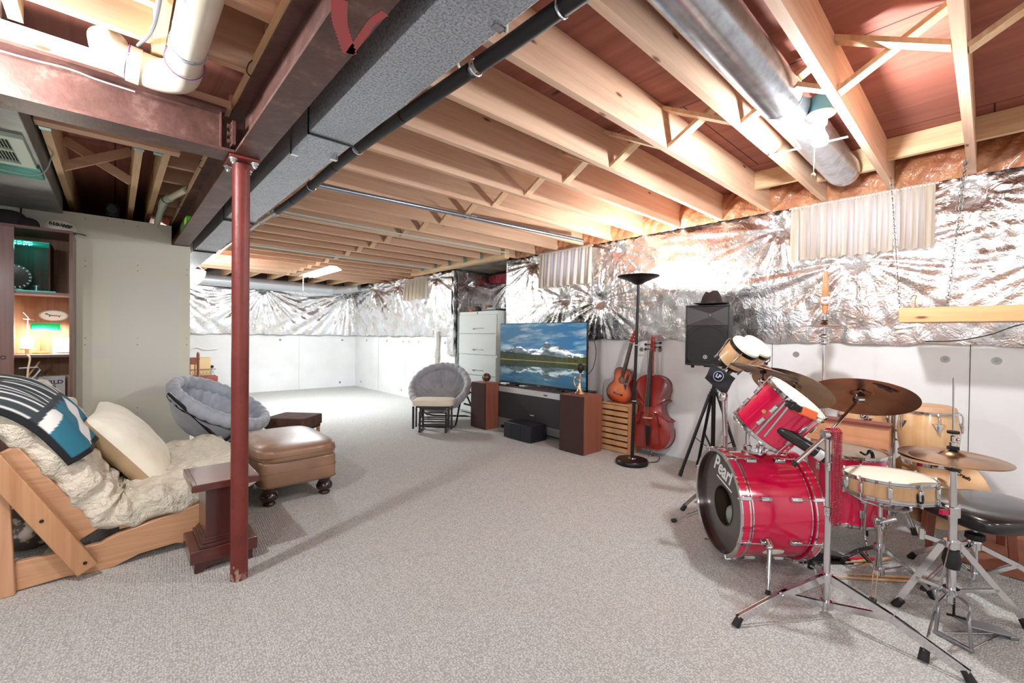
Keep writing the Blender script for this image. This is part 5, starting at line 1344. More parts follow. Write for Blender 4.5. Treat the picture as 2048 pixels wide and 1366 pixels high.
b = MB(); b.prism([(-.045, 0), (-.028, .01), (-.03, .03), (-.045, .05), (-.02, .072), (.02, .072), (.045, .05), (.03, .03), (.028, .01), (.045, 0), (.02, .0), (.012, .022), (-.012, .022), (-.02, 0)], -.006, .006,
             CF @ Matrix.Translation((0, .315, .026)) @ Matrix.Rotation(pi/2, 4, 'X')); part('bridge', b, mat('maple', (206, 170, 140), .5), t, bevel=.001)
b = MB(CF); b.prism([(-.030, .235), (.030, .235), (.014, .03), (-.014, .03)], .030, .044); part('tailpiece', b, ebn, t, bevel=.003)
b = MB(); b.add([CF @ Vector(q) for q in [(-.030, .425, .055), (.030, .425, .055), (.030, .425, .066), (-.030, .425, .066), (-.017, 1.0, .032), (.017, 1.0, .032), (.017, 1.0, .040), (-.017, 1.0, .040)]], [(0, 3, 2, 1), (4, 5, 6, 7), (0, 1, 5, 4), (1, 2, 6, 5), (2, 3, 7, 6), (3, 0, 4, 7)]); part('fingerboard', b, ebn, t)
b = MB(CF); b.prism([(-.022, .745), (.022, .745), (.016, 1.0), (-.016, 1.0)], -.01, .032); part('neck', b, CEL, t, bevel=.004)
b = MB(CF); b.prism([(-.019, 0), (.019, 0), (.014, .14), (-.014, .14)], -.008, .028) if False else b.prism([(-.020, 1.0), (.020, 1.0), (.013, 1.13), (-.013, 1.13)], -.03, .024); part('pegbox', b, CEL, t, bevel=.003)
sp = [CF @ Vector((0, 1.13+.030*(1-i/30)*cos(i*.42+4)+.010, -.012+.030*(1-i/30)*sin(i*.42+4))) for i in range(28)]
b = MB(); b.tube(sp, .011, 10); b.cyl(CF @ Vector((-.022, 1.14, -.012)), CF @ Vector((.022, 1.14, -.012)), .012, n=14); part('scroll', b, CEL, t)
for s, y in ((-1, 1.025), (1, 1.045), (-1, 1.075), (1, 1.09)):
    b = MB(); b.cyl(CF @ Vector((s*.01, y, 0)), CF @ Vector((s*.065, y, 0)), .006, .005, n=10); b.ellipsoid(CF @ Vector((s*.080, y, 0)), (.008, .018, .014), 12, 8); part('tuning_peg', b, ebn, t)
b = MB()
for i in range(4):
    x = -.018+.012*i; b.tube([CF @ Vector((x, .232, .043)), CF @ Vector((x*1.2, .318, .098)), CF @ Vector((x*.7, .995, .043)), CF @ Vector((x*.3, 1.06, .01))], .0009, 5)
part('strings', b, mat('string_steel', (200, 195, 180)), t, stuff=True)
b = MB(); b.cyl(CF @ Vector((0, .01, -.05)), (4.065, 2.322, .012), .006, n=10); b.lathe([(0, 0), (.022, 0), (.024, .012), (.014, .026), (.006, .03)], Matrix.Translation((4.06, 2.32, 0)), 16); part('endpin', b, mat('chrome', (215, 215, 218), .12, 1), t)
b = MB(); b.tube(smooth_path([(4.245, 2.41, 1.205), (4.235, 2.425, 1.0), (4.225, 2.43, .80), (4.14, 2.44, .74)], 6), .003, 5)
solo('strap', b, mat('strap_tan', (160, 110, 90), .7), 'thin tan cord hanging on the foam wall behind the cello neck', 'cord')

t = thing('floor_lamp', 'tall black torchiere floor lamp with an upturned bowl between guitar and cello', 'lamp', (3.705, 2.315, 0))
lc = Vector((3.705, 2.315, 0)); lt = Vector((3.725, 2.285, 1.72))
LB = mat('lamp_black', (24, 22, 24), .35, .3)
b = MB(); b.lathe([(0, 0), (.152, 0), (.155, .008), (.155, .034), (.145, .046), (.05, .052), (0, .052)], Matrix.Translation(lc), 48); part('base', b, LB, t, smooth=40)
b = MB(); b.lathe([(.024, .052), (.040, .053), (.036, .060), (.022, .064)], Matrix.Translation(lc), 28); part('base_ring', b, mat('chrome', (215, 215, 218)), t)
for k, (a_, c_, r) in enumerate(((.05, .61, .0165), (.61, 1.15, .015), (1.15, 1.74, .014))):
    b = MB(); b.cyl(lc+(lt-lc)*(a_/1.72), lc+(lt-lc)*(c_/1.72), r, n=20); part('pole', b, LB, t)
for a_ in (.61, 1.15):
    b = MB(); p = lc+(lt-lc)*(a_/1.72); b.torus(.0165, .003, Matrix.Translation(p), 20, 6); part('collar_ring', b, mat('bone', (230, 224, 206)), t)
b = MB(); b.lathe([(0, 0), (.03, .005), (.07, .03), (.13, .055), (.19, .075), (.2, .085), (.196, .087), (.185, .08), (.12, .06), (.06, .035), (0, .02)], Matrix.Translation((lt.x, lt.y, 1.728)), 48); part('bowl', b, mat('bowl_black', (26, 22, 22), .3, .4), t, smooth=50)
b = MB(); b.lathe([(0, 0), (.045, .004), (.05, .02), (.03, .028), (0, .03)], Matrix.Translation((lt.x, lt.y, 1.775)), 24); part('bulb', b, mat('bulb_glow', (255, 250, 235), .5, emit=(255, 248, 230), es=22), t)
b = MB(); b.tube(smooth_path([(3.82, 2.22, .01), (3.93, 2.18, .008), (4.06, 2.22, .008), (4.12, 2.26, .008)], 8), .004, 6)
solo('power_cable', b, BLKG, 'black lamp cord curling on the carpet from the lamp base to the cello', 'cord')

# ---------------------------------------------------------------- windows, curtains, lights
def m_pane():
    m, nt, bb = _new('daylit_pane'); bb.inputs['Emission Color'].default_value = srgb((222, 228, 255)); bb.inputs['Emission Strength'].default_value = 1.3; bb.inputs['Base Color'].default_value = (.5, .55, .7, 1); return m
PANE = m_pane()
def m_curtain():
    m, nt, bb = _new('curtain_cloth'); bb.inputs['Roughness'].default_value = .9
    v = _coord(nt, (1, 260, 3)); n = _noise(nt, v, 1, 2)
    nt.links.new(_ramp(nt, n, [(.40, srgb((226, 214, 192))), (.62, srgb((200, 182, 152)))]), bb.inputs['Base Color'])
    tr = nt.nodes.new('ShaderNodeBsdfTranslucent'); tr.inputs[0].default_value = srgb((226, 222, 226)); mx = nt.nodes.new('ShaderNodeMixShader'); mx.inputs[0].default_value = .45
    out = nt.nodes['Material Output']; nt.links.new(bb.outputs[0], mx.inputs[1]); nt.links.new(tr.outputs[0], mx.inputs[2]); nt.links.new(mx.outputs[0], out.inputs[0]); return m
CUR = m_curtain()
def window(n, y0, y1, z0, z1):
    b = MB(); f = .03
    b.box(4.255, 4.30, y0, y1, z0, z0+f); b.box(4.255, 4.30, y0, y1, z1-f, z1); b.box(4.255, 4.30, y0, y0+f, z0+f, z1-f); b.box(4.255, 4.30, y1-f, y1, z0+f, z1-f)
    w_ = struct('window_%d' % n, b, mat('window_white', (226, 228, 232), .4), smooth=0)
    p = mk('pane', MB().box(4.290, 4.296, y0+f, y1-f, z0+f, z1-f), PANE if n < 3 else mat('dim_pane', (70, 76, 90), .1), (0, 0, 0), smooth=0); p.parent = w_
def curtain(label, y0, y1, z0, z1, folds, taper=.0, x=4.135, dz=0):
    t = thing('curtain', label, 'curtain', (x, (y0+y1)/2, z0))
    rr = random.Random(int(y0*100)); ph = [rr.uniform(0, 6) for _ in range(4)]
    def fn(u, v):
        y = y0+(y1-y0)*u; am = .006+.020*(1-v)**.8
        w_ = sin(2*pi*folds*u+ph[0]+1.3*sin(3*u+ph[1]))+.5*sin(2*pi*folds*.53*u+ph[2])
        xx = x-am*w_-.012*(1-v)
        if v > .93: xx = x-.006*sin(2*pi*folds*3.3*u)
        zb = z0+dz*u+.006*sin(2*pi*folds*u)
        return (xx, y+.006*sin(2*pi*folds*2*u+v)*(1-v), zb+(z1-zb)*v)
    part('cloth', MB().grid(fn, int(90+folds*10), 24), CUR, t, smooth=80)
    b = MB(); b.cyl((x+.004, y0-.015, z1-.012), (x+.004, y1+.015, z1-.012), .006, n=10); part('rod', b, mat('rod_white', (230, 228, 222), .4), t)
    return t
window(1, .33, 1.06, 1.90, 2.28); window(2, 3.25, 3.95, 1.90, 2.28); window(3, 6.9, 7.6, 1.92, 2.26)
curtain('wide striped cream curtain over the large window at the right, behind the hanging chain', .262, 1.122, 1.865, 2.312, 13)
curtain('small cream curtain over the middle window near the television', 3.16, 4.0, 1.86, 2.312, 15, dz=.0)
curtain('small cream curtain hanging on the far foil wall left of the filing cabinet', 6.80, 7.65, 1.89, 2.285, 12)

t = thing('bulb_fixture', 'bare reflector bulb in a white porcelain holder under the joists at the right, lit', 'light fixture', (2.612, .585, 2.40))
b = MB(); b.lathe([(0, .075), (.05, .075), (.052, .0), (0, 0)], Matrix.Translation((2.605, .59, 2.352)), 24); part('junction_box', b, mat('box_blue', (74, 128, 146), .5), t)
b = MB(); b.lathe([(0, .012), (.060, .012), (.064, .004), (.058, 0), (.034, -.004), (.031, -.02), (.030, -.045), (0, -.046)], Matrix.Translation((2.608, .588, 2.338)), 40); part('lamp_holder', b, mat('porcelain', (240, 240, 236), .3), t)
gl = mat('bulb_emit', (255, 252, 245), .4, emit=(255, 252, 242), es=14)
b = MB(); b.lathe([(0, 0), (.030, .004), (.036, .016), (.034, .035), (.020, .07), (.017, .085), (.022, .10)], Matrix.Translation((2.610, .587, 2.192)), 32); part('bulb', b, gl, t)
b = MB(); b.tube([(2.588, .605, 2.335), (2.584, .607, 2.05)], .0018, 5)
part('pull_chain', b, mat('chain_brass', (200, 180, 140), .3, .8), t)
b = MB(); b.ellipsoid((2.584, .607, 2.042), (.010, .010, .012), 12, 8); part('pull_knob', b, mat('chain_brass', (200, 180, 140)), t)
t = thing('bulb_fixture', 'bare lit bulb in a white holder just outside the frame at the upper left', 'light fixture', (-.50, 2.12, 2.28))
b = MB(); b.lathe([(0, .012), (.060, .012), (.064, .004), (.058, 0), (.034, -.004), (.030, -.045), (0, -.046)], Matrix.Translation((-.50, 2.12, 2.27)), 32); part('lamp_holder', b, mat('porcelain', (240, 240, 236)), t)
b = MB(); b.ellipsoid((-.50, 2.12, 2.19), (.028, .028, .034), 20, 14); part('bulb', b, gl, t)
t = thing('strip_light', 'lit fluorescent strip light with a white reflector hanging at the far end', 'light fixture', (2.5, 7.4, 2.26))
b = MB(); b.prism([(-.13, 0), (-.11, .005), (-.05, .045), (.05, .045), (.11, .005), (.13, 0), (.11, .015), (.05, .055), (-.05, .055), (-.11, .015)], 0, 1.30, Matrix(((1, 0, 0, 2.50), (0, 0, 1, 6.85), (0, 1, 0, 2.225), (0, 0, 0, 1)))); part('reflector', b, mat('reflector_white', (245, 246, 246), .4, emit=(255, 255, 255), es=.6), t, smooth=0)
tube_m = mat('tube_glow', (255, 255, 255), .4, emit=(248, 252, 255), es=10)
for x in (2.455, 2.545):
    b = MB(); b.cyl((x, 6.88, 2.235), (x, 8.12, 2.235), .017, n=14); part('tube', b, tube_m, t)
for y in (7.05, 7.95):
    b = MB(); b.cyl((2.5, y, 2.28), (2.5, y, 2.335), .003, n=6); part('hanging_wire', b, mat('wire_white', (230, 220, 210)), t)
b = MB(); b.tube([(2.44, 8.12, 2.235), (2.44, 8.13, 1.98)], .0025, 5); b.tube([(2.40, 8.0, 2.235), (2.40, 8.0, 2.10)], .0025, 5); part('pull_cord', b, mat('cord_white', (240, 242, 244)), t)
# holders for the added fill lights, unseen behind the camera
for (x, y, lb) in ((1.7, -1.6, 'white holder of an added fill light, unseen behind the camera'), (-1.6, -.9, 'white holder of an added fill light, unseen behind the camera at the left'), (3.2, -2.0, 'white holder of an added fill light, unseen behind the camera at the right')):
    t = thing('bulb_fixture', lb, 'light fixture', (x, y, 2.30))
    b = MB(); b.lathe([(0, .012), (.060, .012), (.064, .004), (.058, 0), (.034, -.004), (.030, -.045), (0, -.046)], Matrix.Translation((x, y, 2.30)), 24); part('lamp_holder', b, mat('porcelain', (240, 240, 236)), t)
# chains and hanging beam
CHN = mat('chain_steel', (130, 126, 122), .35, .9)
def chain(p0, p1, label, L=.030):
    p0 = Vector(p0); p1 = Vector(p1); n = int((p1-p0).length/(L*.76)); b = MB()
    for i in range(n):
        c = p0.lerp(p1, (i+.5)/n); z = (p1-p0).normalized()
        F = frame(c, z, (0, 1, 0) if i % 2 else (1, 0, 0))
        b.tube([F @ Vector((.0085*cos(a), 0, (L/2-.0085)*(1 if sin(a) > 0 else -1)+.0085*sin(a))) for a in [2*pi*k/12+.26 for k in range(12)]], .0022, 5, True)
    return solo('chain', b, CHN, label, 'chain')
chain((3.90, .468, 2.33), (3.90, .408, 1.425), 'long steel chain hanging in front of the wide curtain')
chain((3.86, .108, 2.36), (3.90, .185, 1.44), 'long steel chain hanging right of the wide curtain')
chain((3.90, .114, 2.36), (3.89, .150, 2.02), 'short doubled length of chain hooked up beside the right chain')
t = thing('hanging_shelf', 'pine board hung on chains in front of the foil wall at the right', 'shelf', (3.8, 0, 1.335))
b = MB(); b.box(3.70, 3.742, -1.4, .392, 1.337, 1.428); part('front_board', b, wood('shelf_pine', (222, 176, 124), (204, 150, 100), 'Y', .5, 1.0, knots=(110, 60, 36)), t, bevel=.002)
b = MB(); b.box(3.742, 3.96, -1.4, .39, 1.337, 1.36); part('shelf_board', b, wood('shelf_pine', (222, 176, 124), (204, 150, 100), 'Y'), t, smooth=0)
b = MB(); b.tube(smooth_path([(3.72, .318, 1.428), (3.72, .318, 1.475), (3.72, .312, 1.50), (3.72, .322, 1.508), (3.72, .334, 1.498), (3.72, .333, 1.49)], 6), .0035, 6); part('hook', b, mat('hook_brass', (190, 140, 60), .3, .9), t)
b = MB(); b.tube(smooth_path([(4.15, .30, 1.218), (4.14, .15, 1.225), (4.12, .0, 1.265), (4.11, -.15, 1.335), (4.11, -.5, 1.42)], 8), .004, 6)
solo('black_cable', b, BLKG, 'black cable running along the foil under the hanging pine shelf', 'cable')
# ---------------------------------------------------------------- public-address speaker, hat, drums
CHR = mat('chrome', (215, 215, 218), .12, 1)
CHR.node_tree.nodes['Principled BSDF'].inputs['Roughness'].default_value = .10
RUB = mat('rubber_foot', (20, 20, 21), .6)
def V3(*a): return Vector(a)
t = thing('tripod_stand', 'black tripod speaker stand with spread legs beside the drum kit', 'stand', (3.87, 1.62, 0))
hub = V3(3.87, 1.615, 0)
b = MB(); b.cyl(hub+V3(0, 0, .16), hub+V3(0, 0, .80), .0175, n=20); part('lower_pole', b, BLKM, t)
b = MB(); b.cyl(hub+V3(0, 0, .78), hub+V3(0, 0, .985), .0140, n=20); part('upper_pole', b, BLKM, t)
b = MB(); b.lathe([(.018, 0), (.036, .002), (.038, .035), (.028, .04), (.027, .06), (.018, .062)], Matrix.Translation(hub+V3(0, 0, .72)), 24); part('collar', b, BLKM, t)
b = MB(); b.lathe([(.018, 0), (.03, .002), (.03, .03), (.018, .032)], Matrix.Translation(hub+V3(0, 0, .24)), 24); part('collar', b, BLKM, t)
for (fx, fy) in ((3.668, 1.812), (4.085, 1.845), (3.80, 1.30)):
    d = (V3(fx, fy, 0)-hub); u = d.normalized(); top_ = hub+u*.035+V3(0, 0, .735); ft = V3(fx, fy, .012)
    b = MB(); b.cyl(top_, ft, .0135, n=14); part('leg', b, BLKM, t)
    b = MB(); mid = top_.lerp(ft, .52); b.bar(hub+u*.028+V3(0, 0, .255), mid, .016, .006); part('brace', b, BLKM, t)
    b = MB(); b.cyl(top_.lerp(ft, .93), ft, .017, n=14); part('rubber_foot', b, RUB, t)
nP = V3(-.965, -.262, 0).normalized(); rP = V3(nP.y*1, -nP.x, 0)*-1   # front normal, image-right vector
rP = V3(-nP.y, nP.x, 0); rP = rP if rP.dot(_rt) > 0 else -rP
SB = V3(3.845, 1.655, .985)
PF = Matrix(((rP.x, 0, nP.x, SB.x), (rP.y, 0, nP.y, SB.y), (0, 1, 0, SB.z), (0, 0, 0, 1)))
if PF.to_3x3().determinant() < 0: PF = PF @ Matrix.Diagonal((-1, 1, 1, 1))
t = thing('loudspeaker', 'black moulded loudspeaker with a horn and round logo on the tripod stand', 'speaker', tuple(SB))
PB = mat('speaker_plastic', (30, 28, 29), .45, bump=.3, bs=400, bd=.001)
b = MB(PF); Wd, Hh, Dp = .175, .525, .27
b.prism([(-Wd, .02), (-Wd+.02, 0), (Wd-.02, 0), (Wd, .02), (Wd, Hh-.012), (Wd-.02, Hh), (-Wd+.02, Hh), (-Wd, Hh-.012)], -Dp*.45, Dp*.36); part('cabinet', b, PB, t, bevel=.006)
def rim_rect(x0, x1, y0, y1, z0, z1, w_):
    b = MB(PF); b.box(x0, x1, y1-w_, y1, z0, z1); b.box(x0, x1, y0, y0+w_, z0, z1); b.box(x0, x0+w_, y0+w_, y1-w_, z0, z1); b.box(x1-w_, x1, y0+w_, y1-w_, z0, z1); return b
part('front_bezel', rim_rect(-Wd+.001, Wd-.001, .004, Hh-.003, Dp*.36, Dp*.36+.018, .012), PB, t, bevel=.003)
zf = Dp*.36+.016; zb = Dp*.36+.001
hy0, hy1 = .345, .508; cxh, cyh = .02, .435
vs = [(-Wd+.014, hy0+.004, zf), (Wd-.014, hy0+.004, zf), (Wd-.014, hy1, zf), (-Wd+.014, hy1, zf), (cxh-.02, cyh-.02, zb), (cxh+.02, cyh-.02, zb), (cxh+.02, cyh+.02, zb), (cxh-.02, cyh+.02, zb)]
b = MB(); b.add(vs, [(0, 1, 5, 4), (1, 2, 6, 5), (2, 3, 7, 6), (3, 0, 4, 7), (4, 5, 6, 7)], PF); part('horn', b, mat('horn_plastic', (52, 46, 46), .35), t, smooth=0)
b = MB(); b.ellipsoid((0, 0, 0), (.008, .008, .006), 14, 8, PF @ Matrix.Translation((cxh, cyh, zb+.004))); part('horn_driver', b, mat('driver_grey', (120, 118, 116), .4), t)
G = [(-.155, .30), (-.12, .335), (-.06, .350), (0, .355), (.06, .350), (.12, .335), (.155, .30), (.158, .12), (.14, .06), (.10, .025), (.05, .012), (-.05, .012), (-.10, .025), (-.14, .06), (-.158, .12)]
b = MB(); b.prism([(p.x, p.y) for p in smooth_path([(x, y, 0) for x, y in G], 5, True)], zb, zb+.010, PF); part('grille', b, mat('metal_grille', (24, 22, 23), .75, bump=.6, bs=900, bd=.001), t, smooth=0)
b = MB(); b.torus(.150, .004, PF @ Matrix.Translation((0, .19, zb+.008)), 48, 6); part('woofer_ring', b, mat('metal_grille', (24, 22, 23)), t)
lg = mat('logo_white', (225, 225, 225), .4)
LF = PF @ Matrix.Translation((-.012, .078, zb+.011))
b = MB(); b.ring(.0135, .003, .002, 0, LF, 28); part('logo_ring', b, lg, t, smooth=0)
part('logo_mark', MB().prism([(-.006, -.008), (-.001, -.003), (.001, -.010), (.004, -.002), (.008, .002), (.003, .003), (.002, .009), (-.003, .008), (-.001, .003), (-.007, .001), (-.002, -.001)], 0, .002, LF), lg, t, smooth=0)
for s in (-1, 1):
    b = MB(); b.prism([(s*.165, .02), (s*.165, .075), (s*.148, .05), (s*.12, .022)], zb, zb+.003, PF); part('port', b, mat('port_black', (8, 8, 8), .9), t, smooth=0)
    b = MB(); b.cyl(PF @ V3(s*.125, -.022, .03), PF @ V3(s*.125, .001, .03), .014, n=14); part('rubber_foot', b, RUB, t)
b = MB(); b.box(-.03, .03, -.012, .001, .02, .06, PF); part('pole_cup', b, PB, t)
# fedora
t = thing('fedora', 'dark brown felt fedora resting on top of the black loudspeaker', 'hat', (3.86, 1.64, 1.511))
FD = mat('brown_felt', (46, 32, 28), .95, bump=.2, bs=200, bd=.001)
FHt = PF @ Matrix.Translation((.015, Hh+.001, 0)) @ Matrix.Rotation(-pi/2, 4, 'X')
def fcrown(u, v):
    a = 2*pi*u; tt = v*pi/2; r = (.082-.022*v**1.5)*cos(tt)**.35; x = r*cos(a)*1.05; y = r*sin(a)*1.25
    z = .006+.118*min(1, (v*1.25))**.8*(1-.0*v)
    z -= .026*math.exp(-((x+.01)/.020)**2)*max(0, v-.45)*1.6; z += .006*x/.08
    return (x, y, max(z, .006))
part('crown', MB().grid(fcrown, 48, 24, M=FHt, cu=True), FD, t, smooth=80)
def fbrim(u, v):
    a = 2*pi*u; r = .078+.062*v; return (r*cos(a)*1.0, r*sin(a)*1.22, .006+.012*v*v*(cos(a)**2)*.9+.002)
part('brim', MB().grid(fbrim, 64, 8, M=FHt, cu=True), FD, t, smooth=80, solid=.004)
b = MB(); b.grid(lambda u, v: (.0845*1.05*cos(2*pi*u)*(1-.04*v), .0845*1.25*sin(2*pi*u)*(1-.04*v), .010+.022*v), 48, 3, M=FHt, cu=True); part('hatband', b, mat('band_black', (28, 20, 18), .7), t)
b = MB(); b.rbox((.080, .035, .03), (.012, .035, .02), 4, 10, 6, M=FHt); part('band_bow', b, mat('bow_taupe', (110, 90, 84), .8), t)

# drum builders -----------------------------------------------------------
REDW = mat('drum_red', (214, 4, 70), .16, 0, coat=1.0)
MAPLE = wood('drum_maple', (226, 186, 136), (206, 160, 112), 'Z', .3, 1.0, coat=.7, grain=.05)
HEADC = mat('coated_head', (232, 226, 206), .6); HEADW = mat('clear_head', (206, 204, 200), .25, coat=.3)
def drum(t, c, n, R, depth, shell, nl, head, hoop_h=.022, lug_l=.045, a_off=0, both=True, hoop=CHR):
    F = frame(c, n)
    part('shell', MB().lathe([(R*.985, -depth), (R, -depth), (R, 0), (R*.985, 0), (R*.985, -depth)], F, 64), shell, t, smooth=50)
    part('drum_head', MB().lathe([(0, .004), (R*.97, .004), (R, .001)], F, 64), head, t)
    part('drum_head', MB().lathe([(0, -depth-.003), (R*.97, -depth-.003), (R, -depth)], F, 64), HEADW, t)
    for z0 in ((.0-.010, -depth-hoop_h+.010)):
        b = MB(); b.lathe([(R+.002, z0), (R+.009, z0), (R+.0095, z0+.004), (R+.005, z0+.006), (R+.005, z0+hoop_h-.004), (R+.009, z0+hoop_h-.002), (R+.009, z0+hoop_h), (R+.002, z0+hoop_h), (R+.002, z0)], F, 64)
        part('hoop', b, hoop, t, smooth=40)
    for i in range(nl):
        a = a_off+2*pi*i/nl; L_ = F @ Matrix.Rotation(a, 4, 'Z')
        zs = ((-.055-lug_l/2, 1), (-depth+.055+lug_l/2-.0, -1)) if depth > .2 else ((-depth/2, 0),)
        for zc, sg_ in zs:
            b = MB(); b.box(R, R+.016, -.010, .010, zc-lug_l/2, zc+lug_l/2, L_); part('lug', b, CHR, t, bevel=.004)
            b = MB()
            if sg_ >= 0: b.cyl((R+.011, 0, zc), (R+.011, 0, .010), .0028, n=8, M=L_); b.cyl((R+.011, 0, .004), (R+.011, 0, .014), .005, n=8, M=L_)
            if sg_ <= 0: b.cyl((R+.011, 0, zc), (R+.011, 0, -depth-.010), .0028, n=8, M=L_); b.cyl((R+.011, 0, -depth-.004), (R+.011, 0, -depth-.014), .005, n=8, M=L_)
            part('tension_rod', b, CHR, t)
    return F
def m_cym(name, c1, c2, rough):
    m, nt, bb = _new(name); bb.inputs['Metallic'].default_value = 1; bb.inputs['Roughness'].default_value = rough
    v = _coord(nt, (1, 1, 1)); n = _noise(nt, v, 5, 4)
    nt.links.new(_ramp(nt, n, [(.35, srgb(c1)), (.65, srgb(c2))]), bb.inputs['Base Color'])
    wv = nt.nodes.new('ShaderNodeTexWave'); wv.wave_type = 'RINGS'; wv.rings_direction = 'SPHERICAL'; wv.inputs['Scale'].default_value = 120; wv.inputs['Distortion'].default_value = .4
    nt.links.new(v, wv.inputs['Vector']); _bump(nt, bb, wv.outputs['Fac'], .10, .0006); return m
CY1 = m_cym('bronze_dark', (166, 120, 96), (140, 98, 78), .26); CY2 = m_cym('bronze_bright', (186, 152, 118), (166, 132, 100), .27)
def cymbal(name, label, c, n, R, m_, arch_=.020, bell=.045, thick=.0012, cat='cymbal'):
    t = thing(name, label, cat, tuple(c)); F = frame(c, n)
    P = [(.006, 0), (bell*.5, -.003), (bell*.85, -.012), (bell, -.020)]
    for k in range(1, 11):
        f_ = k/10; P.append((bell+(R-bell)*f_, -.020-arch_*(.35*f_+.65*f_*f_)))
    P2 = P+[(r, z-thick) for r, z in reversed(P)]+[P[0]]
    part('plate', MB().lathe(P2, F, 72), m_, t, smooth=60)
    return t, F
def foot_at(p, t, d, r=.014):
    b = MB(); d = Vector(d).normalized(); p = Vector(p); b.cyl(p+V3(0, 0, .038)-d*.012, p+d*.012+V3(0, 0, .0), r, r*1.15, n=14); part('rubber_foot', b, RUB, t)
def tripod(t, base, zt, feet, zb_, rp, flat=.022):
    """flat-bar tripod: upper bars from zt to the feet and lower braces from zb_"""
    base = V3(*base)
    for (fx, fy) in feet:
        ft = V3(fx, fy, .03); d = V3(fx-base.x, fy-base.y, 0); L = d.length; u = d.normalized()
        A = base+u*rp+V3(0, 0, zt); mid = A.lerp(ft, .5)+V3(0, 0, .012)
        for s in (-1, 1):
            o = V3(-u.y, u.x, 0)*.008*s
            b = MB(); b.bar(A+o, mid+o, .003, flat, (0, 0, 1)); b.bar(mid+o, ft+o, .003, flat, (0, 0, 1)); part('leg', b, CHR, t, smooth=0)
            b = MB(); b.bar(base+u*rp+V3(0, 0, zb_)+o*.8, mid+o*.8, .003, flat*.8, (0, 0, 1)); part('brace', b, CHR, t, smooth=0)
        b = MB(); b.cyl(mid+V3(-u.y, u.x, 0)*.012, mid-V3(-u.y, u.x, 0)*.012, .006, n=10); part('rivet', b, CHR, t)
        foot_at(V3(fx, fy, 0), t, u)
    for z in (zt, zb_):
        b = MB(); b.lathe([(rp, -.016), (rp+.010, -.016), (rp+.010, .016), (rp, .016)], Matrix.Translation(base+V3(0, 0, z)), 24); part('collar', b, CHR, t)
def wing(t, p, d, s=.022):
    d = Vector(d).normalized(); F = frame(p, d); b = MB(F)
    b.cyl((0, 0, 0), (0, 0, .014), .006, n=10); b.add([], []) if False else None
    for q in (-1, 1): b.box(q*.004 if q > 0 else -s, s if q > 0 else -.004, -.002, .002, .006, .018)
    part('wing_nut', b, CHR, t, bevel=.002)

# bass drum ---------------------------------------------------------------
bc = V3(2.477, 1.006, .318); na = V3(cos(2.3796), sin(2.3796), 0); rr_ = V3(-na.y, na.x, 0); BR_ = .272; BD = .40
BF = Matrix(((rr_.x, 0, na.x, bc.x), (rr_.y, 0, na.y, bc.y), (0, 1, 0, bc.z), (0, 0, 0, 1)))   # x right, y up, z out of the front head
t = thing('bass_drum', 'large glossy red bass drum with a black front head lettered Pearl', 'drum', (bc.x-na.x*.2, bc.y-na.y*.2, 0))
part('shell', MB().lathe([(BR_-.006, -BD+.03), (BR_, -BD+.03), (BR_, -.03), (BR_-.006, -.03), (BR_-.006, -BD+.03)], BF, 96), REDW, t, smooth=50)
DK = mat('smoke_chrome', (120, 112, 108), .12, 1)
for nm_, z0, z1, zo in (('front', -.045, .0, 1), ('rear', -BD, -BD+.045, -1)):
    part('hoop', MB().lathe([(BR_+.002, z0), (BR_+.014, z0), (BR_+.014, z1), (BR_+.002, z1), (BR_+.002, z0)], BF, 96), REDW, t, smooth=40)
    ze = z1 if zo > 0 else z0
    part('hoop_edge', MB().lathe([(BR_-.004, ze-.003), (BR_+.0155, ze-.003), (BR_+.0155, ze+.003), (BR_-.004, ze+.003), (BR_-.004, ze-.003)], BF, 96), CHR, t, smooth=40)
    for zz in ((z0+.003, z0+.010), (z0-.016, z0-.010)) if zo > 0 else ((z1-.010, z1-.003), (z1+.008, z1+.013)):
        part('chrome_band', MB().lathe([(BR_+.0005, zz[0]), (BR_+.0155 if (zo > 0) == (zz[0] > z0) and zo > 0 or (zo < 0 and zz[1] < z1) else BR_+.004, zz[0]), (BR_+.0155 if (zo > 0) == (zz[0] > z0) and zo > 0 or (zo < 0 and zz[1] < z1) else BR_+.004, zz[1]), (BR_+.0005, zz[1])], BF, 96), CHR, t, smooth=40)
part('hoop_inner', MB().lathe([(BR_-.001, -.04), (BR_+.002, -.0)], BF, 96), DK, t)
BH = mat('black_head', (58, 52, 50), .32, coat=.4)
hx, hy, hr = .012, -.02, .105
# front head as a disc with a port cut off-centre
N_ = 72; vs = []; fs = []
for k in range(9):
    f_ = k/8
    for i in range(N_):
        a = 2*pi*i/N_; x0, y0 = hx+hr*cos(a), hy+hr*sin(a); x1, y1 = (BR_)*cos(a), (BR_)*sin(a)
        vs.append((x0+(x1-x0)*f_, y0+(y1-y0)*f_, -.030))
for k in range(8):
    for i in range(N_): fs.append((k*N_+i, (k+1)*N_+i, (k+1)*N_+(i+1) % N_, k*N_+(i+1) % N_))
part('front_head', MB().add(vs, [f[::-1] for f in fs], BF), BH, t)
b = MB(); b.torus(hr, .0035, BF @ Matrix.Translation((hx, hy, -.030)), 48, 6); part('port_ring', b, mat('port_ring_dark', (30, 28, 26), .5), t)
part('inner_wall', MB().lathe([(BR_-.008, -BD+.04), (BR_-.008, -.032)], BF, 64), mat('shell_inside', (96, 74, 56), .8), t)
part('batter_head', MB().lathe([(0, -BD+.03), (BR_, -BD+.03)], BF, 64), HEADC, t)
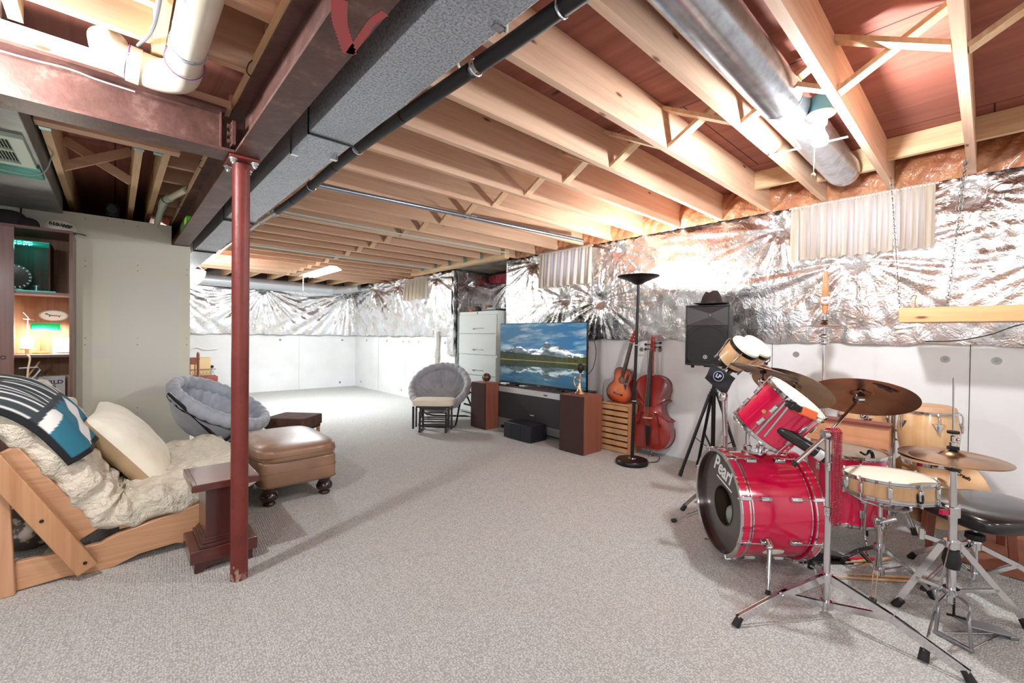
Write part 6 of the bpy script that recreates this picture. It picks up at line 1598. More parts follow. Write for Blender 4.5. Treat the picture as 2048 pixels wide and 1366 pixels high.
part('lettering', text_mb('Pearl', .128, BF @ Matrix.Translation((-.008, .172, -.0295)) @ Matrix.Rotation(-.22, 4, 'Z'), .0004, shear=.28, bold=.003, sx=.80), mat('letter_white', (226, 226, 226), .5), t, smooth=0)
b = MB(BF @ Matrix.Translation((-.008, .172, -.0295)) @ Matrix.Rotation(-.22, 4, 'Z')); b.box(-.05, .13, -.066, -.057, 0, .001); part('underline', b, mat('letter_white', (226, 226, 226)), t, smooth=0)
PLW = mat('damping_white', (226, 230, 214), .9, c2=(190, 200, 176), vs=9, bump=.5, bs=20, bd=.01)
b = MB(); b.rbox((.03, -.135, -.19), (.38, .17, .20), 3, 40, 20, M=BF, f=lambda p: Vector((p[0], p[1]+.012*sin(22*p[0]), p[2]+.01*sin(26*p[0]))))
solo('damping_pillow', b, PLW, 'crumpled white pillow stuffed inside the red bass drum, seen through the port', 'pillow', smooth=80)
for i in range(8):
    a = radians(22.5)+i*pi/4; L_ = BF @ Matrix.Rotation(a, 4, 'Z')
    for (zh, zl) in ((-.022, -.125), (-BD+.022, -BD+.125)):
        s = 1 if zh > -.2 else -1
        b = MB(); b.box(BR_+.012, BR_+.024, -.010, .010, zh-.026, zh+.026, L_); b.box(BR_-.004, BR_+.024, -.009, .009, zh+s*.022, zh+s*.029, L_); part('claw_hook', b, CHR, t, bevel=.003)
        b = MB(); b.cyl((BR_+.018, 0, zh), (BR_+.018, 0, zl), .003, n=8, M=L_); b.cyl((BR_+.018, 0, zh+s*.018), (BR_+.018, 0, zh+s*.040), .006, n=8, M=L_); part('tension_rod', b, CHR, t)
        b = MB(); b.add([(BR_, -.015, zl-.03), (BR_, .015, zl-.03), (BR_, .015, zl+.03), (BR_, -.015, zl+.03), (BR_+.020, -.010, zl-.024), (BR_+.020, .010, zl-.024), (BR_+.020, .010, zl+.024), (BR_+.020, -.010, zl+.024)],
                        [(0, 3, 2, 1), (4, 5, 6, 7), (0, 1, 5, 4), (1, 2, 6, 5), (2, 3, 7, 6), (3, 0, 4, 7)], L_); part('lug', b, CHR, t, bevel=.004)
for ang, ft in ((-24, (2.300, .690, .0)), (204, (2.742, 1.402, .0))):
    a = radians(ang); m0 = BF @ V3((BR_+.004)*cos(a), (BR_+.004)*sin(a), -.135); m1 = BF @ V3((BR_+.032)*cos(a), (BR_+.032)*sin(a), -.135); F_ = V3(*ft)
    b = MB(); b.cyl(m0, m1, .026, .020, n=20); b.ellipsoid(m1, (.016, .016, .016), 14, 10); part('spur_bracket', b, CHR, t)
    b = MB(); b.cyl(m1, m1.lerp(F_, .62), .010, n=14); b.cyl(m1.lerp(F_, .60), m1.lerp(F_, .66), .012, n=14); b.cyl(m1.lerp(F_, .6), m1.lerp(F_, .95), .006, n=12); part('spur', b, CHR, t)
    b = MB(); b.cyl(m1.lerp(F_, .90), F_+V3(0, 0, .004), .010, .014, n=14); part('rubber_foot', b, RUB, t)
topc = BF @ V3(0, BR_, -.20)
# holder on the bass drum
b = MB(); b.rbox(topc+V3(0, 0, .006), (.11, .11, .014), 8, 24, 8); part('mount_plate', b, CHR, t)
for dx, dy, h in ((-.028, .025, .20), (.028, -.022, .16)):
    b = MB(); p = topc+V3(dx, dy, .01); b.cyl(p, p+V3(0, 0, h), .0125, n=18); b.lathe([(.013, 0), (.022, .002), (.022, .03), (.013, .034)], Matrix.Translation(p), 20); b.lathe([(.013, 0), (.021, .002), (.021, .028), (.013, .03)], Matrix.Translation(p+V3(0, 0, h*.55)), 20); part('mount_tube', b, CHR, t)
    wing(t, p+V3(.02, -.01, h*.6), (-.4, -.9, 0)); wing(t, p+V3(-.02, 0, h*.85), (-.9, -.3, .2))

# tom -----------------------------------------------------------------------
tc = V3(2.540, .652, .920); tn = V3(.073, -.629, .774).normalized()
t = thing('tom_drum', 'glossy red rack tom tilted over the bass drum with a coated head', 'drum', tuple(tc-tn*.12))
TF = drum(t, tc, tn, .148, .24, REDW, 6, HEADC, a_off=.35)
part('oval_badge', MB().cyl(TF @ V3(.05, .139, -.12), TF @ V3(.0505, .1415, -.12), .010, n=20), mat('brass', (190, 150, 90)), t)
mid = tc-tn*.13
jt = topc+V3(-.028, .025, .21)
b = MB(); b.rbox(mid+V3(-.10, .10, -.03), (.05, .05, .05), 5, 16, 8); b.tube(smooth_path([jt-V3(0, 0, .02), jt+V3(.01, -.02, .04), jt.lerp(mid, .6), mid+V3(-.09, .09, -.03)], 6), .011, 14); part('tom_arm', b, CHR, t)
for q_ in (V3(-.05, .02, .02), V3(-.02, .05, -.02), V3(.02, -.03, .03)):
    b = MB(); b.rbox(jt+q_, (.034, .034, .042), 4, 12, 8); part('clamp_block', b, CHR, t)
    wing(t, jt+q_+V3(-.02, -.015, 0), (-.7, -.6, .1))
b = MB(); b.rbox(jt+V3(-.09, .10, .095), (.042, .042, .046), 4, 14, 8); b.cyl(jt+V3(-.085, .09, -.12), jt+V3(-.09, .10, .09), .010, n=14); part('spare_arm', b, CHR, t)
# percussion tube and jam block on their rods
def D_(u, v, d):
    k = _f+_rt2*((u-1024)/870.75)-_up2*((v-683)/870.75); return V3(0, 0, CAM_H)+k*d
p0, p1 = V3(2.58, .83, .735), V3(2.50, .475, .668)
p0 = V3(2.413, .703, .788); p1 = V3(2.498, .488, .642)
t = thing('shaker_tube', 'black cylindrical shaker tube slung between tom and boom stand', 'shaker', tuple((p0+p1)/2))
ax_ = (p1-p0).normalized()
b = MB(); b.lathe([(0, 0), (.018, .002), (.026, .015), (.028, .04), (.028, (p1-p0).length-.02), (.026, (p1-p0).length-.006), (0, (p1-p0).length)], frame(p0, ax_), 32); part('body', b, mat('tube_black', (24, 22, 22), .3, coat=.3), t)
b = MB(); b.lathe([(.0285, (p1-p0).length-.075), (.0285, (p1-p0).length-.045)], frame(p0, ax_), 32, a0=.6, a1=3.2); part('silver_print', b, lg, t)
b = MB(); b.rbox(p1+V3(.03, .04, .02), (.03, .03, .02), 3, 12, 8); part('pink_end', b, mat('pink_rubber', (240, 150, 140), .5), t)
b = MB(); b.cyl(jt+V3(.02, -.02, 0), p0+ax_*.03, .006, n=10); part('mounting_rod', b, CHR, t)
q0 = tc+(TF.to_3x3() @ V3(0, 0, 1))*.03
jb0 = V3(2.32, .638, .924); jb1 = V3(2.352, .584, .893); jb2 = V3(2.412, .540, .862)
t = thing('jam_block', 'orange jam block on a black clamp lying across the rack tom rim', 'percussion block', tuple(jb1))
b = MB(); b.bar(jb1, jb2, .026, .040); part('block', b, mat('block_orange', (255, 116, 66), .35, emit=(255, 90, 40), es=0), t, bevel=.006)
b = MB(); b.bar(jb0, jb1, .034, .030); b.bar(jb0.lerp(jb1, .3), jb0.lerp(jb1, .55), .044, .042); part('clamp', b, BLKG, t, bevel=.005)
b = MB(); b.cyl(jb0, jb0-tn*.19+V3(0, 0, -.02), .007, n=12); b.cyl(jb0+V3(.02, -.02, 0), jb0-tn*.19+V3(.02, -.03, -.03), .006, n=12); part('rod', b, CHR, t)

# floor tom --------------------------------------------------------------
t = thing('floor_tom', 'red floor tom on chrome legs behind the bass drum', 'drum', (3.24, .57, 0))
FT0 = drum(t, V3(3.24, .57, .555), V3(0, 0, 1), .195, .38, REDW, 6, HEADC, a_off=.55)
for a in (-2.55, -.3, 1.75):
    x, y = 3.24+.222*cos(a), .57+.222*sin(a)
    b = MB(); b.tube(smooth_path([(x, y, .42), (x, y, .16), (x+.02*cos(a), y+.02*sin(a), .10), (x+.02*cos(a), y+.02*sin(a), .02)], 5), .006, 10); part('leg', b, CHR, t)
    b = MB(); b.rbox((3.24+.21*cos(a), .57+.21*sin(a), .34), (.035, .035, .05), 4, 12, 8); part('leg_bracket', b, CHR, t)
    foot_at((x+.02*cos(a), y+.02*sin(a), 0), t, (0, 0, -1), .010)
b = MB(); b.tube(smooth_path([(3.05, .47, .60), (3.08, .45, .585), (3.12, .44, .60), (3.14, .43, .575), (3.135, .425, .51), (3.15, .41, .50)], 6), [.006]*10+[.009]*10+[.012]*6, 8)
solo('drum_key_cord', b, BLKG, 'black rubber damper clip hooked over the floor tom rim', 'damper')

# crash on the bass drum post
t, F_ = cymbal('crash_cymbal', 'thin crash cymbal tilted above the rack tom, in front of the bongos', (2.785, .872, 1.067), (.245, -.17, .954), .178, CY1)
b = MB(); b.cyl(F_ @ V3(0, 0, .004), F_ @ V3(0, 0, .018), .010, n=12); part('felt', b, mat('felt_black', (24, 24, 26), .95), t)
b = MB(); b.rbox(F_ @ V3(0, 0, -.040), (.04, .03, .02), 4, 12, 8); part('lower_felt', b, mat('felt_black', (24, 24, 26)), t)
b = MB(); p = F_ @ V3(0, 0, -.03); e = V3(2.74, .875, .975); ft_ = topc+V3(.03, -.02, .02)
t2 = thing('cymbal_holder', 'chrome cymbal arm rising from the bass drum to the crash cymbal', 'cymbal stand', tuple(ft_))
b.cyl(p, e, .006, n=12); part('tilter', b, CHR, t2)
b = MB(); b.cyl(e, ft_, .010, n=16); part('rod', b, CHR, t2)
b = MB(); b.ellipsoid(e, (.02, .02, .024), 14, 10); part('tilter_joint', b, CHR, t2); wing(t2, e+V3(-.02, 0, 0), (-.8, -.5, 0)); wing(t2, e+V3(.01, .02, -.01), (.6, -.7, 0))
# second crash
t, F_ = cymbal('crash_cymbal', 'larger crash cymbal behind the rack tom, below the bongos', (3.034, .79, .959), (.543, -.168, .823), .225, CY2)
b = MB(); b.rbox(F_ @ V3(0, 0, -.035), (.045, .03, .022), 4, 12, 8); part('lower_felt', b, mat('felt_black', (24, 24, 26)), t)
t2 = thing('cymbal_stand', 'chrome straight cymbal stand behind the rack tom', 'cymbal stand', (3.10, .90, 0))
b = MB(); b.cyl(F_ @ V3(0, 0, -.03), (3.10, .90, .82), .006, n=12); part('tilter', b, CHR, t2)
b = MB(); b.cyl((3.10, .90, .06), (3.10, .90, .50), .0125, n=16); b.cyl((3.10, .90, .5), (3.10, .90, .82), .009, n=16); part('pole', b, CHR, t2)
tripod(t2, (3.10, .90, 0), .34, ((3.38, 1.02), (3.05, 1.20), (2.93, .74)), .10, .0125)

# boom stand and ride ---------------------------------------------------------
t, F_ = cymbal('ride_cymbal', 'big dark bronze ride cymbal lettered Zildjian on the boom arm at the right', (3.143, .489, .932), (.483, .042, .874), .255, CY1, .024, .055)
LM = Matrix(((-.7263, .4889, -.4833, 3.013), (.577, .8157, -.042, .367), (.3736, -.3094, -.8745, .971), (0, 0, 0, 1))) @ Matrix.Translation((0, 0, .003))
part('lettering', text_mb('Zildjian', .046, LM, .0006, shear=.3, bold=.0012), mat('ink_black', (24, 24, 28)), t, smooth=0)
b = MB(); b.rbox(F_ @ V3(0, 0, -.03), (.05, .035, .03), 4, 14, 8); part('lower_felt', b, mat('felt_black', (24, 24, 26)), t)
b = MB(); b.lathe([(0, 0), (.02, .002), (.02, .01), (0, .012)], F_ @ Matrix.Translation((0, 0, .006)), 18); part('felt', b, mat('felt_black', (24, 24, 26)), t)
pb = V3(2.338, .470, 0); jb = V3(2.332, .475, .800)
t2 = thing('boom_stand', 'chrome boom cymbal stand with long flat tripod legs standing on the front carpet', 'cymbal stand', tuple(pb))
b = MB(); b.cyl(pb+V3(0, 0, .035), pb+V3(0, 0, .46), .0135, n=20); part('pole', b, CHR, t2)
b = MB(); b.cyl(pb+V3(0, 0, .44), jb-V3(0, 0, .02), .0105, n=20); part('pole', b, CHR, t2)
b = MB(); b.lathe([(.0105, -.02), (.018, -.018), (.018, .018), (.0105, .02)], Matrix.Translation(pb+V3(0, 0, .46)), 20); part('height_clamp', b, CHR, t2); wing(t2, pb+V3(-.018, 0, .46), (-.9, -.3, 0))
b = MB(); b.lathe([(.0105, -.02), (.016, -.018), (.016, .018), (.0105, .02)], Matrix.Translation(pb+V3(0, 0, .66)), 20); part('height_clamp', b, CHR, t2); wing(t2, pb+V3(-.018, 0, .66), (-.9, -.3, 0))
rv = V3(.739, -.674, 0)
b = MB(); b.cyl(jb-rv*.022, jb+rv*.022, .020, n=24); part('boom_clamp', b, CHR, t2)
b = MB(); b.cyl(jb+rv*.028+V3(0, 0, .02), jb+rv*.028-V3(0, 0, .065), .004, n=8); b.cyl(jb+rv*.016-V3(0, 0, .02), jb+rv*.036-V3(0, 0, .02), .007, n=10); part('t_handle', b, CHR, t2)
ends = F_ @ V3(0, 0, -.04); bdir = (ends-jb)
c_end = V3(2.255, .572, .670)
ca = jb-bdir.normalized()*0
b = MB(); b.cyl(c_end, jb, .0095, n=16); b.cyl(jb, jb.lerp(ends, .93), .0075, n=16); part('boom_arm', b, CHR, t2)
b = MB(); b.cyl(c_end, c_end+(c_end-jb).normalized()*.022, .0115, n=14); part('rubber_end', b, RUB, t2)
b = MB(); b.cyl(jb.lerp(ends, .93)-rv*.018, jb.lerp(ends, .93)+rv*.018, .022, n=22); b.cyl(jb.lerp(ends, .93), ends+V3(0, 0, .03), .006, n=10); part('tilter', b, CHR, t2); wing(t2, jb.lerp(ends, .93)-rv*.02+V3(0, 0, .01), (-.7, -.7, .3))
tripod(t2, tuple(pb), .165, ((1.955, .700), (2.255, .030), (2.74, .62)), .045, .0135, .032)
# beads
BDM = mat('bead_red', (170, 16, 56), .15, .3, coat=.8)
t = thing('bead_necklace', 'hank of shiny dark red bead strings hanging from the boom stand clamp', 'beads', tuple(jb))
for s in range(5):
    b = MB(); lx = .007+.0088*s; L_ = .40+.022*sin(s*2.1); dp = .022+.004*(s % 2)
    for k in range(int(L_/.0080)):
        for q in (-1, 1):
            b.ellipsoid(jb+rv*(lx+q*(.0019+.0010*sin(k*.21+s*1.7))+.0022*sin(k*.06+s))-_f*(dp+.0045*(q > 0))+V3(0, 0, .012-.0080*k+(.004 if q > 0 else 0)), .0033, 8, 6)
    for k in range(9):
        a = pi*k/8; b.ellipsoid(jb+rv*lx-_f*(.024*cos(a))+V3(0, 0, .012+.016*sin(a)), .0036, 8, 6)
    part('bead_strand', b, BDM, t, stuff=True)

# snare -------------------------------------------------------------------
t = thing('snare_drum', 'shallow maple snare drum with chrome hoops on its low stand', 'drum', (2.80, .325, .47))
sc_ = V3(2.800, .322, .556)
drum(t, sc_, V3(.02, .04, .999), .172, .082, MAPLE, 10, HEADC, hoop_h=.018, lug_l=.05, a_off=.15)
b = MB(); sp = sc_+V3(-.125, -.125, -.045); b.rbox(sp, (.026, .026, .048), 4, 14, 8); part('muffler_knob', b, BLKG, t)
b = MB(); sp = sc_+V3(-.10, .148, -.04); b.rbox(sp, (.03, .03, .06), 4, 14, 8); b.cyl(sp, sp+V3(-.03, .01, .03), .006, n=10); part('strainer', b, CHR, t)
sb = V3(2.785, .348, 0)
t = thing('snare_stand', 'low chrome snare stand with basket arms on the carpet', 'drum stand', tuple(sb))
b = MB(); b.cyl(sb+V3(0, 0, .07), sb+V3(0, 0, .33), .0125, n=18); part('pole', b, CHR, t)
b = MB(); b.cyl(sb+V3(0, 0, .30), sb+V3(0, 0, .42), .009, n=16); b.rbox(sb+V3(0, 0, .325), (.05, .05, .05), 5, 14, 8); b.cyl(sb+V3(-.05, .0, .335), sb+V3(.06, -.05, .335), .010, n=14); part('basket_clamp', b, CHR, t)
wing(t, sb+V3(-.03, -.01, .315), (-.9, -.4, 0))
for a in (-2.6, -.5, 1.6):
    e = sc_+V3(.178*cos(a), .178*sin(a), -.105); b = MB(); b.tube(smooth_path([sb+V3(0, 0, .405), (sb+V3(0, 0, .40)).lerp(e, .5)-V3(0, 0, .01), e, e+V3(.01*cos(a), .01*sin(a), .022)], 5), .006, 10); part('basket_arm', b, CHR, t)
    b = MB(); b.cyl(e+V3(0, 0, .012)-V3(cos(a), sin(a), 0)*.02, e+V3(0, 0, .012)+V3(cos(a), sin(a), 0)*.008, .009, n=10); part('rubber_grip', b, RUB, t)
tripod(t, tuple(sb), .20, ((2.558, .340), (2.862, .165), (2.93, .52)), .085, .0125, .016)
# hi-hat -------------------------------------------------------------------
hp = V3(2.635, .0925, 0)
t, F_ = cymbal('hihat_cymbal', 'upper bronze hi-hat cymbal on the front hi-hat stand', (2.632, .096, .757), (.02, .02, 1), .177, CY2, .018, .045)
b = MB(); b.lathe([(.02, 0), (.02, .012), (.006, .013)], Matrix.Translation((2.632, .096, .759)), 20); part('felt', b, mat('felt_black', (24, 24, 26)), t)
t, F2 = cymbal('hihat_cymbal', 'lower bronze hi-hat cymbal just beneath the upper one', (2.632, .096, .693), (.02, .02, -1), .177, CY2, .012, .045)
t = thing('hihat_stand', 'tall chrome hi-hat stand with a foot pedal at the right front', 'cymbal stand', tuple(hp))
b = MB(); b.cyl(hp+V3(0, 0, .105), hp+V3(0, 0, .50), .0155, n=20); part('lower_tube', b, CHR, t)
b = MB(); b.cyl(hp+V3(0, 0, .49), hp+V3(-.001, .002, .668), .0128, n=20); part('upper_tube', b, CHR, t)
b = MB(); b.cyl(hp+V3(-.003, .003, .66), hp+V3(-.008, .006, 1.064), .0032, n=10); part('pull_rod', b, CHR, t)
b = MB(); b.lathe([(.0155, -.022), (.0245, -.02), (.0245, .02), (.0128, .022)], Matrix.Translation(hp+V3(0, 0, .495)), 24); part('height_clamp', b, CHR, t); wing(t, hp+V3(.024, -.012, .495), (.8, -.6, 0), .026)
b = MB(); b.bar(hp+V3(-.022, .016, .492), hp+V3(-.046, .034, .494), .015, .020); part('clamp_tab', b, mat('tab_red', (190, 20, 70), .3), t)
b = MB(); b.lathe([(.006, 0), (.026, .008), (.028, .014), (.006, .016)], Matrix.Translation(hp+V3(-.003, .003, .664)), 24); part('cymbal_seat', b, BLKG, t)
b = MB(); b.lathe([(.006, 0), (.012, .002), (.012, .018), (.0085, .02), (.0085, .043), (.006, .045)], Matrix.Translation(hp+V3(-.004, .004, .773)), 18); part('clutch', b, CHR, t)
b = MB(); b.lathe([(.004, 0), (.019, .001), (.021, .008), (.019, .012), (.004, .013)], Matrix.Translation(hp+V3(-.004, .004, .826)), 20); part('clutch_felt', b, mat('felt_black', (24, 24, 26)), t); wing(t, hp+V3(.010, -.006, .80), (.8, -.6, 0), .015)
b = MB(); b.lathe([(.0158, 0), (.025, .002), (.032, .038), (.027, .062), (.023, .080), (.0158, .081)], Matrix.Translation(hp+V3(0, 0, .252)), 24); part('rubber_sleeve', b, RUB, t)
for (fx, fy) in ((2.285, .148), (2.655, .262), (2.86, -.125)):
    d = V3(fx-hp.x, fy-hp.y, 0); u = d.normalized(); A = hp+u*.024+V3(0, 0, .357); ft = V3(fx, fy, .03); mid = A.lerp(ft, .60)
    b = MB(); b.bar(A, mid, .004, .024, (0, 0, 1)); b.bar(mid, ft, .004, .024, (0, 0, 1)); part('leg', b, CHR, t, smooth=0)
    b = MB(); b.bar(hp+u*.02+V3(0, 0, .155), mid, .004, .016, (0, 0, 1)); part('brace', b, CHR, t, smooth=0)
    foot_at((fx, fy, 0), t, u, .015)
for z in (.357, .155):
    b = MB(); b.lathe([(.0155, -.014), (.027, -.014), (.027, .014), (.0155, .014)], Matrix.Translation(hp+V3(0, 0, z)), 24); part('collar', b, CHR, t)
b = MB(); b.cyl(hp+V3(-.075, .09, .415), hp+V3(-.075, .09, .370), .010, n=12); b.bar(hp+V3(-.075, .09, .385), hp+V3(-.018, .025, .36), .009, .018); part('leg_lock', b, CHR, t)
AL = mat('cast_alloy', (150, 152, 156), .3, .8)
for (bx, by) in ((2.528, .130), (2.478, .028)):
    b = MB(); q = V3(bx, by, 0); d = V3(bx-hp.x, by-hp.y, 0)
    side = V3(-.45, -.89, 0) if by < .08 else V3(.45, .89, 0)
    b.tube(smooth_path([hp+side*.012+V3(0, 0, .150), hp+side*.045+V3(0, 0, .140)+d*.25, q+V3(0, 0, .115)-d*.12, q+V3(0, 0, .02), q+V3(0, 0, .008)], 6), .0065, 10); part('frame_arm', b, AL, t)
b = MB(); b.bar((2.531, .137, .009), (2.475, .021, .009), .016, .013); part('frame_base', b, AL, t, bevel=.003)
pa, pb_ = V3(2.600, .060, .055), V3(2.725, -.055, .018)
b = MB(); b.bar(pa, pb_, .075, .007); part('footboard', b, AL, t, bevel=.003)
b = MB(); b.bar(pb_+V3(0, 0, -.009), pb_+(pb_-pa).normalized()*.035+V3(0, 0, -.006), .07, .016); part('heel_plate', b, AL, t, bevel=.003)
for q in (V3(2.528, .128, .006), V3(2.480, .030, .006)):
    b = MB(); b.cyl(q, pb_+V3(0, 0, -.011), .0025, n=8); part('radius_rod', b, CHR, t)
b = MB()
for k in range(9): b.rbox(hp+V3(-.006, -.010, .135-.010*k), (.016, .010, .008), 4, 8, 6)
b.bar(hp+V3(-.02, .01, .06), hp+V3(.01, -.045, .052), .008, .008); part('drive_chain', b, BLKG, t)

# throne --------------------------------------------------------------------
tp = V3(3.182, .032, 0)
t = thing('drum_throne', 'black vinyl drum throne on a braced chrome tripod at the right edge', 'stool', tuple(tp))
VN = mat('black_vinyl', (22, 21, 22), .28, coat=.5)
def seatf(p):
    return Vector((p[0], p[1]*(1-.10*p[0]/.24), p[2]+.014*cos(min(1.5, p[0]*5))-.012*(p[1]/.2)**2*(1 if p[2] > 0 else 0)))
SFm = rotz(radians(-42), (3.212, -.008, .375))
b = MB(); b.rbox((0, 0, 0), (.50, .44, .105), 4.5, 60, 24, M=SFm, f=seatf); part('seat_cushion', b, VN, t, smooth=80)
b = MB(); b.torus(1, .0035, SFm @ Matrix.Diagonal((.245, .214, 1, 1)) @ Matrix.Translation((0, 0, .008)), 60, 6); part('piping', b, VN, t)
b = MB(); b.cyl(tp+V3(0, 0, .20), tp+V3(0, 0, .335), .010, n=18); part('threaded_rod', b, CHR, t)
b = MB(); b.lathe([(.010, 0), (.034, .002), (.040, .012), (.038, .030), (.028, .036), (.010, .037)], Matrix.Translation(tp+V3(0, 0, .228)), 10); part('height_knob', b, RUB, t)
b = MB(); b.cyl(tp+V3(0, 0, .02), tp+V3(0, 0, .225), .015, n=18); part('pole', b, CHR, t)
b = MB(); b.box(-.05, .05, -.03, .03, -.006, .004, Matrix.Translation(tp+V3(0, 0, .333))); part('seat_bracket', b, BLKG, t)
tripod(t, tuple(tp), .20, ((2.93, .19), (3.34, -.24), (3.30, .27)), .05, .015, .022)
# low stool and brown paper
STW = wood('stool_oak', (134, 70, 42), (104, 50, 30), 'Z', .45, 1.2, coat=.2)
t = thing('wooden_stool', 'low reddish brown wooden stool behind the drum throne', 'stool', (3.74, .07, 0))
SF2 = rotz(radians(8), (3.74, .075, 0))
part('seat', MB(SF2).box(-.17, .17, -.19, .19, .255, .28), STW, t, bevel=.004)
for x in (-.14, .13):
    for y in (-.15, .155):
        b = MB(); b.add([SF2 @ V3(x*1.15+dx, y*1.1+dy, 0) for dx, dy in ((-.016, -.016), (.016, -.016), (.016, .016), (-.016, .016))]+[SF2 @ V3(x+dx, y+dy, .255) for dx, dy in ((-.018, -.018), (.018, -.018), (.018, .018), (-.018, .018))],
                        [(0, 3, 2, 1), (4, 5, 6, 7), (0, 1, 5, 4), (1, 2, 6, 5), (2, 3, 7, 6), (3, 0, 4, 7)]); part('leg', b, STW, t, smooth=0)
part('rail', MB(SF2).box(-.155, -.135, -.14, .14, .205, .25), STW, t, smooth=0)
part('rail', MB(SF2).box(-.14, .14, -.165, -.145, .205, .25), STW, t, smooth=0)
def paperf(u, v):
    x = 3.40+.95*u+.10*(v-.5); y = -.62+.70*v*(1-.12*u)+.04*sin(5*u); return (x, y, .003+.010*abs(sin(9*u+4*v))*abs(sin(11*v-3*u))+.004*sin(30*u*v)**2)
solo('brown_paper', MB().grid(paperf, 60, 40), mat('brown_paper', (158, 100, 74), .8, c2=(136, 82, 60), vs=4, bump=.5, bs=8, bd=.02), 'sheet of crumpled brown paper on the carpet under the wooden stool', 'paper', smooth=60)

# sticks and pedal -----------------------------------------------------------
ST = mat('hickory', (214, 172, 130), .5, c2=(196, 150, 110), vs=9)
def stick(a, b_, label, m_=ST, r=.0075):
    a, b_ = V3(*a), V3(*b_); d = (b_-a).normalized(); L = (b_-a).length
    m = MB(); m.lathe([(0, 0), (r*.8, .002), (r, .012), (r, L*.72), (r*.45, L-.018), (r*.75, L-.010), (r*.5, L-.001), (0, L)], frame(a, d), 14)
    return solo('drumstick', m, m_, label, 'drumstick')
stick((3.19, .345, .012), (2.90, .50, .026), 'pale drumstick lying upper right of the bass pedal, beside the red stick')
stick((3.13, .355, .028), (2.92, .455, .012), 'short fat drumstick crossed under the red-gripped one')
stick((3.10, .145, .009), (2.80, .475, .012), 'long pale drumstick lying behind the snare stand foot')
stick((3.02, .180, .009), (2.725, .505, .010), 'long pale drumstick nearest the bass pedal')
stick((3.07, .395, .028), (2.925, .56, .022), 'drumstick with a red grip lying on the pale sticks', mat('stick_red', (196, 28, 56), .5), .008)
t = thing('bass_pedal', 'black bass drum pedal on the carpet behind the bass drum', 'pedal', (2.92, .60, 0))
u = V3(-na.x, -na.y, 0); pc = bc-na*.40; pc.z = 0
b = MB(); b.bar(pc+u*.03+V3(0, 0, .010), pc+u*.32+V3(0, 0, .010), .10, .012); part('base_plate', b, BLKM, t, bevel=.003)
b = MB(); b.bar(pc+u*.06+V3(0, 0, .075), pc+u*.29+V3(0, 0, .025), .085, .010); part('footboard', b, mat('pedal_black', (26, 28, 28), .3, coat=.4), t, bevel=.003)
for s in (-1, 1):
    o = rr_*.055*s; b = MB(); b.bar(pc+u*.05+o, pc+u*.05+o+V3(0, 0, .13), .012, .02, (u.x, u.y, 0)); part('upright', b, CHR, t, bevel=.002)
b = MB(); b.cyl(pc+u*.05-rr_*.06+V3(0, 0, .125), pc+u*.05+rr_*.06+V3(0, 0, .125), .006, n=12); b.cyl(pc+u*.05+V3(0, 0, .125), pc+u*.07+V3(0, 0, .30), .003, n=8); part('axle', b, CHR, t)
b = MB(); b.ellipsoid(pc+u*.06+V3(0, 0, .30), (.02, .02, .024), 14, 10); part('beater', b, mat('beater_felt', (214, 208, 196), .9), t)

# bongos --------------------------------------------------------------------
bn = V3(-.119, -.70, .705).normalized()
t = thing('bongo_drums', 'pair of pale wood bongo drums tilted on a stand beside the black loudspeaker', 'drums', (3.35, 1.2, 1.05))
for (c, R) in ((V3(3.218, 1.134, 1.163), .104), (V3(3.448, 1.137, 1.162), .113)):
    F = frame(c, bn)
    part('shell', MB().lathe([(R*.94, 0), (R*.99, -.03), (R*.97, -.08), (R*.86, -.165), (R*.83, -.165), (R*.93, -.08), (R*.92, 0)], F, 56), MAPLE, t, smooth=60)
    part('drum_head', MB().lathe([(0, .020), (R*.90, .020), (R*.95, .014), (R*.965, -.004)], F, 56), HEADC, t)
    part('rim', MB().lathe([(R*.965, -.022), (R*1.01, -.022), (R*1.02, 0), (R*.985, .002), (R*.965, -.022)], F, 56), BLKG, t, smooth=40)
    part('bottom_ring', MB().lathe([(R*.87, -.150), (R*.90, -.150), (R*.88, -.168), (R*.84, -.168), (R*.87, -.150)], F, 56), BLKG, t, smooth=40)
    for i in range(4):
        L_ = F @ Matrix.Rotation(.5+i*pi/2, 4, 'Z'); b = MB(); b.tube(smooth_path([L_ @ V3(R*1.0, 0, -.01), L_ @ V3(R*1.13, 0, -.03), L_ @ V3(R*1.0, 0, -.10), L_ @ V3(R*.93, 0, -.19)], 5), .004, 8); part('tension_rod', b, CHR, t)
        b = MB(); b.box(R*.84, R*.98, -.009, .009, -.172, -.164, L_); b.cyl((R*.93, 0, -.175), (R*.93, 0, -.195), .006, n=8, M=L_); part('side_plate', b, CHR, t)
cb = V3(3.33, 1.135, 1.16)-bn*.09
b = MB(); b.rbox(cb, (.05, .04, .06), 6, 12, 8); part('centre_block', b, MAPLE, t)
b = MB(); b.box(-.012, .012, -.0005, .001, -.016, .016, frame(V3(3.218, 1.134, 1.163)-bn*.06+V3(-.9, -.2, -.05).normalized()*.101, V3(-.9, -.25, -.1), (0, 0, 1))); 
part('blue_sticker', b, mat('sticker_blue', (150, 156, 190), .5), t, smooth=0)
bs = V3(3.07, 1.185, 0); bs = V3(3.165, 1.235, 0)
t = thing('bongo_stand', 'chrome bongo stand with a black flag hanging behind the bass drum', 'drum stand', tuple(bs))
b = MB(); b.cyl(bs+V3(0, 0, .05), bs+V3(0, 0, .62), .014, n=18); part('pole', b, CHR, t)
b = MB(); b.cyl(bs+V3(0, 0, .6), bs+V3(0, 0, .97), .010, n=16); b.cyl(bs+V3(0, 0, .95), cb+V3(0, 0, -.02), .010, n=14); part('upper_pole', b, CHR, t)
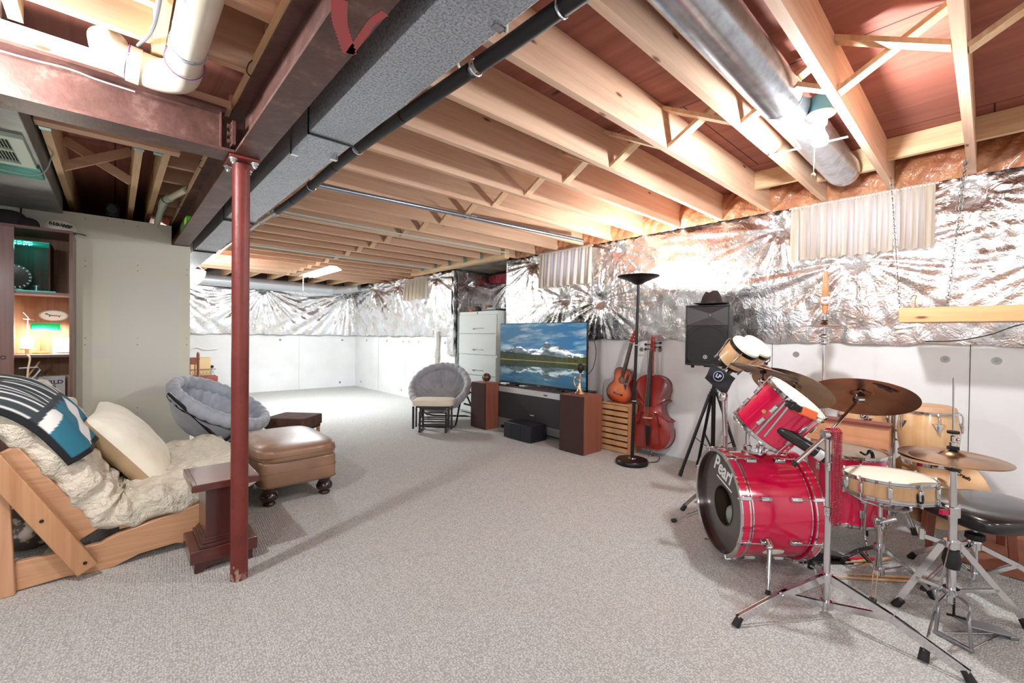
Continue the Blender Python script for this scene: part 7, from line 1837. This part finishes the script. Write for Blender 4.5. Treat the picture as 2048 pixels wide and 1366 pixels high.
b = MB(); b.bar(cb-bn*.10-V3(.10, -.06, 0), cb-bn*.10+V3(.12, -.06, 0), .03, .008); b.cyl(bs+V3(0, 0, .96), cb-bn*.10, .012, n=12); part('cradle', b, BLKG, t, bevel=.002)
b = MB(); b.tube(smooth_path([cb+V3(-.16, .02, -.02), cb+V3(-.135, .04, .05), cb+V3(-.06, .06, .11), cb+V3(0, .06, .13)], 6), .005, 8); part('bent_rod', b, CHR, t)
wing(t, cb+V3(-.17, .02, -.03), (-.8, -.2, -.4), .03)
tripod(t, tuple(bs), .26, ((3.42, 1.40), (3.18, 1.00), (2.98, 1.44)), .08, .014, .016)
# LP flag
fc = V3(3.09, 1.235, .785); nf = V3(-.72, -.69, .0).normalized(); rf = V3(-nf.y, nf.x, 0); rf = rf if rf.dot(_rt) > 0 else -rf
fc = V3(3.02, 1.225, .955)
FM = Matrix(((rf.x, 0, nf.x, fc.x), (rf.y, 0, nf.y, fc.y), (0, 1, 0, fc.z), (0, 0, 0, 1)))
if FM.to_3x3().determinant() < 0: FM = FM @ Matrix.Diagonal((1, 1, -1, 1))
t = thing('cloth_flag', 'square black LP cloth hanging cornerwise in front of the tripod stand', 'cloth', tuple(fc))
def flagf(u, v):
    A, B, C_, D2 = (-.048, .098), (.108, -.002), (.035, -.118), (-.098, -.003)
    x = A[0]*(1-u)*(1-v)+B[0]*u*(1-v)+C_[0]*u*v+D2[0]*(1-u)*v; y = A[1]*(1-u)*(1-v)+B[1]*u*(1-v)+C_[1]*u*v+D2[1]*(1-u)*v
    return (x, y, .006*sin(5*x/.1)+.004*sin(60*y))
part('cloth', MB().grid(flagf, 24, 24, M=FM), mat('flag_black', (20, 20, 24), .85), t, smooth=80, solid=.002)
L2 = FM @ Matrix.Translation((-.012, .012, .013)) @ Matrix.Rotation(-.45, 4, 'Z')
b = MB(); b.ring(.031, .003, .0015, 0, L2, 32); part('logo_ring', b, mat('logo_grey', (168, 176, 200), .5), t, smooth=0)
part('lettering', text_mb('LP', .036, L2, .0008, bold=.0012), mat('logo_grey', (168, 176, 200)), t, smooth=0)

# congas -------------------------------------------------------------------
def conga(label, c, R, h, badge=None):
    t = thing('conga_drum', label, 'drum', (c[0], c[1], c[2]-h)); F = Matrix.Translation(c)
    part('shell', MB().lathe([(R*.94, -.015), (R*1.03, -.08), (R*1.09, -h*.42), (R*1.04, -h*.65), (R*.86, -h), (R*.83, -h), (R*1.0, -h*.65), (R*1.05, -h*.42), (R*.9, -.015)], F, 56), MAPLE, t, smooth=60)
    part('drum_head', MB().lathe([(0, .012), (R*.85, .010), (R*.93, .0), (R*.99, -.026)], F, 56), mat('conga_skin', (206, 166, 130), .55, c2=(186, 146, 112), vs=6), t)
    part('hoop', MB().lathe([(R*.99, -.032), (R*1.04, -.034), (R*1.05, -.022), (R*.99, -.020), (R*.99, -.032)], F, 56), CHR, t, smooth=40)
    part('base_ring', MB().lathe([(R*.87, -h-.004), (R*.895, -h-.002), (R*.91, -h+.018), (R*.87, -h+.018)], F, 56), CHR, t, smooth=40)
    for i in range(5):
        L_ = F @ Matrix.Rotation(radians(-158)+i*2*pi/5, 4, 'Z')
        b = MB(); b.tube(smooth_path([L_ @ V3(R*1.04, 0, -.028), L_ @ V3(R*1.12, 0, -.05), L_ @ V3(R*1.12, 0, -.10)], 4), .0045, 8); b.cyl(L_ @ V3(R*1.12, 0, -.10), L_ @ V3(R*1.12, 0, -.145), .007, .005, n=10); part('tuning_lug', b, CHR, t)
        b = MB(); b.add([L_ @ V3(*q) for q in [(R*1.045, -.030, -.085), (R*1.045, .030, -.085), (R*1.07, 0, -.15), (R*1.115, -.024, -.088), (R*1.115, .024, -.088), (R*1.12, 0, -.14)]], [(0, 2, 1), (3, 4, 5), (0, 1, 4, 3), (1, 2, 5, 4), (2, 0, 3, 5)]); part('side_plate', b, CHR, t, smooth=0)
    if badge is not None:
        a = badge; d = V3(cos(a), sin(a), 0); Fb = frame(V3(*c)+d*R*1.055+V3(0, 0, -.075), d, (-d.y, d.x, 0))
        b = MB(); b.cyl((0, 0, 0), (0, 0, .004), .020, n=28, M=Fb); part('badge', b, BLKG, t)
        b = MB(); b.ring(.017, .002, .001, .004, Fb, 28); part('badge_ring', b, lg, t, smooth=0)
        part('lettering', text_mb('LP', .022, Fb @ Matrix.Translation((0, 0, .0045)), .0006, bold=.0008), lg, t, smooth=0)
    return t
conga('natural maple conga behind the hi-hat, nearer the right edge', (3.762, .250, .810), .136, .355)
conga('natural maple conga with a round LP badge, behind the ride cymbal', (3.80, .585, .795), .128, .30, badge=radians(-167))
t = thing('conga_stand', 'chrome post stand between the two congas', 'drum stand', (3.87, .425, 0))
b = MB(); b.cyl((3.87, .425, .05), (3.87, .425, .80), .015, n=18); part('pole', b, CHR, t)
for z, y in ((.62, .30), (.56, .30), (.62, .55)):
    b = MB(); b.cyl((3.87, .425, z), (3.85, y+(.06 if y < .4 else -.04), z), .008, n=10); part('side_arm', b, CHR, t)
    wing(t, (3.855, .42, z), (-1, -.1, 0))
tripod(t, (3.87, .425, 0), .24, ((3.62, .50), (4.08, .66), (3.72, .30)), .06, .015, .018)
# wooden bench behind the floor tom
BW_ = wood('bench_pine', (214, 156, 116), (192, 130, 92), 'Y', .5, 1.1, knots=(120, 50, 36), grain=.12)
t = thing('wooden_bench', 'pine bench box with a dark red-brown top behind the floor tom', 'bench', (3.62, .62, 0))
part('front_board', MB().box(3.52, 3.54, .405, .835, .545, .678), BW_, t, smooth=0)
part('end_board', MB().box(3.541, 3.60, .405, .425, .545, .678), BW_, t, smooth=0)
part('top', MB().box(3.51, 3.635, .400, .845, .679, .697), wood('bench_top', (132, 66, 56), (110, 50, 44), 'Y', .5, 1.1), t, smooth=0)
for y in (.44, .80): part('leg', MB().box(3.541, 3.575, y-.018, y+.018, 0, .5455), BW_, t, smooth=0)
# back hi-hat stand with tap handle
ss = V3(3.655, .775, 0)
t, F_ = cymbal('splash_cymbal', 'small splash cymbal high on the rear stand beneath the tap handle', (3.655, .775, 1.348), (0, 0, 1), .132, CY1, .012, .03)
b = MB(); b.lathe([(.018, 0), (.018, .008), (.004, .009)], Matrix.Translation((3.655, .775, 1.3495)), 18); part('felt', b, mat('felt_black', (24, 24, 26)), t)
t = thing('rear_cymbal_stand', 'slim chrome stand carrying the splash cymbal in front of the foil wall', 'cymbal stand', tuple(ss))
b = MB(); b.cyl(ss+V3(0, 0, .05), ss+V3(0, 0, 1.19), .0095, n=16); part('pole', b, CHR, t)
b = MB(); b.cyl(ss+V3(0, 0, 1.17), ss+V3(0, 0, 1.40), .005, n=12); part('upper_rod', b, CHR, t)
for z, s in ((1.245, .03), (1.20, .034)):
    b = MB(); b.rbox(ss+V3(0, 0, z), (s*1.2, s*1.2, .03), 4, 14, 8); part('tilter', b, CHR, t); wing(t, ss+V3(-.012, .012, z), (-.74, .67, 0)); wing(t, ss+V3(.012, -.012, z-.005), (.74, -.67, 0))
tripod(t, tuple(ss), .26, ((3.88, .93), (3.60, 1.03), (3.46, .72)), .07, .0095, .016)
t = thing('tap_handle', 'turned wooden tap handle with a round white badge screwed on the rear stand', 'tap handle', (3.655, .775, 1.40))
Tn = mat('tap_wood', (196, 132, 86), .4, c2=(176, 112, 70), vs=6, stretch=(8, 8, 1), coat=.3)
b = MB(); b.lathe([(0, -.001), (.013, 0), (.015, .02), (.018, .045), (.015, .05), (.020, .056), (.022, .06)], Matrix.Translation((3.655, .775, 1.405)), 24); part('lower_turning', b, Tn, t)
b = MB(); b.lathe([(.022, 0), (.018, .006), (.020, .012), (.016, .016), (.019, .026), (.021, .034), (.0165, .10), (.014, .145), (.016, .165), (.0155, .170), (0, .172)], Matrix.Translation((3.655, .775, 1.525)), 24); part('upper_turning', b, Tn, t)
nb = V3(-.97, -.24, 0).normalized(); Fb = frame((3.655, .775, 1.496), nb, (0, 0, 1))
b = MB(); b.prism([(.036*cos(a)*(1 if abs(cos(a)) < .9 else .92), .033*sin(a)) for a in [2*pi*i/32 for i in range(32)]], -.017, .012, Fb); part('badge_block', b, Tn, t, bevel=.003)
b = MB(); b.cyl((0, 0, .012), (0, 0, .0145), .0245, n=32, M=Fb); part('badge_plate', b, mat('badge_white', (236, 234, 230), .3), t)
b = MB(); b.ring(.0235, .003, .004, .0118, Fb, 32); part('badge_rim', b, mat('badge_rim', (110, 104, 90), .3, .7), t)
b = MB(); b.prism([(-.007, -.012), (-.005, -.008), (-.005, .008), (-.007, .012), (.007, .012), (.005, .008), (.005, -.008), (.007, -.012)], .0145, .0153, Fb); part('badge_label', b, mat('label_red', (206, 40, 60), .4), t, smooth=0)
# leaning cymbal behind the throne
t, F_ = cymbal('leaning_cymbal', 'large bronze cymbal leaning against the wall behind the drum throne', (3.99, .205, .262), (-.85, -.30, .42), .258, CY2, .02, .05)
xl = V3(.33, -.94, 0); nl_ = V3(-.85, -.30, .42).normalized(); xl = (xl-nl_*xl.dot(nl_)).normalized(); yl = nl_.cross(xl); yl = yl if yl.z > 0 else -yl
cp = V3(3.99, .205, .262)+xl*.135+yl*.10-nl_*.026
LM = Matrix(((xl.x, yl.x, nl_.x, cp.x), (xl.y, yl.y, nl_.y, cp.y), (xl.z, yl.z, nl_.z, cp.z), (0, 0, 0, 1)))
if LM.to_3x3().determinant() < 0: LM = LM @ Matrix.Diagonal((1, 1, -1, 1))
part('lettering', text_mb('Crash', .032, LM @ Matrix.Translation((0, 0, .0015)) @ Matrix.Rotation(-.5, 4, 'Z'), .0008, bold=.0006), mat('ink_black', (24, 24, 28)), t, smooth=0)
